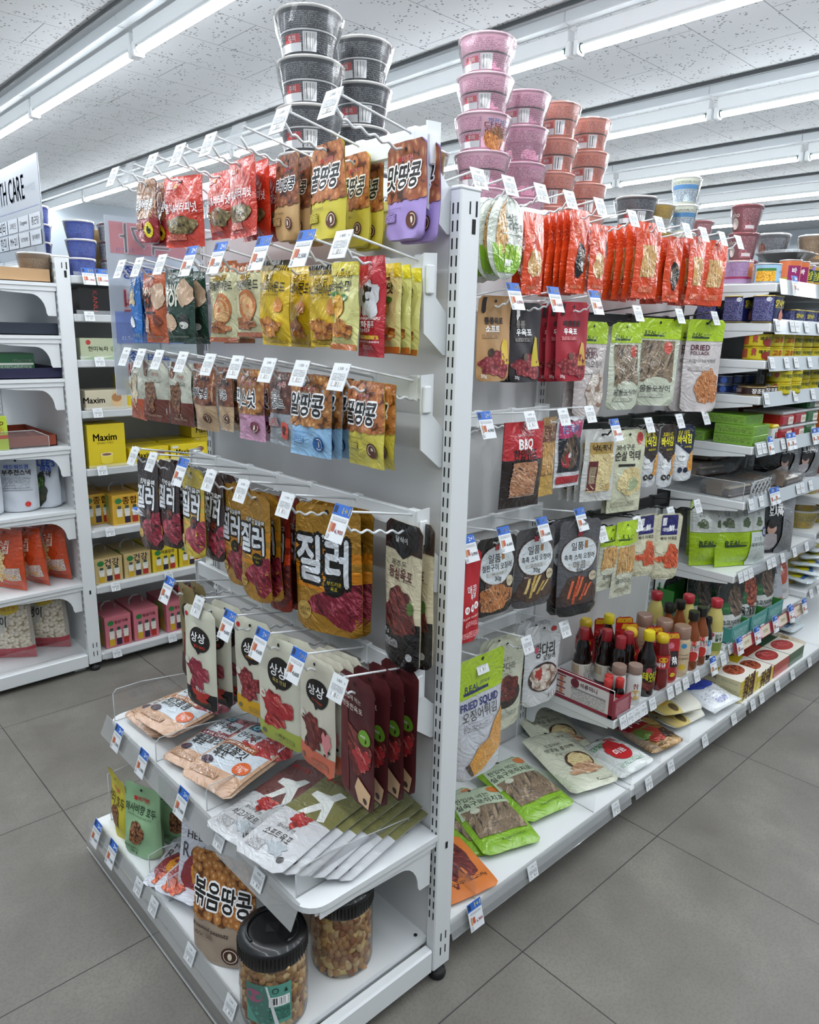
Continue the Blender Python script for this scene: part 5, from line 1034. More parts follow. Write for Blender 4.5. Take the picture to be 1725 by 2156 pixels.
# base shelf of the endcap
stand('butterwalnut', .11, .17, -.545, .86, .102, -92, 'yellow walnut pouch standing at the far end of the endcap base', .12)
stand('wasabi', .115, .18, -.545, .755, .102, -70, 'green walnut pouch standing nearest the front rail', -.02, group='green walnut pouches', seed=6)
stand('wasabi', .115, .18, -.455, .735, .102, -52, 'green walnut pouch standing behind the first one', 0, group='green walnut pouches', seed=6)
lay('realpotato', .13, .17, -.50, .635, .104, -55, .05, 'white sweet potato snack pouch lying flat on endcap base', seed=8)
lay('realpotato', .13, .17, -.50, .56, .122, -70, .12, 'white sweet potato snack pouch lying tilted beside the flat one', seed=8)
stand('realpotato', .14, .22, -.53, .49, .102, -60, 'white sweet potato pouch standing behind the peanut bag', -.22, seed=9)
stand('darkpouch', .13, .21, -.40, .50, .102, -50, 'dark grey pouch leaning in shadow under the tray', -.3)
stand('darkpouch', .12, .18, -.42, .60, .102, -60, 'smaller dark pouch behind the white sweet potato pouches', -.2)
stand('bigpeanut', .15, .235, -.555, .345, .102, -66, 'large beige roasted peanut bag standing beside the jar', -.03)
stand('bigpeanut', .13, .22, -.40, .33, .102, -70, 'beige roasted peanut bag standing behind the front jar', -.03)

# ---------------- nut jars ----------------
JCLEAR = clear('jar_plastic', alpha=.02, edge=.6, rough=.05)
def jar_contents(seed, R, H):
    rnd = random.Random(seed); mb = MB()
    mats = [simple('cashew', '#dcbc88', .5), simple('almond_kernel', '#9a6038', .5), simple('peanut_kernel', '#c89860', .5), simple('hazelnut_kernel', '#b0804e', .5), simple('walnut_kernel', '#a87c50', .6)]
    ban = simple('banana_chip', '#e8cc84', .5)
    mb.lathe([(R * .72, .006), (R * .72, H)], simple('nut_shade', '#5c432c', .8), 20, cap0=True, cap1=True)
    zz = .012
    while zz < H:
        k = int(2 * PI * R / .0155); off = rnd.uniform(0, 1)
        for i in range(k):
            a = 2 * PI * (i + off + rnd.uniform(-.2, .2)) / k; r = R * rnd.uniform(.78, .83); c = Vector((r * math.cos(a), r * math.sin(a), zz + rnd.uniform(-.004, .004)))
            big = rnd.random() < .12
            rot = Euler((rnd.uniform(0, 6), rnd.uniform(0, 6), rnd.uniform(0, 6))).to_matrix()
            sx, sy, sz = (.0185, .0185, .003) if big else rnd.choice([(.0125, .008, .0065), (.0102, .009, .0085), (.0145, .0085, .007)])
            if big: rot = Matrix.Rotation(a, 3, 'Z') @ Matrix.Rotation(PI / 2 + rnd.uniform(-.25, .25), 3, 'Y')
            vs = []; fs = []; nr, ns = 4, 8
            for p in range(nr + 1):
                th = PI * p / nr
                for q in range(ns):
                    ph = 2 * PI * q / ns; vs.append(c + rot @ Vector((sx * math.sin(th) * math.cos(ph), sy * math.sin(th) * math.sin(ph), sz * math.cos(th))))
            for p in range(nr):
                for q in range(ns): fs.append((p * ns + q, (p + 1) * ns + q, (p + 1) * ns + (q + 1) % ns, p * ns + (q + 1) % ns))
            mb.add(vs, fs, ban if big else rnd.choice(mats), smooth=True)
        zz += .0115
    return mb
def nut_jar(x, y, z, rot, label, seed, lab=True):
    R, H = .064, .165
    j = empty('nut_jar', (x, y, z), (0, 0, rot))
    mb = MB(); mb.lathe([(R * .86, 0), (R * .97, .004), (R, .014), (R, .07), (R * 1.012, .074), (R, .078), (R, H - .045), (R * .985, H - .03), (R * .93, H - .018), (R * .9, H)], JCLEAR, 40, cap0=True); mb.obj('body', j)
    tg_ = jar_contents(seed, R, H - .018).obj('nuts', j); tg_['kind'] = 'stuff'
    mb = MB(); blk = simple('black_lid', '#0c0d0f', .35, 0, .3)
    prof = [(R * .985, 0), (R * 1.0, .003), (R * 1.0, .03), (R * .97, .036), (R * .9, .037), (R * .89, .039), (R * .6, .04)]
    mb.lathe([(r, H - .024 + q) for r, q in prof], blk, 48, cap1=True)
    for i in range(56):
        a = 2 * PI * i / 56; c, s_ = math.cos(a), math.sin(a); r = R * 1.0
        mb.add([(r * c - .0012 * s_, r * s_ + .0012 * c, H - .02), ((r + .0018) * c, (r + .0018) * s_, H - .02), (r * c + .0012 * s_, r * s_ - .0012 * c, H - .02), (r * c - .0012 * s_, r * s_ + .0012 * c, H + .004), ((r + .0018) * c, (r + .0018) * s_, H + .004), (r * c + .0012 * s_, r * s_ - .0012 * c, H + .004)], [(0, 1, 4, 3), (1, 2, 5, 4)], blk)
    mb.tube([(R * .74 * math.cos(a), R * .74 * math.sin(a), H + .0165) for a in [PI * (-.25 + 1.5 * i / 20) for i in range(21)]], .003, blk); layers(mb, [('r', .3, .3, .7, .7, '#1a1b1d')], plane_fn((-.03, .03, H + .0162), (.06, 0, 0), (0, -.06, 0), (0, 0, 1)), .06, .06, 'p')
    mb.obj('lid', j)
    if lab:
        mb = MB(); Rr = R + .0006
        def Fl(u, v, off):
            a = -PI / 2 + (u - .5) * 1.35; return ((Rr + off) * math.cos(a), (Rr + off) * math.sin(a), .115 - .085 * v)
        layers(mb, [('r', 0, 0, 1, 1, '#5aa090'), ('p', [(0, 0), (.42, 0), (.7, 1), (.3, 1), (0, .5)], '#4a7a6e'), ('e', .2, .3, .2, .16, '#a85a7a'), ('r', .52, .3, .96, .55, '#f0f0ee'), ('r', .55, .33, .93, .5, 'bar'), ('r', .52, .58, .96, .9, 'fine:#3f8a78:#163028:3'), ('e', .66, .14, .07, .07, '#143028'), ('e', .66, .14, .05, .05, '#5aa090'), T('HACCP', .66, .14, .1, '#143028'), ('p', [(.84, .2), (.92, .2), (.88, .08)], '#143028'), ('p', [(.46, .0), (.5, 0), (.72, 1), (.64, 1)], '#dfe3e4')], Fl, .086, .085, 's')
        mb.obj('label', j)
    return tag(j, label, 'nut jar', 'big nut jars')
nut_jar(-.545, .175, .101, math.radians(-42), 'large clear nut jar with black lid at the front corner of endcap base', 3)
nut_jar(-.375, .185, .101, 0, 'clear nut and banana chip jar with black lid under the tray corner', 8, False)

# ---------------- noodle cups ----------------
def cup_mesh(base, L, r=.073, h=.097, lid='#e8e4e0', film=True, rb=None, n=40):
    rb = rb or r * .76; mb = MB(); mb.lathe([(rb * .96, 0), (rb, .004), (r * .975, h - .006), (r * .985, h - .004)], (base, 's'), n, cap0=True)
    mb.lathe([(r * .985, h - .006), (r * 1.02, h - .005), (r * 1.03, h - .002), (r * 1.01, h)], (lid, 's'), n)
    def Fc(u, v, off):
        a = -PI / 2 + (u - .5) * 2 * PI; z = h - .012 - v * (h - .018); t = z / h; R = rb + (r * .975 - rb) * t + off + .0003
        return (R * math.cos(a), R * math.sin(a), z)
    layers(mb, L, Fc, 2 * PI * r * .88, h - .018, 's', step=.01); body = mb.mesh('cup_body')
    mb = MB(); mb.lathe([(r * 1.0, h), (r * .98, h + .001), (.001, h + .001)], (lid, 's'), n); mb.add([(r * .98, -.012, h), (r * 1.12, 0, h - .012), (r * .98, .012, h)], [(0, 1, 2)], (lid, 's')); lidm = mb.mesh('lid')
    fm = None
    if film:
        mb = MB(); vs = []; fs = []; m_ = 36
        prof = [(rb * 1.03, .002), (rb * 1.12, h * .3), (r * 1.0, h * .65), (r * 1.09, h - .004), (r * .9, h + .003)]
        rnd = random.Random(len(base) + int(r * 1e4)); 
        for pi_, (rr_, z) in enumerate(prof):
            for k in range(m_):
                a = 2 * PI * k / m_; q = rr_ * (1 + .022 * math.sin(5 * a + pi_) + .018 * rnd.uniform(-1, 1)); vs.append((q * math.cos(a), q * math.sin(a), z))
        for i in range(len(prof) - 1):
            for k in range(m_): fs.append((i * m_ + k, i * m_ + (k + 1) % m_, (i + 1) * m_ + (k + 1) % m_, (i + 1) * m_ + k))
        mb.add(vs, fs, FILM, smooth=False); fm = mb.mesh('shrink_wrap')
    return body, lidm, fm
def backprint(bg, fg, red='#c03030', wh='#e4e4e6'):
    L = [('r', 0, .02, 1, .42, 'fine:%s:%s:2.6' % (bg, fg)), ('r', .0, .5, 1, .98, 'fine:%s:%s:2.2' % (bg, fg)), ('r', 0, .43, 1, .47, wh if bg[1] in '12' else '#2a2024')]
    for c in (.3, .8):
        L += [('r', c - .02, .56, c + .03, .76, red), ('r', c + .035, .56, c + .085, .76, red), ('t', '주의', c + .03, .66, .05, '#ffffff'), ('r', c - .1, .77, c + .09, .98, wh), ('r', c + .1, .5, c + .18, .98, wh), ('r', c + .11, .54, c + .165, .94, 'bar')]
    return L
CUP = {
 'black': cup_mesh('#1c1c22', backprint('#1c1c22', '#76787e')),
 'pink': cup_mesh('#d8a0b4', backprint('#d8a0b4', '#a0607c', '#c04050'), lid='#e0b4c4', h=.0925),
 'pinkfront': cup_mesh('#d8a0b4', backprint('#d8a0b4', '#a0607c', '#c04050') + [('r', .4, .0, .68, 1, '#d9a8ba'), T('까르보불닭', .54, .16, .2, '#2a6ab0', bold=.03), T('닭볶음면', .54, .34, .24, '#a01c3c', out='#f4d8e0', ow=.05, bold=.04), ('b', .5, .7, .08, .07, 'noodle', .1)], lid='#e0b4c4', h=.0925),
 'pinkside': cup_mesh('#d492ae', [('r', .6, .08, .86, .95, '#cf9ab4'), ('r', .62, .1, .84, .18, '#a02868'), ('e', .66, .4, .02, .02, '#8a8a90'), ('e', .73, .4, .02, .02, '#b08a5a'), ('e', .8, .4, .02, .02, '#8a8a90'), ('r', .64, .55, .82, .7, 'fine:#cf9ab4:#8a5070:3')] + backprint('#d8a0b4', '#a0607c', '#c04050')[:2], lid='#e0b4c4'),
 'orange': cup_mesh('#d48470', backprint('#d48470', '#9c4c40', '#b83a34'), r=.068, h=.099, lid='#e09a8c'),
 'yellow': cup_mesh('#b8941c', [('r', 0, .02, 1, .45, 'fine:#b8941c:#7a5c10:2.6'), ('r', .0, .5, 1, .98, 'fine:#d0d0cc:#6a6a6a:2.6')], r=.065, lid='#e8e4e0'),
 'white': cup_mesh('#d8dcc8', [('r', 0, .2, .7, .4, '#3a8ac8'), ('r', 0, .05, 1, .16, 'fine:#d8dcc8:#444444:3'), ('r', 0, .42, 1, .95, 'fine:#c8d8e0:#3a4a6a:2.4'), ('r', .62, 0, .68, 1, '#1c1c1e')], r=.052, h=.0995),
 'maroon': cup_mesh('#7c2630', [('r', 0, 0, .2, 1, '#7a2c38'), ('r', .4, .02, .6, .98, 'fine:#8a3440:#c08a90:2.2'), T('pho', .3, .3, .12, '#e8d8d0', bold=.03), ('e', .3, .66, .05, .07, '#d8c8c0'), ('r', .44, .75, .56, .9, '#d0c8c8')], r=.05, h=.092, lid='#8a3038'),
 'greycup': cup_mesh('#5a5a60', [('r', .1, .05, .9, .95, 'fine:#5a5a60:#a8a8ac:2.4'), ('b', .3, .55, .06, .08, 'stew', .1)], r=.056, h=.1),
 'browncup': cup_mesh('#8a6a48', [('r', .1, .1, .9, .9, 'fine:#8a6a48:#c0a078:2.4')], r=.056, h=.1),
 'blue': cup_mesh('#1838a8', [('r', 0, .04, 1, .96, 'fine:#1838a8:#5a78d0:2.6'), ('r', .3, 0, .36, 1, '#d8b820'), ('r', .2, .5, .3, .9, '#e8e8ee')], r=.052, h=.065, rb=.044),
 'whiteblack': cup_mesh('#c8c8c8', [('r', 0, .04, 1, .96, 'fine:#c8c8c8:#55555a:2.6'), ('r', .3, .05, .36, 1, '#2a1c18')], r=.05, h=.065, lid='#5a1420', rb=.043),
 'yellowbowl': cup_mesh('#cdb41c', [('r', 0, .05, 1, .6, 'fine:#cdb41c:#5a3a10:1.6'), ('r', 0, .66, 1, .95, 'fine:#cdb41c:#8a2a1c:2.4'), ('r', .2, .7, .32, .92, 'bar')], r=.075, h=.075),
 'redbowl': cup_mesh('#a83a20', [('r', .2, .2, .5, .7, '#d8d4cc'), ('b', .7, .5, .08, .1, 'stew', .1)], r=.08, h=.08, lid='#d8d8d8'),
}
def cup_stack(kind, x, y, z, n, pitch, desc, rot=0.0, kinds=None, jit=.004):
    rnd = random.Random(int(x * 1000)); words = {1: ['only one'], 2: ['top one', 'bottom one'], 3: ['top one', 'middle one', 'bottom one'], 4: ['top one', 'second from top', 'third from top', 'bottom one'], 5: ['top one', 'second from top', 'middle one', 'fourth from top', 'bottom one'], 6: ['top one', 'second from top', 'third from top', 'fourth from top', 'fifth from top', 'bottom one']}[n]
    for i in range(n):
        kd = (kinds or [kind] * n)[n - 1 - i]; body, lidm, fm = CUP[kd]
        t = empty('noodle_cup', (x + rnd.uniform(-jit, jit), y + rnd.uniform(-jit, jit), z + pitch * i), (0, 0, rot + rnd.uniform(-.15, .15)))
        mk('cup_body', body, t); mk('lid', lidm, t)
        if fm: mk('shrink_wrap', fm, t)
        tag(t, desc + (', ' + words[n - 1 - i] if n > 1 else ''), 'noodle cup', 'stacked noodle cups')
FC = -math.radians(44)
cup_stack('black', -.055, .72, 1.56, 5, .098, 'black instant noodle cup in the left tower', FC + .5)
cup_stack('black', .14, .775, 1.56, 5, .0985, 'black instant noodle cup in the second tower', FC + .5)
cup_stack('pink', .485, .665, 1.56, 6, .0935, 'pink instant noodle cup in the tallest pink tower', FC + .4, ['pink', 'pink', 'pinkfront', 'pink', 'pink', 'pink'])
cup_stack('pink', .715, .715, 1.56, 5, .098, 'pink instant noodle cup in the shorter pink tower', FC + .4, ['pink', 'pinkside', 'pinkside', 'pinkside', 'pinkside'])
cup_stack('orange', .92, .745, 1.56, 5, .1005, 'salmon instant noodle cup in the left salmon tower', FC + .4)
cup_stack('orange', 1.13, .765, 1.56, 5, .1005, 'salmon instant noodle cup in the right salmon tower', FC + .4)
cup_stack('yellow', .40, .81, 1.56, 3, .098, 'yellow instant noodle cup just behind the endcap bracket', FC)
cup_stack('black', 1.40, .73, 1.56, 3, .098, 'black noodle cup standing beyond the salmon towers', FC + .5)
cup_stack('yellow', 1.56, .74, 1.56, 3, .096, 'small yellow cup beyond the salmon towers', FC)
cup_stack('white', 1.70, .70, 1.56, 4, .1, 'white and blue noodle cup beyond the salmon towers', FC)
cup_stack('maroon', 1.96, .76, 1.56, 3, .092, 'maroon cup behind the white and blue tower', FC)
cup_stack('maroon', 1.595, .405, 1.542, 3, .092, 'maroon coffee shop cup on first shelved bay top', FC, jit=.001)
cup_stack('greycup', 1.86, .41, 1.542, 2, .108, 'grey noodle cup on top of the shelved bay', FC)
cup_stack('browncup', 1.92, .28, 1.542, 2, .1, 'brown film wrapped cup beside the corn cans', FC)
cup_stack('greycup', 2.2, .38, 1.542, 2, .102, 'grey noodle cup in the right corner above the cans', FC + 1)

# ---------------- cans ----------------
def can_mesh(r, h, base, L, sq=0, metal='#c9b46a', n=28, sx=1):
    mb = MB(); mm = simple('can_rim' + metal, metal, .3, .9)
    mb.lathe([(r * .96, 0), (r, .002), (r, .004)], mm, n, cap0=True, sq=sq); mb.lathe([(r * .99, .004), (r * .99, h - .004)], (base, 's'), n, sq=sq)
    mb.lathe([(r, h - .004), (r * 1.01, h - .002), (r, h), (r * .95, h), (r * .94, h - .003), (.001, h - .003)], mm, n, sq=sq)
    def Fc(u, v, off):
        a = -PI / 2 + (u - .5) * 2 * PI; q = 1 / (abs(math.cos(a)) ** sq + abs(math.sin(a)) ** sq) ** (1 / sq) if sq else 1
        R = r * q * .992 + off + .0002; return (R * math.cos(a), R * math.sin(a), h - .005 - v * (h - .01))
    layers(mb, L, Fc, 2 * PI * r * .98, h - .01, 's', step=.008)
    if sx != 1: mb.v = [(p[0] * sx, p[1], p[2]) for p in mb.v]
    return mb.mesh('food_can')
CAN = {
 'spam': can_mesh(.038, .086, '#1c2050', [('r', .15, .03, .38, .97, 'fine:#22265c:#8a8cb8:3'), ('e', .33, .1, .03, .03, '#d8dce4'), T('SPAM', .5, .25, .19, '#e0cc2c', bold=.08, hs=1.5), T('SPAM', .9, .25, .19, '#e0cc2c', bold=.08, hs=1.5), ('r', .4, .4, .6, .46, 'fine:#1c2050:#e0cc2c:3'), ('b', .54, .75, .05, .07, '#c87a60', .2), ('r', .6, .03, .85, .97, 'fine:#22265c:#8a8cb8:3')], sq=5, sx=1.25),
 'spamlow': can_mesh(.038, .05, '#1c2050', [('r', .15, .03, .38, .97, 'fine:#22265c:#8a8cb8:3'), T('SPAM', .5, .4, .19, '#e0cc2c', bold=.08)], sq=5, sx=1.25),
 'corn': can_mesh(.043, .062, '#8ab0d0', [('r', .32, .02, .62, .98, '#9cc0d8'), ('r', .33, .36, .56, .98, 'corn'), ('r', .33, .2, .56, .36, '#3a7a3c'), ('r', .1, .02, .3, .98, 'fine:#c0a08c:#5a5048:3'), ('r', .18, .06, .27, .3, 'bar'), T('스위트콘', .66, .4, .1, '#2a3a6a', bold=.04)], metal='#c8c8c8', n=32),
 'lilac': can_mesh(.045, .075, '#b090b8', [('r', .1, .02, .5, .7, 'fine:#b090b8:#7a5a80:3'), ('r', 0, .7, 1, .8, '#a02a5a'), ('r', .5, .02, .8, .7, '#c87a50')], metal='#c8c8c8'),
 'chili': can_mesh(.042, .042, '#c8b81c', [('r', .1, .05, .3, .95, 'fine:#a84a1c:#e0c040:3'), ('r', .22, .08, .32, .4, 'bar'), ('e', .38, .25, .03, .035, '#a83a2c'), T('동원', .38, .6, .06, '#a8342c', bold=.05), T('고추', .52, .45, .14, '#b8341c', bold=.07)], metal='#d0b830'),
 'hotchili': can_mesh(.042, .042, '#c8b81c', [('r', .1, .05, .3, .95, '#a84a1c'), ('e', .38, .25, .03, .035, '#a83a2c'), T('동원', .38, .6, .06, '#a8342c', bold=.05), T('매운고추', .54, .34, .2, K, bold=.06), ('e', .55, .7, .08, .05, '#8a2c1c')], metal='#d0b830'),
 'veg': can_mesh(.042, .04, '#c8b81c', [('r', .1, .05, .3, .95, 'fine:#b8a81c:#5a4a10:3'), ('r', .22, .08, .32, .5, 'bar'), ('e', .38, .3, .03, .035, '#a83a2c'), T('야채참치', .54, .4, .2, '#2a4a2c', bold=.04)], metal='#d0b830'),
 'dark': can_mesh(.046, .03, '#2c1412', [('r', .1, .1, .3, .8, 'fine:#2c1412:#c8b8b0:4'), T('장조림', .5, .5, .16, '#e8e4e0', bold=.08), ('r', .6, .1, .8, .8, 'fine:#3a2420:#c8b8b0:4')], metal='#b8a070'),
 'navy': can_mesh(.043, .03, '#10204c', [('r', .15, .2, .3, .7, 'bar'), ('e', .45, .5, .04, .04, '#3a5aa8')], metal='#8a94a8'),
 'oliveoil': can_mesh(.03, .085, '#c86a3c', [('r', .4, .2, .6, .9, '#8a1c5a'), T('바', .5, .4, .08, W_, bold=.08), ('r', 0, .7, .4, .9, '#a8a030')], sq=4, metal='#c8c8c8'),
 'goldfish': can_mesh(.03, .078, '#b8903c', [('r', .3, .15, .66, .72, '#123a24'), T('황', .48, .45, .14, '#c8c830', bold=.05), ('e', .55, .1, .04, .04, '#8a6ac0')], metal='#c8c8c8'),
}
def put(me, name, x, y, z, rot, label, cat, group=None, parts=None):
    if parts:
        t = empty(name, (x, y, z), (0, 0, rot))
        for n_, m_ in parts: mk(n_, m_, t)
    else: t = mk(name, me, None, (x, y, z), (0, 0, rot))
    return tag(t, label, cat, group)
A_ = math.radians(-20)
for i, x in enumerate((1.40, 1.49, 1.585, 1.68)):
    pass
for i, y in enumerate((.215, .312, .405)):
    put(CAN['spam'], 'food_can', 1.408, y, 1.417, 0, 'tall navy meat can at the shelf end, %s from the price rail' % ORD[i], 'can', 'tall navy meat cans')
put(CAN['spam'], 'food_can', 1.512, .255, 1.417, 0, 'tall navy meat can in the second row', 'can', 'tall navy meat cans')
for i, x in enumerate((1.62, 1.72, 1.83, 1.94)):
    put(CAN['spamlow'], 'food_can', x, .225, 1.417, 0, 'low navy meat can, %s from the tall ones' % ORD[i], 'can', 'low navy meat cans')
put(CAN['corn'], 'food_can', 1.415, .235, 1.541, -.9, 'blue corn can on the top shelf corner', 'can')
put(CAN['lilac'], 'food_can', 1.425, .335, 1.541, -.4, 'lilac fruit can behind the corn can', 'can')
for i, x in enumerate((1.56, 1.63)): put(CAN['oliveoil'], 'food_can', x, .22, 1.541, -.7, 'orange square can with magenta mark, %s from the corn can' % ORD[i], 'can', 'orange cans')
for i, x in enumerate((1.70, 1.765)): put(CAN['goldfish'], 'food_can', x, .22, 1.541, -.6, 'gold can with dark green label, %s from the magenta marked cans' % ORD[i], 'can', 'gold cans')
mb = MB(); mb.lathe([(.05, 0), (.085, .03), (.09, .032)], simple('black_bowl', '#141618', .3, 0, .4), 24, cap0=True, sq=5); mb.lathe([(.093, .032), (.093, .036), (.06, .046), (.001, .046)], clear('clear_lid', alpha=.2), 24, sq=5)
tag(mb.obj('food_tray', None, (1.74, .31, 1.63)), 'black lidded food tray resting on the gold cans', 'food tray')
def cans(kind, xs, y, z, desc, n=2, hh=.0425):
    for i, x in enumerate(xs):
        for k in range(n): put(CAN[kind], 'food_can', x, y, z + hh * k, .1 * i - .6, '%s, %s stack, %s can' % (desc, ORD[i], ('bottom', 'upper', 'top')[k]), 'can', desc + 's')
cans('hotchili', (1.412,), .235, 1.298, 'yellow spicy pepper tuna can')
cans('chili', (1.505, 1.60), .23, 1.298, 'yellow pepper tuna can')
cans('veg', (1.70, 1.80, 1.90), .24, 1.298, 'yellow vegetable tuna can')
cans('chili', (2.0,), .24, 1.298, 'yellow pepper tuna can farther along')
cans('dark', (1.41, 1.51), .235, 1.181, 'dark brown braised meat can', 1)
cans('navy', (1.415, 1.51, 1.605), .345, 1.181, 'navy tuna can behind the brown ones', 2, .0305)
cans('veg', (1.565, 1.66), .21, 1.181, 'yellow vegetable tuna can on fourth shelf', 2, .04)
cans('veg', (1.78, 1.88, 1.98), .26, 1.181, 'yellow tuna can at the right of fourth shelf', 2, .04)

# ---------------- boxes and tubs ----------------
def carton(w, d, h, base, front=None, side=None, top=None, right=None, fin='s', name='carton'):
    """centre bottom origin; front faces -Y, left side -X"""
    mb = MB(); mb.box(-w / 2, -d / 2, 0, w / 2, d / 2, h, (base, fin), .0012)
    if front: layers(mb, front, plane_fn((-w / 2, -d / 2, h), (w, 0, 0), (0, 0, -h), (0, -1, 0)), w, h, fin, step=9)
    if side: layers(mb, side, plane_fn((-w / 2, d / 2, h), (0, -d, 0), (0, 0, -h), (-1, 0, 0)), d, h, fin, step=9)
    if right: layers(mb, right, plane_fn((w / 2, -d / 2, h), (0, d, 0), (0, 0, -h), (1, 0, 0)), d, h, fin, step=9)
    if top: layers(mb, top, plane_fn((-w / 2, d / 2, h), (w, 0, 0), (0, -d, 0), (0, 0, 1)), w, d, fin, step=9)
    return mb.mesh(name)
GB = carton(.13, .135, .033, '#7aa83c', [('r', .05, .1, .95, .9, 'fine:#7aa83c:#4a6a2c:2')], [('r', .04, .2, .96, .8, 'fine:#86b048:#4a6a2c:2')], [('r', .1, .1, .9, .9, '#8ec03c')])
for i, z in enumerate((1.013, 1.0465, 1.08)): put(GB, 'food_box', 1.435 + .004 * i, (.26, .262, .29)[i], z, (0, .02, -.06)[i], 'flat green curry sauce box by the tub stack, %s one' % ('lowest', 'middle', 'topmost')[i], 'box', 'flat green boxes')
put(GB, 'food_box', 1.44, .43, 1.013, 0, 'green box at the back of the fifth shelf', 'box')
mb = MB(); mb.box(-.024, -.024, 0, .024, .024, .05, ('#d0d0cc', 's'), .004); layers(mb, [('r', .5, .3, .95, 1, '#2a2220'), ('e', .7, .5, .14, .2, '#b83a30'), T('쌈장', .7, .84, .4, W_)], plane_fn((-.024, -.024, .05), (.048, 0, 0), (0, 0, -.05), (0, -1, 0)), .048, .05, 's'); jb = mb.mesh('tub')
mb = MB(); mb.box(-.026, -.026, .048, .026, .026, .062, ('#d8c020', 's'), .005); jl = mb.mesh('lid')
for i, (x, y) in enumerate(((1.555, .215), (1.50, .25), (1.56, .285))):
    put(None, 'sauce_tub', x, y + .0, 1.013, 0, 'small white tub with yellow lid, %s from the price rail' % ORD[i], 'tub', 'yellow lidded tubs', [('tub', jb), ('lid', jl)])
def tub(col, lidc='#c8cccc'):
    mb = MB(); mb.box(-.055, -.07, 0, .055, .07, .042, (col, 's'), .008); layers(mb, [('r', .5, .25, .92, .9, '#e0dcd0'), T('고추장', .71, .58, .3, '#b8242c', bold=.03)], plane_fn((-.055, -.07, .042), (.11, 0, 0), (0, 0, -.042), (0, -1, 0)), .11, .042, 's'); b = mb.mesh('tub')
    mb = MB(); mb.box(-.059, -.074, .04, .059, .074, .05, clear('tub_lid', alpha=.5), .006); return b, mb.mesh('lid')
TR, TG = tub('#a01c22'), tub('#1e5a26')
k_ = 0
for (x, cols) in ((1.655, 'rr'), (1.775, 'rr'), (1.895, 'ggg')):
    for j, cc in enumerate(cols):
        b_, l_ = TR if cc == 'r' else TG
        put(None, 'paste_tub', x, .26, 1.013 + .0515 * j, 0, '%s chilli paste tub, %s stack, %s' % ('red' if cc == 'r' else 'green', ('left', 'middle', 'right')[k_], ('bottom', 'second', 'top')[j]), 'tub', 'chilli paste tubs', [('tub', b_), ('lid', l_)])
    k_ += 1
TB = carton(.055, .055, .15, '#c0602c', [('e', .5, .6, .3, .3, '#dcd8d0'), ('e', .5, .6, .24, .24, '#b8402c')], [('t', 'TABASCO', .5, .5, 2.3, W_, {'rot': -PI / 2, 'bold': .05})])
for i, (x, y) in enumerate(((2.02, .215), (1.975, .40), (1.90, .44))): put(TB, 'sauce_box', x, y, 1.013, 0, 'tall orange hot sauce box, %s from the price rail' % ORD[i], 'box', 'orange hot sauce boxes')
# curry boxes lying on the base shelf
CB = carton(.148, .2, .027, '#d2b81a', [T('카레', .5, .5, .6, '#6a2c1c', bold=.06, out='#e8d870')], [('r', 0, 0, 1, 1, '#c4bc94'), T('오뚜기카레', .4, .45, .3, '#7a2c34', bold=.05), ('r', .65, .3, .95, .7, 'fine:#c4bc94:#8a8468:3')],
            [('p', [(0, .55), (.4, .48), (1, .42), (1, 1), (0, 1)], '#e4e0d4'), ('e', .56, .68, .38, .28, '#e8e6e0'), ('e', .56, .68, .33, .24, 'stew'), T('오뚜기', .28, .1, .28, '#3a1c14', out=W_, bold=.05), T('카레', .62, .17, .42, '#7a1c14', bold=.09, hs=1.3), ('e', .3, .26, .1, .1, '#7a2028'), ('e', .12, .34, .07, .07, '#b04a5a')], name='curry_box')
CR = carton(.148, .2, .027, '#a82c1c', [('r', 0, 0, 1, 1, '#b0361c')], None, [('r', 0, .48, 1, 1, '#dcd8cc'), ('e', .5, .7, .4, .26, '#8a2418'), ('e', .5, .7, .34, .22, 'jerkybright'), ('r', .2, .12, .8, .3, '#c84a1c'), T('떡볶이', .5, .21, .5, '#2a1410')], name='curry_box')
CG = carton(.148, .2, .027, '#1c4a2c', [('r', 0, 0, 1, 1, '#3a5a34')], None, [('r', 0, .48, 1, 1, '#dcd8cc'), ('e', .5, .7, .42, .26, '#a83428'), ('e', .5, .7, .36, .22, 'jerkybright'), T('짜장', .5, .12, .4, '#8a2420')], name='curry_box')
cc = 0
for (x, me, nm, n) in ((1.425, CB, 'yellow curry box', 3), (1.577, CB, 'yellow curry box', 2), (1.729, CR, 'red ready meal box', 2), (1.881, CG, 'dark green ready meal box', 2)):
    for j in range(n): put(me, 'curry_box', x, .212, .101 + .0275 * j, 0, '%s lying in the %s stack on base shelf, %s' % (nm, ORD[cc], ('bottom', 'middle' if n == 3 else 'top', 'top')[j]), 'box', 'boxes lying on the base shelf')
    cc += 1
put(CR, 'curry_box', 1.729, .415, .101, 0, 'red ready meal box at the back of the base shelf', 'box'); put(CG, 'curry_box', 1.881, .415, .101, 0, 'dark green ready meal box at the back of the base shelf', 'box'); put(CB, 'curry_box', 1.425, .415, .101, 0, 'yellow curry box at the back, farthest left', 'box'); put(CB, 'curry_box', 1.577, .415, .101, 0, 'yellow curry box at the back beside the red one', 'box')
lay('driedpack', .12, .18, 2.03, .23, .101, 5, .06, 'clear pack of purple and tan dried food beside the green boxes', seed=20)
lay('driedpack', .12, .18, 2.04, .37, .101, 15, .1, 'clear pack of dried food at the back of the base shelf', seed=20)
for i in range(5):
    lay('bowlfilm', .16, .16, 2.22 + .03 * i, .30 + .02 * i, .104 + .03 * i, 10 * i, .1, 'clear wrapped noodle bowl in the far right heap, %s from bottom' % ORD[i], 'noodle bowl', 'clear wrapped bowls', seed=21)
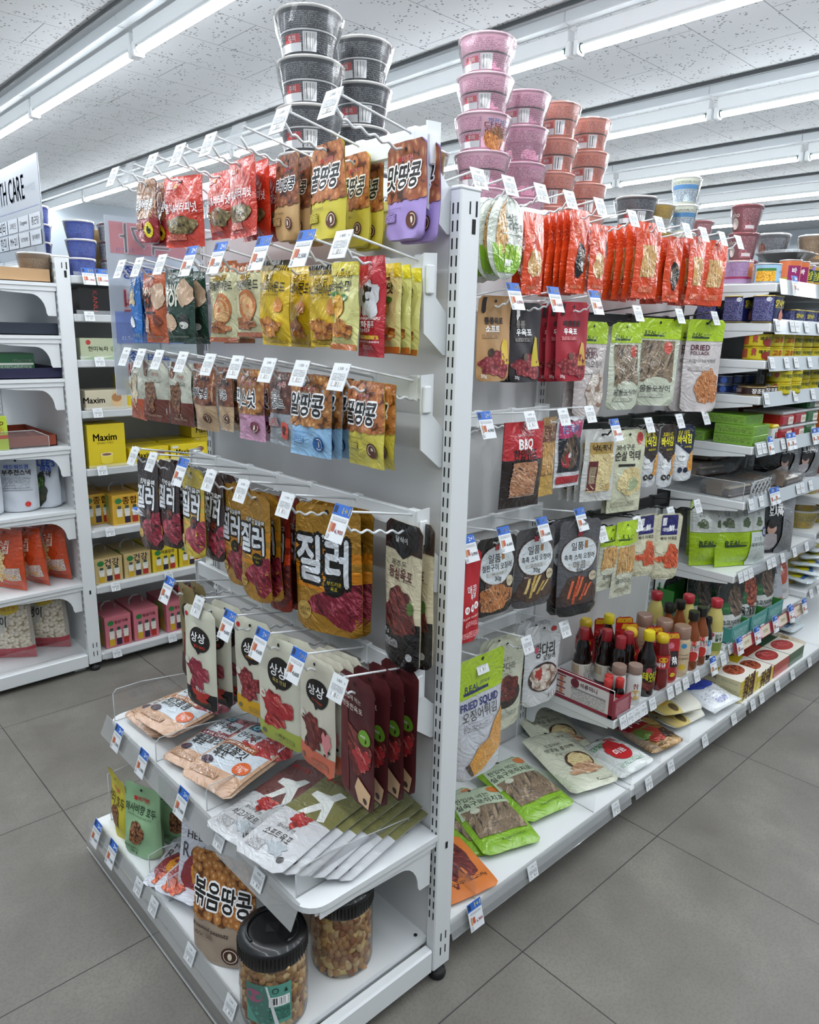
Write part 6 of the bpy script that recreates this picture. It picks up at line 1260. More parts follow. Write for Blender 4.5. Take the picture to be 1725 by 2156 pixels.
for i in range(5):
    lay('bowlfilm', .16, .16, 2.24 + .02 * i, .27, .335 + .03 * i, 20 * i, .05, 'clear wrapped bowl on the far right shelf, %s from bottom' % ORD[i], 'noodle bowl', 'clear wrapped bowls', seed=22)
for i, (x, y, z, k, n) in enumerate(((2.24, .30, .577, 'yellowbowl', 3), (2.42, .28, .577, 'yellowbowl', 2), (2.24, .30, .732, 'yellowbowl', 0), (2.27, .30, .943, 'redbowl', 1), (2.27, .3, .732, 'redbowl', 2), (2.24, .33, .317, 'yellowbowl', 2))):
    if n: cup_stack(k, x, y, z, n, .077 if k == 'yellowbowl' else .082, '%s noodle bowl at the far right, %s pile' % ('yellow' if k == 'yellowbowl' else 'red and white', ORD[i]), FC)
# seafood packs and others on the run base shelf
lay('orangejerky', .15, .19, -.03, .20, .101, -14, .03, 'orange jerky pouch lying beside the end post')
lay('filefish', .17, .245, .175, .26, .101, -18, .03, 'green filefish pack lying nearest the end post, top one', seed=31); lay('filefish', .17, .245, .15, .30, .101, -6, .0, 'green filefish pack lying nearest the end post, under another', seed=31).location.z -= .012
lay('filefish', .17, .25, .345, .285, .104, -10, .04, 'green filefish pack lying second from the end post', seed=32)
lay('peanutsquid', .17, .27, .55, .275, .106, -18, .08, 'cream squid pack lying with bowl picture toward aisle', seed=33); lay('peanutsquid', .17, .25, .645, .40, .104, -22, .12, 'cream squid pack lying behind, mostly covered', seed=33)
lay('msg', .16, .17, .69, .20, .101, -6, .02, 'white seasoning bag with red emblem lying on base shelf')
lay('dasida', .16, .18, .875, .205, .103, -8, .06, 'gold and red soup stock bag lying on base shelf')
lay('lemonsugar', .16, .18, 1.07, .225, .101, 84, .02, 'cream sugar bag with lemon picture, lower one', seed=34); lay('lemonsugar', .16, .18, 1.05, .235, .143, 72, .04, 'cream sugar bag with lemon picture, upper one', seed=34)
lay('sugar', .17, .23, 1.262, .22, .101, -6, .04, 'blue and white sugar bag lying on base shelf')
for i, (x, y) in enumerate(((-.05, .4), (.43, .25), (.62, .2), (.79, .2), (.97, .2), (1.16, .2), (1.365, .2))):
    pts = [(.105, .1), (.40, .1), (.40, .135), (.2, .155), (.105, .15)]
    mb = MB(); mb.prism([(a, b) for a, b in pts], 0, -.0012, .0012, ACRY); tag(mb.obj('acrylic_divider', None, (x, 0, 0)), 'clear acrylic divider on the run base shelf, %s from end post' % ORD[i], 'shelf divider', 'clear acrylic dividers')

# ---------------- sauce bottles ----------------
def bottle(prof, bodym, capprof, capc, lab, lz, L, name, n=24, labfin='s'):
    mb = MB(); mb.lathe(prof, bodym, n, cap0=True); b = mb.mesh('bottle_body')
    mb = MB(); mb.lathe(capprof, (capc, 's'), n, cap0=True, cap1=True); c = mb.mesh('cap')
    l = None
    if lab:
        mb = MB(); r = lab; z1, z0 = lz
        def Fb(u, v, off):
            a = -PI / 2 + (u - .5) * 2 * PI * .8; return ((r + off) * math.cos(a), (r + off) * math.sin(a), z1 - (z1 - z0) * v)
        layers(mb, L, Fb, 2 * PI * r * .8, z1 - z0, labfin, step=.008); l = mb.mesh('label')
    return [('bottle_body', b), ('cap', c)] + ([('label', l)] if l else [])
SOY = simple('soy_glass', '#140a08', .12, 0, .6); OIL = simple('pale_oil', '#c2b468', .15, 0, .6); VIN = simple('amber_vinegar', '#7a3c10', .12, 0, .6); WP = simple('white_bottle', '#dcdbd8', .35, 0, .3); RS = simple('red_sauce_glass', '#6a1210', .15, 0, .6); CRM = simple('cream_bottle', '#cbb796', .35, 0, .3)
def neck(r, h, nr, sh=.62, k=3): return [(r * .9, 0), (r, .006), (r, h * .5), (r * .97, h * (sh - .04)), (nr * 1.6, h * (sh + .08)), (nr, h * (sh + .2)), (nr, h * .9)]
BT = {
 'soy': bottle([(.026, 0), (.029, .006), (.029, .06), (.026, .095), (.021, .105), (.023, .12), (.019, .14), (.012, .15), (.012, .158)], SOY, [(.0155, .15), (.016, .152), (.0155, .184), (.014, .186)], '#8e1c24', .0296, (.075, .02), [('r', .0, 0, 1, 1, '#d8d4c8'), ('r', .1, .1, .4, .6, '#b8a888'), ('r', .5, .1, .8, .9, 'fine:#d8d4c8:#444444:3'), ('r', .55, .6, .8, .9, 'bar')], 'soy'),
 'white': bottle([(.02, 0), (.022, .005), (.022, .085), (.019, .1)], WP, [(.021, .098), (.0215, .1), (.0215, .122), (.02, .124)], '#8a7468', .0226, (.08, .02), [('r', 0, 0, 1, 1, '#dcdbd8'), T('참', .5, .3, .14, '#8a3c2c', bold=.05), ('e', .5, .75, .14, .14, '#c8a868')], 'white'),
 'mini': bottle([(.013, 0), (.015, .004), (.015, .06), (.009, .075)], SOY, [(.0115, .072), (.0125, .073), (.0125, .098), (.011, .1)], '#b8302c', .0156, (.055, .015), [('r', 0, 0, 1, 1, '#b8242c'), ('r', .3, .3, .7, .7, '#e0d8c8')], 'mini'),
 'steak': bottle(neck(.029, .2, .011, .66), SOY, [(.0165, .178), (.018, .18), (.0165, .205), (.0155, .207)], '#d8c41c', .0296, (.1, .025), [('r', 0, 0, 1, 1, '#1a1412'), T('스테이크', .5, .4, .5, '#d8d020', bold=.08, hs=1.4), T('소스', .6, .62, .2, '#d8d020', bold=.05), ('e', .5, .14, .06, .06, '#b84a5a'), ('b', .5, .82, .16, .1, 'jerkydark', .2)], 'steak'),
 'bbq': bottle([(.026, 0), (.028, .006), (.028, .05), (.025, .056), (.025, .07), (.028, .076), (.028, .12), (.02, .145), (.017, .16)], RS, [(.019, .155), (.0205, .157), (.0205, .172), (.015, .18)], '#d0b020', .0288, (.118, .074), [('r', 0, 0, 1, 1, '#b01c24'), T('바베큐', .4, .7, .3, W_, bold=.05), ('e', .5, .3, .1, .06, '#d8b020')], 'bbq'),
 'mayo': bottle([(.026, 0), (.028, .006), (.0285, .12), (.025, .132)], CRM, [(.0265, .13), (.027, .132), (.0265, .168), (.024, .17)], '#8a6c5c', .0288, (.12, .015), [('r', 0, 0, 1, 1, '#cbb796'), ('e', .5, .1, .06, .06, '#3a8ab8'), T('MAYONNAISE', .5, .4, .3, '#6a5a4a'), T('고소한마요', .5, .52, .3, '#5a4a3a', bold=.03), ('e', .5, .8, .07, .07, '#d8b830')], 'mayo'),
 'vin': bottle(neck(.027, .195, .011, .66), VIN, [(.0165, .172), (.0175, .174), (.0175, .2), (.0165, .202)], '#16130f', .0276, (.105, .035), [('r', 0, 0, 1, 1, '#d8d4cc'), ('e', .5, .1, .06, .06, '#c8342c'), T('건강발효', .5, .26, .3, '#3a2a24', bold=.03), T('사과식초', .5, .42, .34, '#c8486a', bold=.04), ('e', .5, .76, .13, .13, '#b82c24')], 'vin'),
 'oil': bottle([(.028, 0), (.031, .006), (.031, .045), (.029, .05), (.031, .056), (.031, .09), (.029, .1), (.03, .112), (.026, .14), (.018, .165), (.015, .175)], OIL, [(.018, .172), (.02, .174), (.02, .198), (.017, .202)], '#a82430', .0316, (.09, .02), [('r', 0, 0, 1, .55, '#d8dcd4'), ('r', 0, .55, 1, 1, '#7a8a3c'), ('e', .4, .15, .05, .05, '#c83a4a'), T('맑은', .55, .2, .16, '#2a3a24', bold=.04), T('물엿', .55, .4, .16, '#2a3a24', bold=.06)], 'oil'),
 'small': bottle(neck(.02, .145, .01, .64), SOY, [(.0125, .128), (.0135, .13), (.013, .15), (.012, .152)], '#121212', .0206, (.075, .02), [('r', 0, 0, 1, 1, '#ccd4dc'), ('e', .5, .2, .1, .1, '#3a8ab8')], 'small'),
}
def bot(k, x, y, label, cat='bottle', rot=-.75, group='bottles on the sauce shelf'):
    return put(None, 'sauce_bottle', x, y, .285, rot, label, cat, group, BT[k])
for k, x, y, l in [('soy', .735, .375, 'soy bottle with red cap at the rear left of the sauce shelf'), ('soy', .782, .322, 'soy bottle with red cap behind the carton edge'), ('soy', .815, .265, 'soy bottle with red cap beside the steak sauce'), ('soy', .765, .262, 'soy bottle with red cap between white bottles and steak sauce'),
                   ('white', .705, .225, 'white bottle with taupe cap nearest the carton'), ('white', .745, .195, 'white bottle with taupe cap nearest the rail'), ('mini', .668, .235, 'mini red capped bottle standing in the carton, left'), ('mini', .672, .20, 'mini red capped bottle standing in the carton, right'), ('mini', .64, .22, 'mini red capped bottle in the carton corner'),
                   ('steak', .826, .203, 'black steak sauce bottle with yellow cap in front'), ('steak', .85, .36, 'black steak sauce bottle with yellow cap at the back'), ('bbq', .897, .195, 'red barbecue sauce bottle nearest the rail'), ('bbq', .862, .285, 'red barbecue sauce bottle behind the steak sauce'), ('bbq', .82, .425, 'red barbecue sauce bottle by the back panel'),
                   ('mayo', 1.037, .20, 'cream mayonnaise bottle with brown cap nearest the rail'), ('mayo', 1.04, .265, 'cream mayonnaise bottle behind the front one'), ('mayo', 1.035, .335, 'cream mayonnaise bottle at the back'), ('vin', 1.108, .20, 'amber apple vinegar bottle, left one by the rail'), ('vin', 1.168, .20, 'amber apple vinegar bottle, right one by the rail'), ('vin', 1.11, .29, 'amber vinegar bottle behind the mayonnaise'), ('vin', 1.17, .28, 'amber vinegar bottle behind the right one'),
                   ('small', 1.222, .20, 'small dark bottle with black cap beside the syrup'), ('oil', 1.285, .205, 'pale syrup bottle with red cap nearest the rail'), ('oil', 1.25, .29, 'pale syrup bottle with red cap behind the front one'), ('oil', 1.19, .38, 'pale syrup bottle with red cap at the back left')]:
    bot(k, x, y, l)
for i, (x, y) in enumerate(((.962, .20), (.965, .26), (.93, .33), (.965, .37), (.9, .41))):
    stand('ketchup', .06, .165, x, y, .286, -38, 'red ketchup pouch standing on the sauce shelf, %s from the rail' % ORD[i], 0, 'sauce pouch', 'red ketchup pouches', seed=40)
mb = MB(); cw = ('#dad5d2', 's'); mr = ('#8a1f34', 's')
mb.box(.602, .175, .285, .606, .425, .375, cw); mb.box(.602, .171, .285, .69, .175, .345, mr); mb.box(.69, .171, .285, .694, .425, .33, mr); mb.box(.602, .171, .285, .694, .425, .288, mr)
layers(mb, [('r', 0, 0, 1, .1, '#8a1f34'), ('r', 0, .88, 1, 1, '#8a1f34'), ('r', .94, 0, 1, 1, '#8a1f34'), ('e', .47, .26, .06, .06, '#6a1428'), T('석류미니', .66, .26, .24, '#8a1f34', bold=.03), ('r', .42, .42, .9, .85, 'fine:#dad5d2:#6a6a6a:3'), ('r', .42, .42, .9, .47, '#8a8a8a')] + [('r', .05, .14 + .22 * i, .34, .18 + .22 * i, '#8a1f34') for i in range(4)] + [('e', .08 + .1 * i, .27 + .22 * j, .028, .028, '#c87a5a') for i in range(3) for j in range(3)],
       plane_fn((.602, .425, .375), (0, -.25, 0), (0, 0, -.09), (-1, 0, 0)), .25, .09, 's', step=9)
layers(mb, [('r', .1, .1, .9, .9, 'fine:#8a1f34:#d8a0a8:3')], plane_fn((.602, .171, .345), (.088, 0, 0), (0, 0, -.06), (0, -1, 0)), .088, .06, 's', step=9)
tag(mb.obj('display_carton'), 'open white and maroon carton at the left end of sauce shelf', 'carton')

# ---------------- shelved bay goods ----------------
# soup pouch display trays
TEAL = ('#3f8f8a', 's'); GRN = ('#2f7a2c', 's')
for i, x in enumerate((1.40, 1.565, 1.72)):
    mb = MB(); mb.box(x, .186, .287, x + .145, .19, .352, TEAL); mb.box(x, .19, .287, x + .003, .45, .345, TEAL); mb.box(x + .142, .19, .287, x + .145, .45, .352, GRN); mb.box(x, .45, .287, x + .145, .453, .44, GRN); mb.box(x, .19, .287, x + .145, .45, .29, TEAL)
    layers(mb, [('r', .1, .25, .9, .8, 'fine:#3f8f8a:#9ccfca:1.6')], plane_fn((x, .186, .352), (.145, 0, 0), (0, 0, -.065), (0, -1, 0)), .145, .065, 's', step=9)
    tag(mb.obj('display_carton'), 'open teal soup pouch tray, %s from the syrup bottles' % ORD[i], 'carton', 'teal soup trays')
for i, (x, y, k) in enumerate(((1.475, .24, 'soupblack'), (1.475, .36, 'soupblack'), (1.63, .25, 'soupred'), (1.63, .36, 'soupblack'), (1.79, .25, 'soupblack'), (1.79, .37, 'soupred'))):
    stand(k, .125, .20, x, y, .291, -18, '%s soup pouch in the %s teal tray, %s' % (('dark' if k == 'soupblack' else 'brown'), ORD[i // 2], ('front', 'rear')[i % 2]), 0, 'soup pouch', 'soup pouches', seed=50)
stand('lavergrey', .16, .21, 1.93, .27, .288, -22, 'silver grey laver pack standing right of the soup trays', -.2, 'seaweed snack'); stand('laverred', .16, .21, 2.04, .28, .288, -22, 'laver pack with red oval beside the grey one', -.2, 'seaweed snack')
mb = MB(); mb.box(1.36, .40, .3, 1.364, .47, .44, GRN); mb.box(1.36, .46, .3, 1.40, .465, .46, GRN); tag(mb.obj('display_carton'), 'green carton edge behind the syrup bottles', 'carton')
stand('darkpouch', .17, .22, 1.62, .47, .288, -10, 'black pouch standing behind the soup pouches', 0); stand('darkpouch', .17, .22, 1.46, .475, .288, -10, 'black pouch behind the first soup tray', 0)
# seaweed multipacks on the seventh shelf
stand('seaweedlime', .21, .25, 1.44, .30, .557, -30, 'lime green seaweed multipack, leftmost on its shelf', -.12, 'seaweed pack', 'lime green multipacks', seed=60); stand('seaweedlime', .22, .26, 1.505, .235, .557, -26, 'lime green seaweed multipack in front, facing the aisle', -.14, 'seaweed pack', 'lime green multipacks', seed=60)
stand('seaweedlime', .2, .23, 1.56, .38, .557, -26, 'lime green seaweed multipack at the back', -.1, 'seaweed pack', 'lime green multipacks', seed=60)
stand('seaweedblack', .24, .25, 1.74, .245, .557, -30, 'black lunch box seaweed pack in front', -.05, 'seaweed pack', 'black seaweed packs', seed=61); stand('seaweedblack', .24, .25, 1.68, .36, .557, -30, 'black lunch box seaweed pack behind the front one', -.05, 'seaweed pack', 'black seaweed packs', seed=61)
stand('seaweedblack', .22, .18, 1.90, .30, .822, -25, 'black seaweed pack on the tray shelf, left one', 0, 'seaweed pack', 'black seaweed packs', seed=62); stand('seaweedblack', .22, .18, 2.03, .27, .822, -25, 'black seaweed pack on the tray shelf, right one', 0, 'seaweed pack', 'black seaweed packs', seed=62)
stand('laverred', .18, .24, 1.98, .33, .557, -20, 'pale blue laver pack at the end of its shelf', 0, 'seaweed snack')
# food trays on the sixth shelf
def food_tray(x, y, z, rot, label, s=1.0):
    t = empty('food_tray', (x, y, z), (0, 0, rot)); w, d, h = .17 * s, .12 * s, .05
    mb = MB(); mb.box(-w / 2, -d / 2, 0, w / 2, d / 2, h * .5, simple('tray_brown', '#4a362c', .5), .006); mb.box(-w / 2 + .01, -d / 2 + .01, h * .5, w / 2 - .01, d / 2 - .01, h * .72, M('tofu', 'g'), .006); mb.obj('tray', t)
    mb = MB(); mb.box(-w / 2 - .004, -d / 2 - .004, .002, w / 2 + .004, d / 2 + .004, h, clear('tray_film', alpha=.12, edge=.7, rough=.12), .01); mb.prism([(w / 2, 0.004), (w / 2 + .035, .012), (w / 2 + .03, .04), (w / 2, .045)], 1, -d / 2, d / 2, clear('tray_film')); mb.box(-w / 2 - .0045, -.03, .004, w / 2 * .1, .03, h + .0006, ('#8a7a6c', 's')); mb.obj('film', t)
    tag(t, label, 'food tray', 'wrapped food trays')
food_tray(1.475, .30, .821, -.1, 'film wrapped brown snack tray at the left shelf end'); food_tray(1.66, .29, .821, .1, 'film wrapped snack tray behind the lattice divider'); food_tray(1.50, .41, .873, -.2, 'film wrapped snack tray at the back, lower', .9); food_tray(1.56, .42, .925, 0, 'film wrapped snack tray at the back, upper', .9); food_tray(1.82, .24, .821, 0, 'film wrapped snack tray right of the lattice divider', .8)
def lattice(x0, z, w, h, y, label):
    mb = MB(); g = simple('grey_lattice_plastic', '#a6aaac', .4); n = 5
    for i in range(-n, n + 1):
        for sg in (1, -1):
            a = Vector((x0 + i * w / n, y, z)); b = a + Vector((sg * h, 0, h)); 
            if sg < 0: a = Vector((x0 + w - i * w / n, y, z)); b = a + Vector((-h, 0, h))
            p0, p1 = a, b
            def clip(p, q):
                t0, t1 = 0.0, 1.0; dx = q.x - p.x
                for lim, s in ((x0, 1), (x0 + w, -1)):
                    if abs(dx) < 1e-9: continue
                    t = (lim - p.x) / dx
                    if s * dx > 0: t0 = max(t0, t)
                    else: t1 = min(t1, t)
                return (p + (q - p) * t0, p + (q - p) * t1) if t1 > t0 else None
            c = clip(p0, p1)
            if c: mb.tube([c[0], c[1]], .0022, g, 5)
    mb.tube([(x0, y, z), (x0 + w, y, z)], .0028, g); mb.tube([(x0, y, z), (x0, y, z + h * .7), (x0 + .02, y, z + h), (x0 + w - .02, y, z + h), (x0 + w, y, z + h * .7), (x0 + w, y, z)], .0028, g)
    return tag(mb.obj('lattice_divider'), label, 'shelf divider')
lattice(1.40, .822, .16, .065, .186, 'grey lattice guard on the food tray shelf'); lattice(1.66, .101, .22, .05, .125, 'grey lattice guard on the base shelf by the boxes')
divider(0, [(.2, .822), (.48, .822), (.48, .885), (.2, .885)], 'clear acrylic end guard of the food tray shelf', (1.375, 0, 0))
# pink promotion strip on the soup shelf rail
mb = MB(); s_ = mb
def Fs(u, v, off): return (1.385 + u * .70, .172 - .012 * v - off, .302 - v * .042)
layers(mb, [('r', 0, 0, 1, 1, '#c8405a')] + [('r', .1 + .24 * i, .05, .21 + .24 * i, .95, '#d8d0b8') for i in range(4)] + [('b', .085 + .24 * i, .5, .025, .025, '#e8c8d0', .3) for i in range(4)] + [T('맛있게', .15 + .24 * i, .5, .05, '#8a6a3c') for i in range(4)], Fs, .70, .042, 's', base=.001)
tag(mb.obj('promotion_strip'), 'pink and cream promotion strip on the soup shelf rail', 'sign')
for i, x in enumerate((1.41, 1.56, 1.73, 1.89, 2.03)): tag(mk('promotion_tag', tag_mesh('b', '4,900'), None, (x, .165, .322), (-.28, 0, 0)), 'blue and white deal tag clipped over the pink strip, %s' % ORD[i], 'price tag', 'deal tags on the pink strip')

# ---------------- goods of the left gondola ----------------
YC = G2 + .08
def g2cup(k, x, y, n, desc, z=1.536): cup_stack(k, x, y, z, 3 if 'blue' in k or k == 'whiteblack' else n, .066, desc, FC)
g2cup('blue', -.085, YC + .09, 2, 'blue and yellow noodle cup behind the left post'); g2cup('whiteblack', .04, YC + .09, 2, 'white and black noodle cup beside the blue ones')
g2cup('blue', .17, YC + .09, 2, 'blue noodle cup behind the hanging poster')
cup_stack('browncup', -.25, G2 + .16, 1.506 + .0, 1, .1, 'black and white striped cup beside the left gondola post', FC)
cup_stack('blue', -.165, G2 + .40, 1.536, 4, .066, 'blue cup in the tower behind the health sign', FC, jit=.002)
mb = MB(); mb.box(-.02, G2 + .25, 1.536, .28, G2 + .40, 1.72, ('#a88a5c', 'k'), .002); tag(mb.obj('cardboard_box'), 'plain brown cardboard box behind the noodle cups', 'box')
KB = carton(.12, .07, .095, '#17171a', [T('KANU', .5, .5, .62, '#a83a34', rot=-PI / 2, hs=.9)])
for i, x in enumerate((-.07, .06, .20)): put(KB, 'coffee_box', x, YC + .06, 1.401, 0, 'black coffee box with red lettering, %s from the left post' % ORD[i], 'box', 'black coffee boxes')
NT = carton(.15, .08, .078, '#b4bc9c', [('e', .2, .2, .06, .06, '#b83a34'), T('현미녹차', .44, .5, .5, '#5a5648', bold=.02), ('e', .84, .5, .08, .08, '#8a9a6c'), ('p', [(0, 1), (.3, .85), (.6, .95), (1, .78), (1, 1)], '#6a9a3c')])
for i, x in enumerate((-.065, .095, .255)): put(NT, 'tea_box', x, YC + .06, 1.236, 0, 'pale green tea box, %s from the left post' % ORD[i], 'box', 'pale green tea boxes')
MX = lambda w, h, s: carton(w, .12, h, '#dcc414', [T('Maxim', .46, .3, .62, '#3a2418', bold=.05, hs=1.1), T('모카골드 마일드', .46, .43, .44, '#6a4a10'), ('e', .47, .78, .16, .1, '#e8d850'), ('e', .47, .7, .16, .05, '#f2ecd0'), ('e', .47, .7, .13, .035, '#8a5a34'), ('r', .31, .7, .63, .86, '#e8d23c'), ('e', .47, .86, .16, .08, '#e8d23c'), ('e', .47, .7, .16, .05, '#f2ecd0'), ('e', .47, .7, .13, .035, '#8a5a34')], name='coffee_box')
MB1, MB2 = MX(.145, .168, 1), carton(.165, .12, .062, '#dcc414', [('r', .04, .1, .2, .24, '#d8dce0'), T('Maxim', .36, .5, .44, '#3a2418', bold=.05, hs=1.1), T('모카골드', .36, .78, .24, '#6a4a10'), ('e', .8, .55, .1, .16, '#e8d850'), ('e', .8, .42, .1, .07, '#8a5a34')])
put(MB1, 'coffee_box', -.072, YC + .07, .823, 0, 'tall yellow coffee mix box beside the left post', 'box')
for i, (x, y, z) in enumerate(((.10, .08, .823), (.275, .08, .823), (.11, .22, .823), (.285, .22, .823), (.44, .22, .823), (.44, .22, .886), (.45, .22, .95))): put(MB2, 'coffee_box', x, YC + y, z, 0, 'low yellow coffee mix box, %s counting from the tall one' % ORD[i], 'box', 'low yellow coffee boxes')
MBW = carton(.16, .1, .075, '#c8bfa4', [T('Maxim', .2, .5, .5, '#2a2420', bold=.05), ('e', .74, .5, .13, .2, '#d8b888'), ('e', .74, .4, .12, .1, '#a8784a')])
put(MBW, 'coffee_box', -.06, YC + .06, 1.046, 0, 'beige coffee box with cup picture beside left post', 'box')
for i, (x, z) in enumerate(((.11, 1.046), (.11, 1.11), (.28, 1.046), (.28, 1.11))): put(MB2, 'coffee_box', x, YC + .1, z, 0, 'yellow coffee box behind the hanging poster, %s' % ('left bottom', 'left top', 'right bottom', 'right top')[i], 'box', 'yellow boxes behind the poster')
def gift(w, h, base, lc, name_, d=.2):
    bl = [('r', 0, 0, 1, .12, base), ('e', .22, .2, .12, .1, '#2a7a3c'), T(name_, .62, .2, .52, lc, bold=.03)]
    for i, c in enumerate(('#c8a020', '#2a1c34', '#a8281c')):
        u = .24 + .27 * i; bl += [('r', u - .1, .46, u + .1, .94, '#d8d8d0'), ('r', u - .1, .62, u + .1, .94, c), ('r', u - .06, .36, u + .06, .46, '#3a4a44'), ('r', u - .09, .56, u + .09, .72, '#e4e0d4')]
    s = [('r', 0, 0, 1, .1, base), ('b', .6, .5, .3, .3, '#8aa050', .2), ('b', .3, .7, .2, .2, '#b84a3c', .2), ('b', .75, .8, .15, .15, '#c8a040', .2)]
    me = carton(w, d, h, base, bl, s, None, name='carton_body')
    mb = MB(); pts = [(-.03, 0, h), (-.028, 0, h + .02), (-.012, 0, h + .035), (.012, 0, h + .035), (.028, 0, h + .02), (.03, 0, h)]
    for i in range(5):
        a, b = pts[i], pts[i + 1]; mb.add([(a[0], -.008, a[2]), (b[0], -.008, b[2]), (b[0], .008, b[2]), (a[0], .008, a[2])], [(0, 1, 2, 3)], PLAST)
    return [('carton_body', me), ('handle', mb.mesh('handle'))]
GP, GY, GC = gift(.108, .135, '#c8707c', '#8a2c44', '정성가득'), gift(.115, .125, '#d8a830', '#8a3c1c', '종합'), gift(.112, .105, '#c8b078', '#5a4a8a', '건강')
GYY = gift(.112, .105, '#d8c028', '#5a2c4a', '마음담은')
for i, x in enumerate((-.075, .045, .19, .31)): put(None, 'juice_carton', x, YC + .13, .061, 0, 'pink juice gift carton with handle, %s from the left post' % ORD[i], 'carton', 'pink juice cartons', GP)
for i, x in enumerate((-.095, .025, .145, .265)): put(None, 'juice_carton', x, YC + .13, .346, 0, '%s juice gift carton on the shelf above the pink ones, %s' % (('beige', 'beige', 'yellow', 'yellow')[i], ORD[i]), 'carton', 'juice cartons', GC if i < 2 else GYY)
for i, x in enumerate((-.005, .125, .25)): put(None, 'juice_carton', x, YC + .13, .576, 0, 'orange mixed juice gift carton, %s from the left post' % ORD[i], 'carton', 'orange juice cartons', GY)
put(None, 'juice_carton', -.095, YC + .2, .576, 0, 'orange mixed juice carton half hidden by the left post', 'carton', None, GY)
# left endcap goods
def tray(x0, x1, y0, y1, z, h, col, label):
    mb = MB(); m = (col, 'k'); mb.box(x0, y0, z, x1, y1, z + .003, m)
    for b in ((x0, y0, x1, y0 + .003), (x0, y1 - .003, x1, y1), (x0, y0, x0 + .003, y1), (x1 - .003, y0, x1, y1)): mb.box(b[0], b[1], z, b[2], b[3], z + h, m)
    tag(mb.obj('display_tray'), label, 'display tray')
tray(-.5, -.222, G2 + .10, G2 + .5, 1.505, .045, '#b8946c', 'beige card tray on the top shelf of left endcap')
tray(-.5, -.21, G2 + .10, G2 + .5, 1.323, .042, '#1c2634', 'dark navy tray on the second shelf of left endcap')
tray(-.5, -.205, G2 + .10, G2 + .5, 1.169, .038, '#16163a', 'deep blue tray on the third shelf of left endcap')
tray(-.56, -.245, G2 + .12, G2 + .5, .92, .04, '#8a3c24', 'rust brown tray on the fourth shelf of left endcap')
put(carton(.2, .14, .085, '#1c5a34', [('r', .4, .5, .95, .9, 'fine:#1c5a34:#c8d8c8:3'), ('r', .4, .4, .98, .48, '#d8dcd4'), T('맛있는 다이어트', .8, .3, .3, W_, bold=.03)]), 'food_box', -.395, G2 + .20, 1.173, 0, 'dark green diet food box in the blue tray', 'box')
put(carton(.12, .03, .12, '#b8cc3c', [('r', 0, .55, 1, .66, '#c84a2c'), T('TBD', .75, .2, .3, '#b8442c', bold=.05), ('r', .1, .3, .9, .5, 'fine:#b8cc3c:#b8442c:2')]), 'food_box', -.475, G2 + .115, .92, 0, 'lime and red box at the front of rust tray', 'box')
divider(1, [(-.55, .92), (-.28, .92), (-.28, .96), (-.33, .985), (-.55, .985)], 'clear acrylic divider on the left endcap fourth shelf', (0, G2 + .1, 0))
stand('leekchip', .14, .2, -.375, G2 + .20, .675, -30, 'white and grey chip bag seen from the back', 0, 'chip bag'); stand('leekfront', .12, .2, -.275, G2 + .21, .675, -50, 'white chip bag with dark seaweed picture, middle', 0, 'chip bag', 'white chip bags', seed=70); stand('leekfront', .12, .2, -.215 - .01, G2 + .26, .675, -60, 'white chip bag with dark seaweed picture, rear', 0, 'chip bag', 'white chip bags', seed=70)
stand('leekchip', .14, .2, -.50, G2 + .2, .675, -30, 'white and grey chip bag at the picture edge', 0, 'chip bag')
for i, (x, y) in enumerate(((-.44, .19), (-.345, .2), (-.265, .22), (-.235, .38))): stand('popcorn', .16, .235, x, G2 + y, .377, (-60, -68, -60, -70)[i], 'orange popcorn bag on the left endcap, %s from the picture edge' % ORD[i], (0, .12, .1, .1)[i], 'popcorn bag', 'orange popcorn bags', seed=71)
stand('puff', .2, .25, -.455, G2 + .24, .078, -35, 'clear bag of puffed snacks with red base, left', .1, 'puffed snack bag', 'clear puffed snack bags', seed=72); stand('puff', .2, .25, -.315, G2 + .26, .078, -40, 'clear bag of puffed snacks with red base, right', .1, 'puffed snack bag', 'clear puffed snack bags', seed=72)
stand('puff', .2, .25, -.26, G2 + .42, .078, -60, 'clear bag of puffed snacks behind the other two', .1, 'puffed snack bag', 'clear puffed snack bags', seed=72)
mb = MB(); mb.prism([(-.585, .08), (-.225, .08), (-.225, .13), (-.25, .145), (-.585, .145)], 1, G2 + .106, G2 + .108, ACRY); tag(mb.obj('acrylic_divider'), 'clear acrylic side guard of the left endcap base', 'shelf divider')

# health care sign on the left endcap
SIGNX = -.222
sg = empty('header_sign'); mb = MB(); mb.box(SIGNX - .002, G2 + .13, 1.6, SIGNX + .002, G2 + .93, 1.94, simple('frosted_sign', '#868d97', .35, 0, .4), .002)
Fg = plane_fn((SIGNX - .002, G2 + .93, 1.94), (0, -.8, 0), (0, 0, -.34), (-1, 0, 0)); cells = []
names = [('헬스', '비타민', '종근당'), ('M+21', 'EXTREME', '동아제약')]
for r_ in range(2):
    for c_ in range(6):
        u = .985 - .165 * (c_ + 1) + .006; v = .56 + .17 * r_; cells.append(('r', u, v, u + .155, v + .15, '#aeb4bc'))
        cells.append(T((['종근당', 'Dongwon', '고려은단', '비타', '경남', '일동'] if r_ == 0 else ['동아제약', 'EXTREME', 'M+21', '한미', '광동', '유한'])[c_], u + .08, v + .075, .1, ('#4a5464', '#34383e', '#5a3a44')[c_ % 3], bold=.03))
layers(mb, [T('HEALTH CARE', .48, .27, .62, '#5a6684', bold=.05, hs=1.6), T('건강식품', .87, .3, .14, '#8a94a4'), ('r', .3, .485, .97, .495, '#6a74a0')] + cells, Fg, .8, .34, 's', step=9)
mb.obj('board', sg)
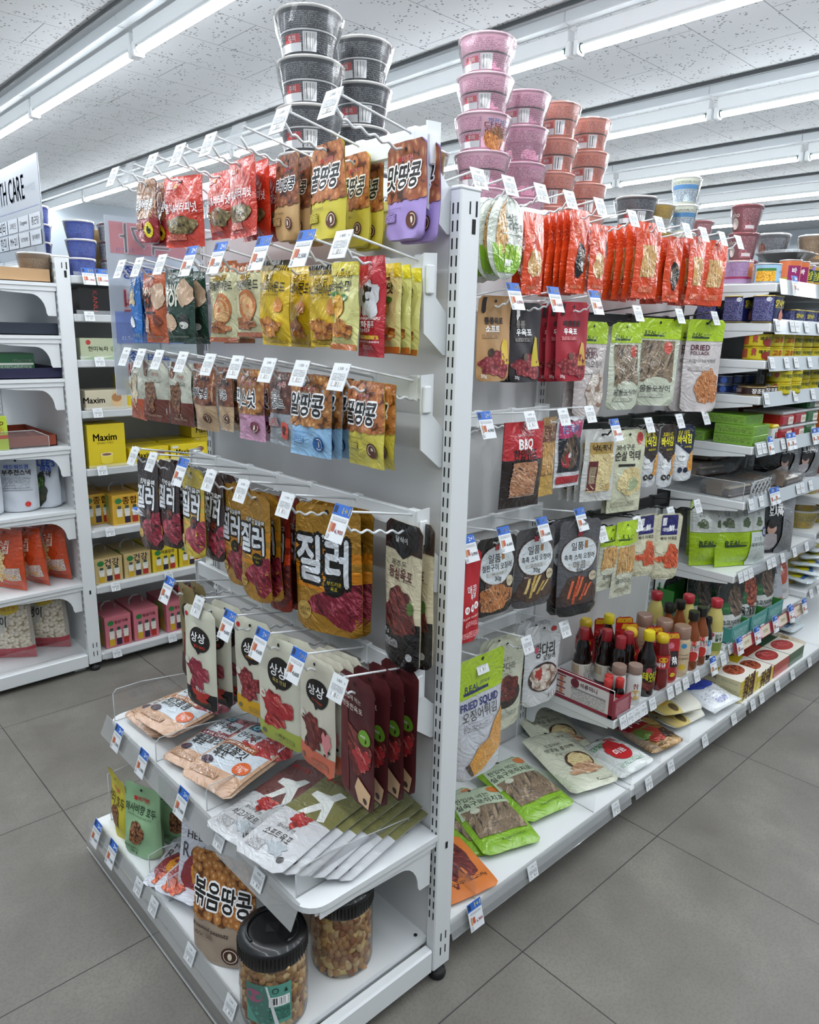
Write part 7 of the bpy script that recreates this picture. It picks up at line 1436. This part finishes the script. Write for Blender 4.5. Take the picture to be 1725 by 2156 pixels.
for y in (.24, .7):
    mb = MB(); mb.box(SIGNX - .02, G2 + y - .015, 1.593, SIGNX + .015, G2 + y + .015, 1.61, TAGP); mb.box(SIGNX - .006, G2 + y - .01, 1.6, SIGNX + .006, G2 + y + .01, 1.635, TAGP); mb.obj('clip', sg)
tag(sg, 'grey health care header sign on top of the left endcap', 'sign')
# hanging poster seen from behind
pf = clear('poster_film', '#dfe6f2', alpha=.45, edge=.5, rough=.15)
ps = empty('poster'); mb = MB(); mb.box(-.415, 1.06, 1.19, -.19, 1.063, 1.62, pf); mb.obj('sheet', ps)
Fp = plane_fn((-.415, 1.0592, 1.62), (.225, 0, 0), (0, 0, -.43), (0, -1, 0)); mb = MB()
def mir(L):
    out = []
    for l in L: out.append(l)
    return out
PK, BL = clear('poster_pink_print', '#ffd0d2', alpha=.55, edge=0), clear('poster_blue_print', '#c0ccff', alpha=.5, edge=0)
PW = clear('poster_white_print', alpha=.6, edge=0)
for n_ in (PK, BL):
    for q in n_.node_tree.nodes:
        if q.type == 'BSDF_DIFFUSE': q.inputs[0].default_value = lin('#d8989c') if n_ is PK else lin('#8ea0cc')
def Fpm(u, v, off): return Fp(1 - u, v, off)
layers(mb, [('r', .04, .03, .96, .2, PK), T('특가', .55, .115, .6, PW, bold=.06), T('7.1~7.15', .8, .18, .2, BL), T('음료5종', .6, .3, .5, BL, bold=.05), T('5,000원', .5, .37, .4, BL), T('0원', .68, .46, .34, PK, bold=.08), ('r', .04, .52, .96, .7, BL), T('7.1~7.15', .8, .67, .2, PW), T('파워5종', .6, .78, .5, BL, bold=.05), T('0원', .68, .88, .34, PK, bold=.08)], Fpm, .225, .43, 's', step=9)
mb.obj('print', ps); tag(ps, 'translucent sale poster seen from behind beside the endcap', 'poster')
# stray tag heap on the lowest far hook of the fourth row
mb = MB()
for i in range(4):
    q = Euler((0.2 * i, .1, .4 * i)).to_matrix(); vs = [q @ Vector(p) for p in ((-.025, -.018, 0), (.025, -.018, 0), (.025, .018, 0), (-.025, .018, 0))]
    mb.add([(v.x, v.y, v.z + .002 * i) for v in vs], [(0, 1, 2, 3)], ('#e4e6ea', 'k'))
mb.add([(-.025, .006, .0085), (.025, .006, .0085), (.025, .018, .0085), (-.025, .018, .0085)], [(0, 1, 2, 3)], ('#2a62b8', 'k'))
mb.v = [(p[0], p[1], p[2]) for p in mb.v]
tag(mb.obj('loose_price_tag', None, (-.40, .975, .90), (.3, 0, .3)), 'loose fanned price cards on the far end hook', 'price tag')
print('LABELS', len(USED))
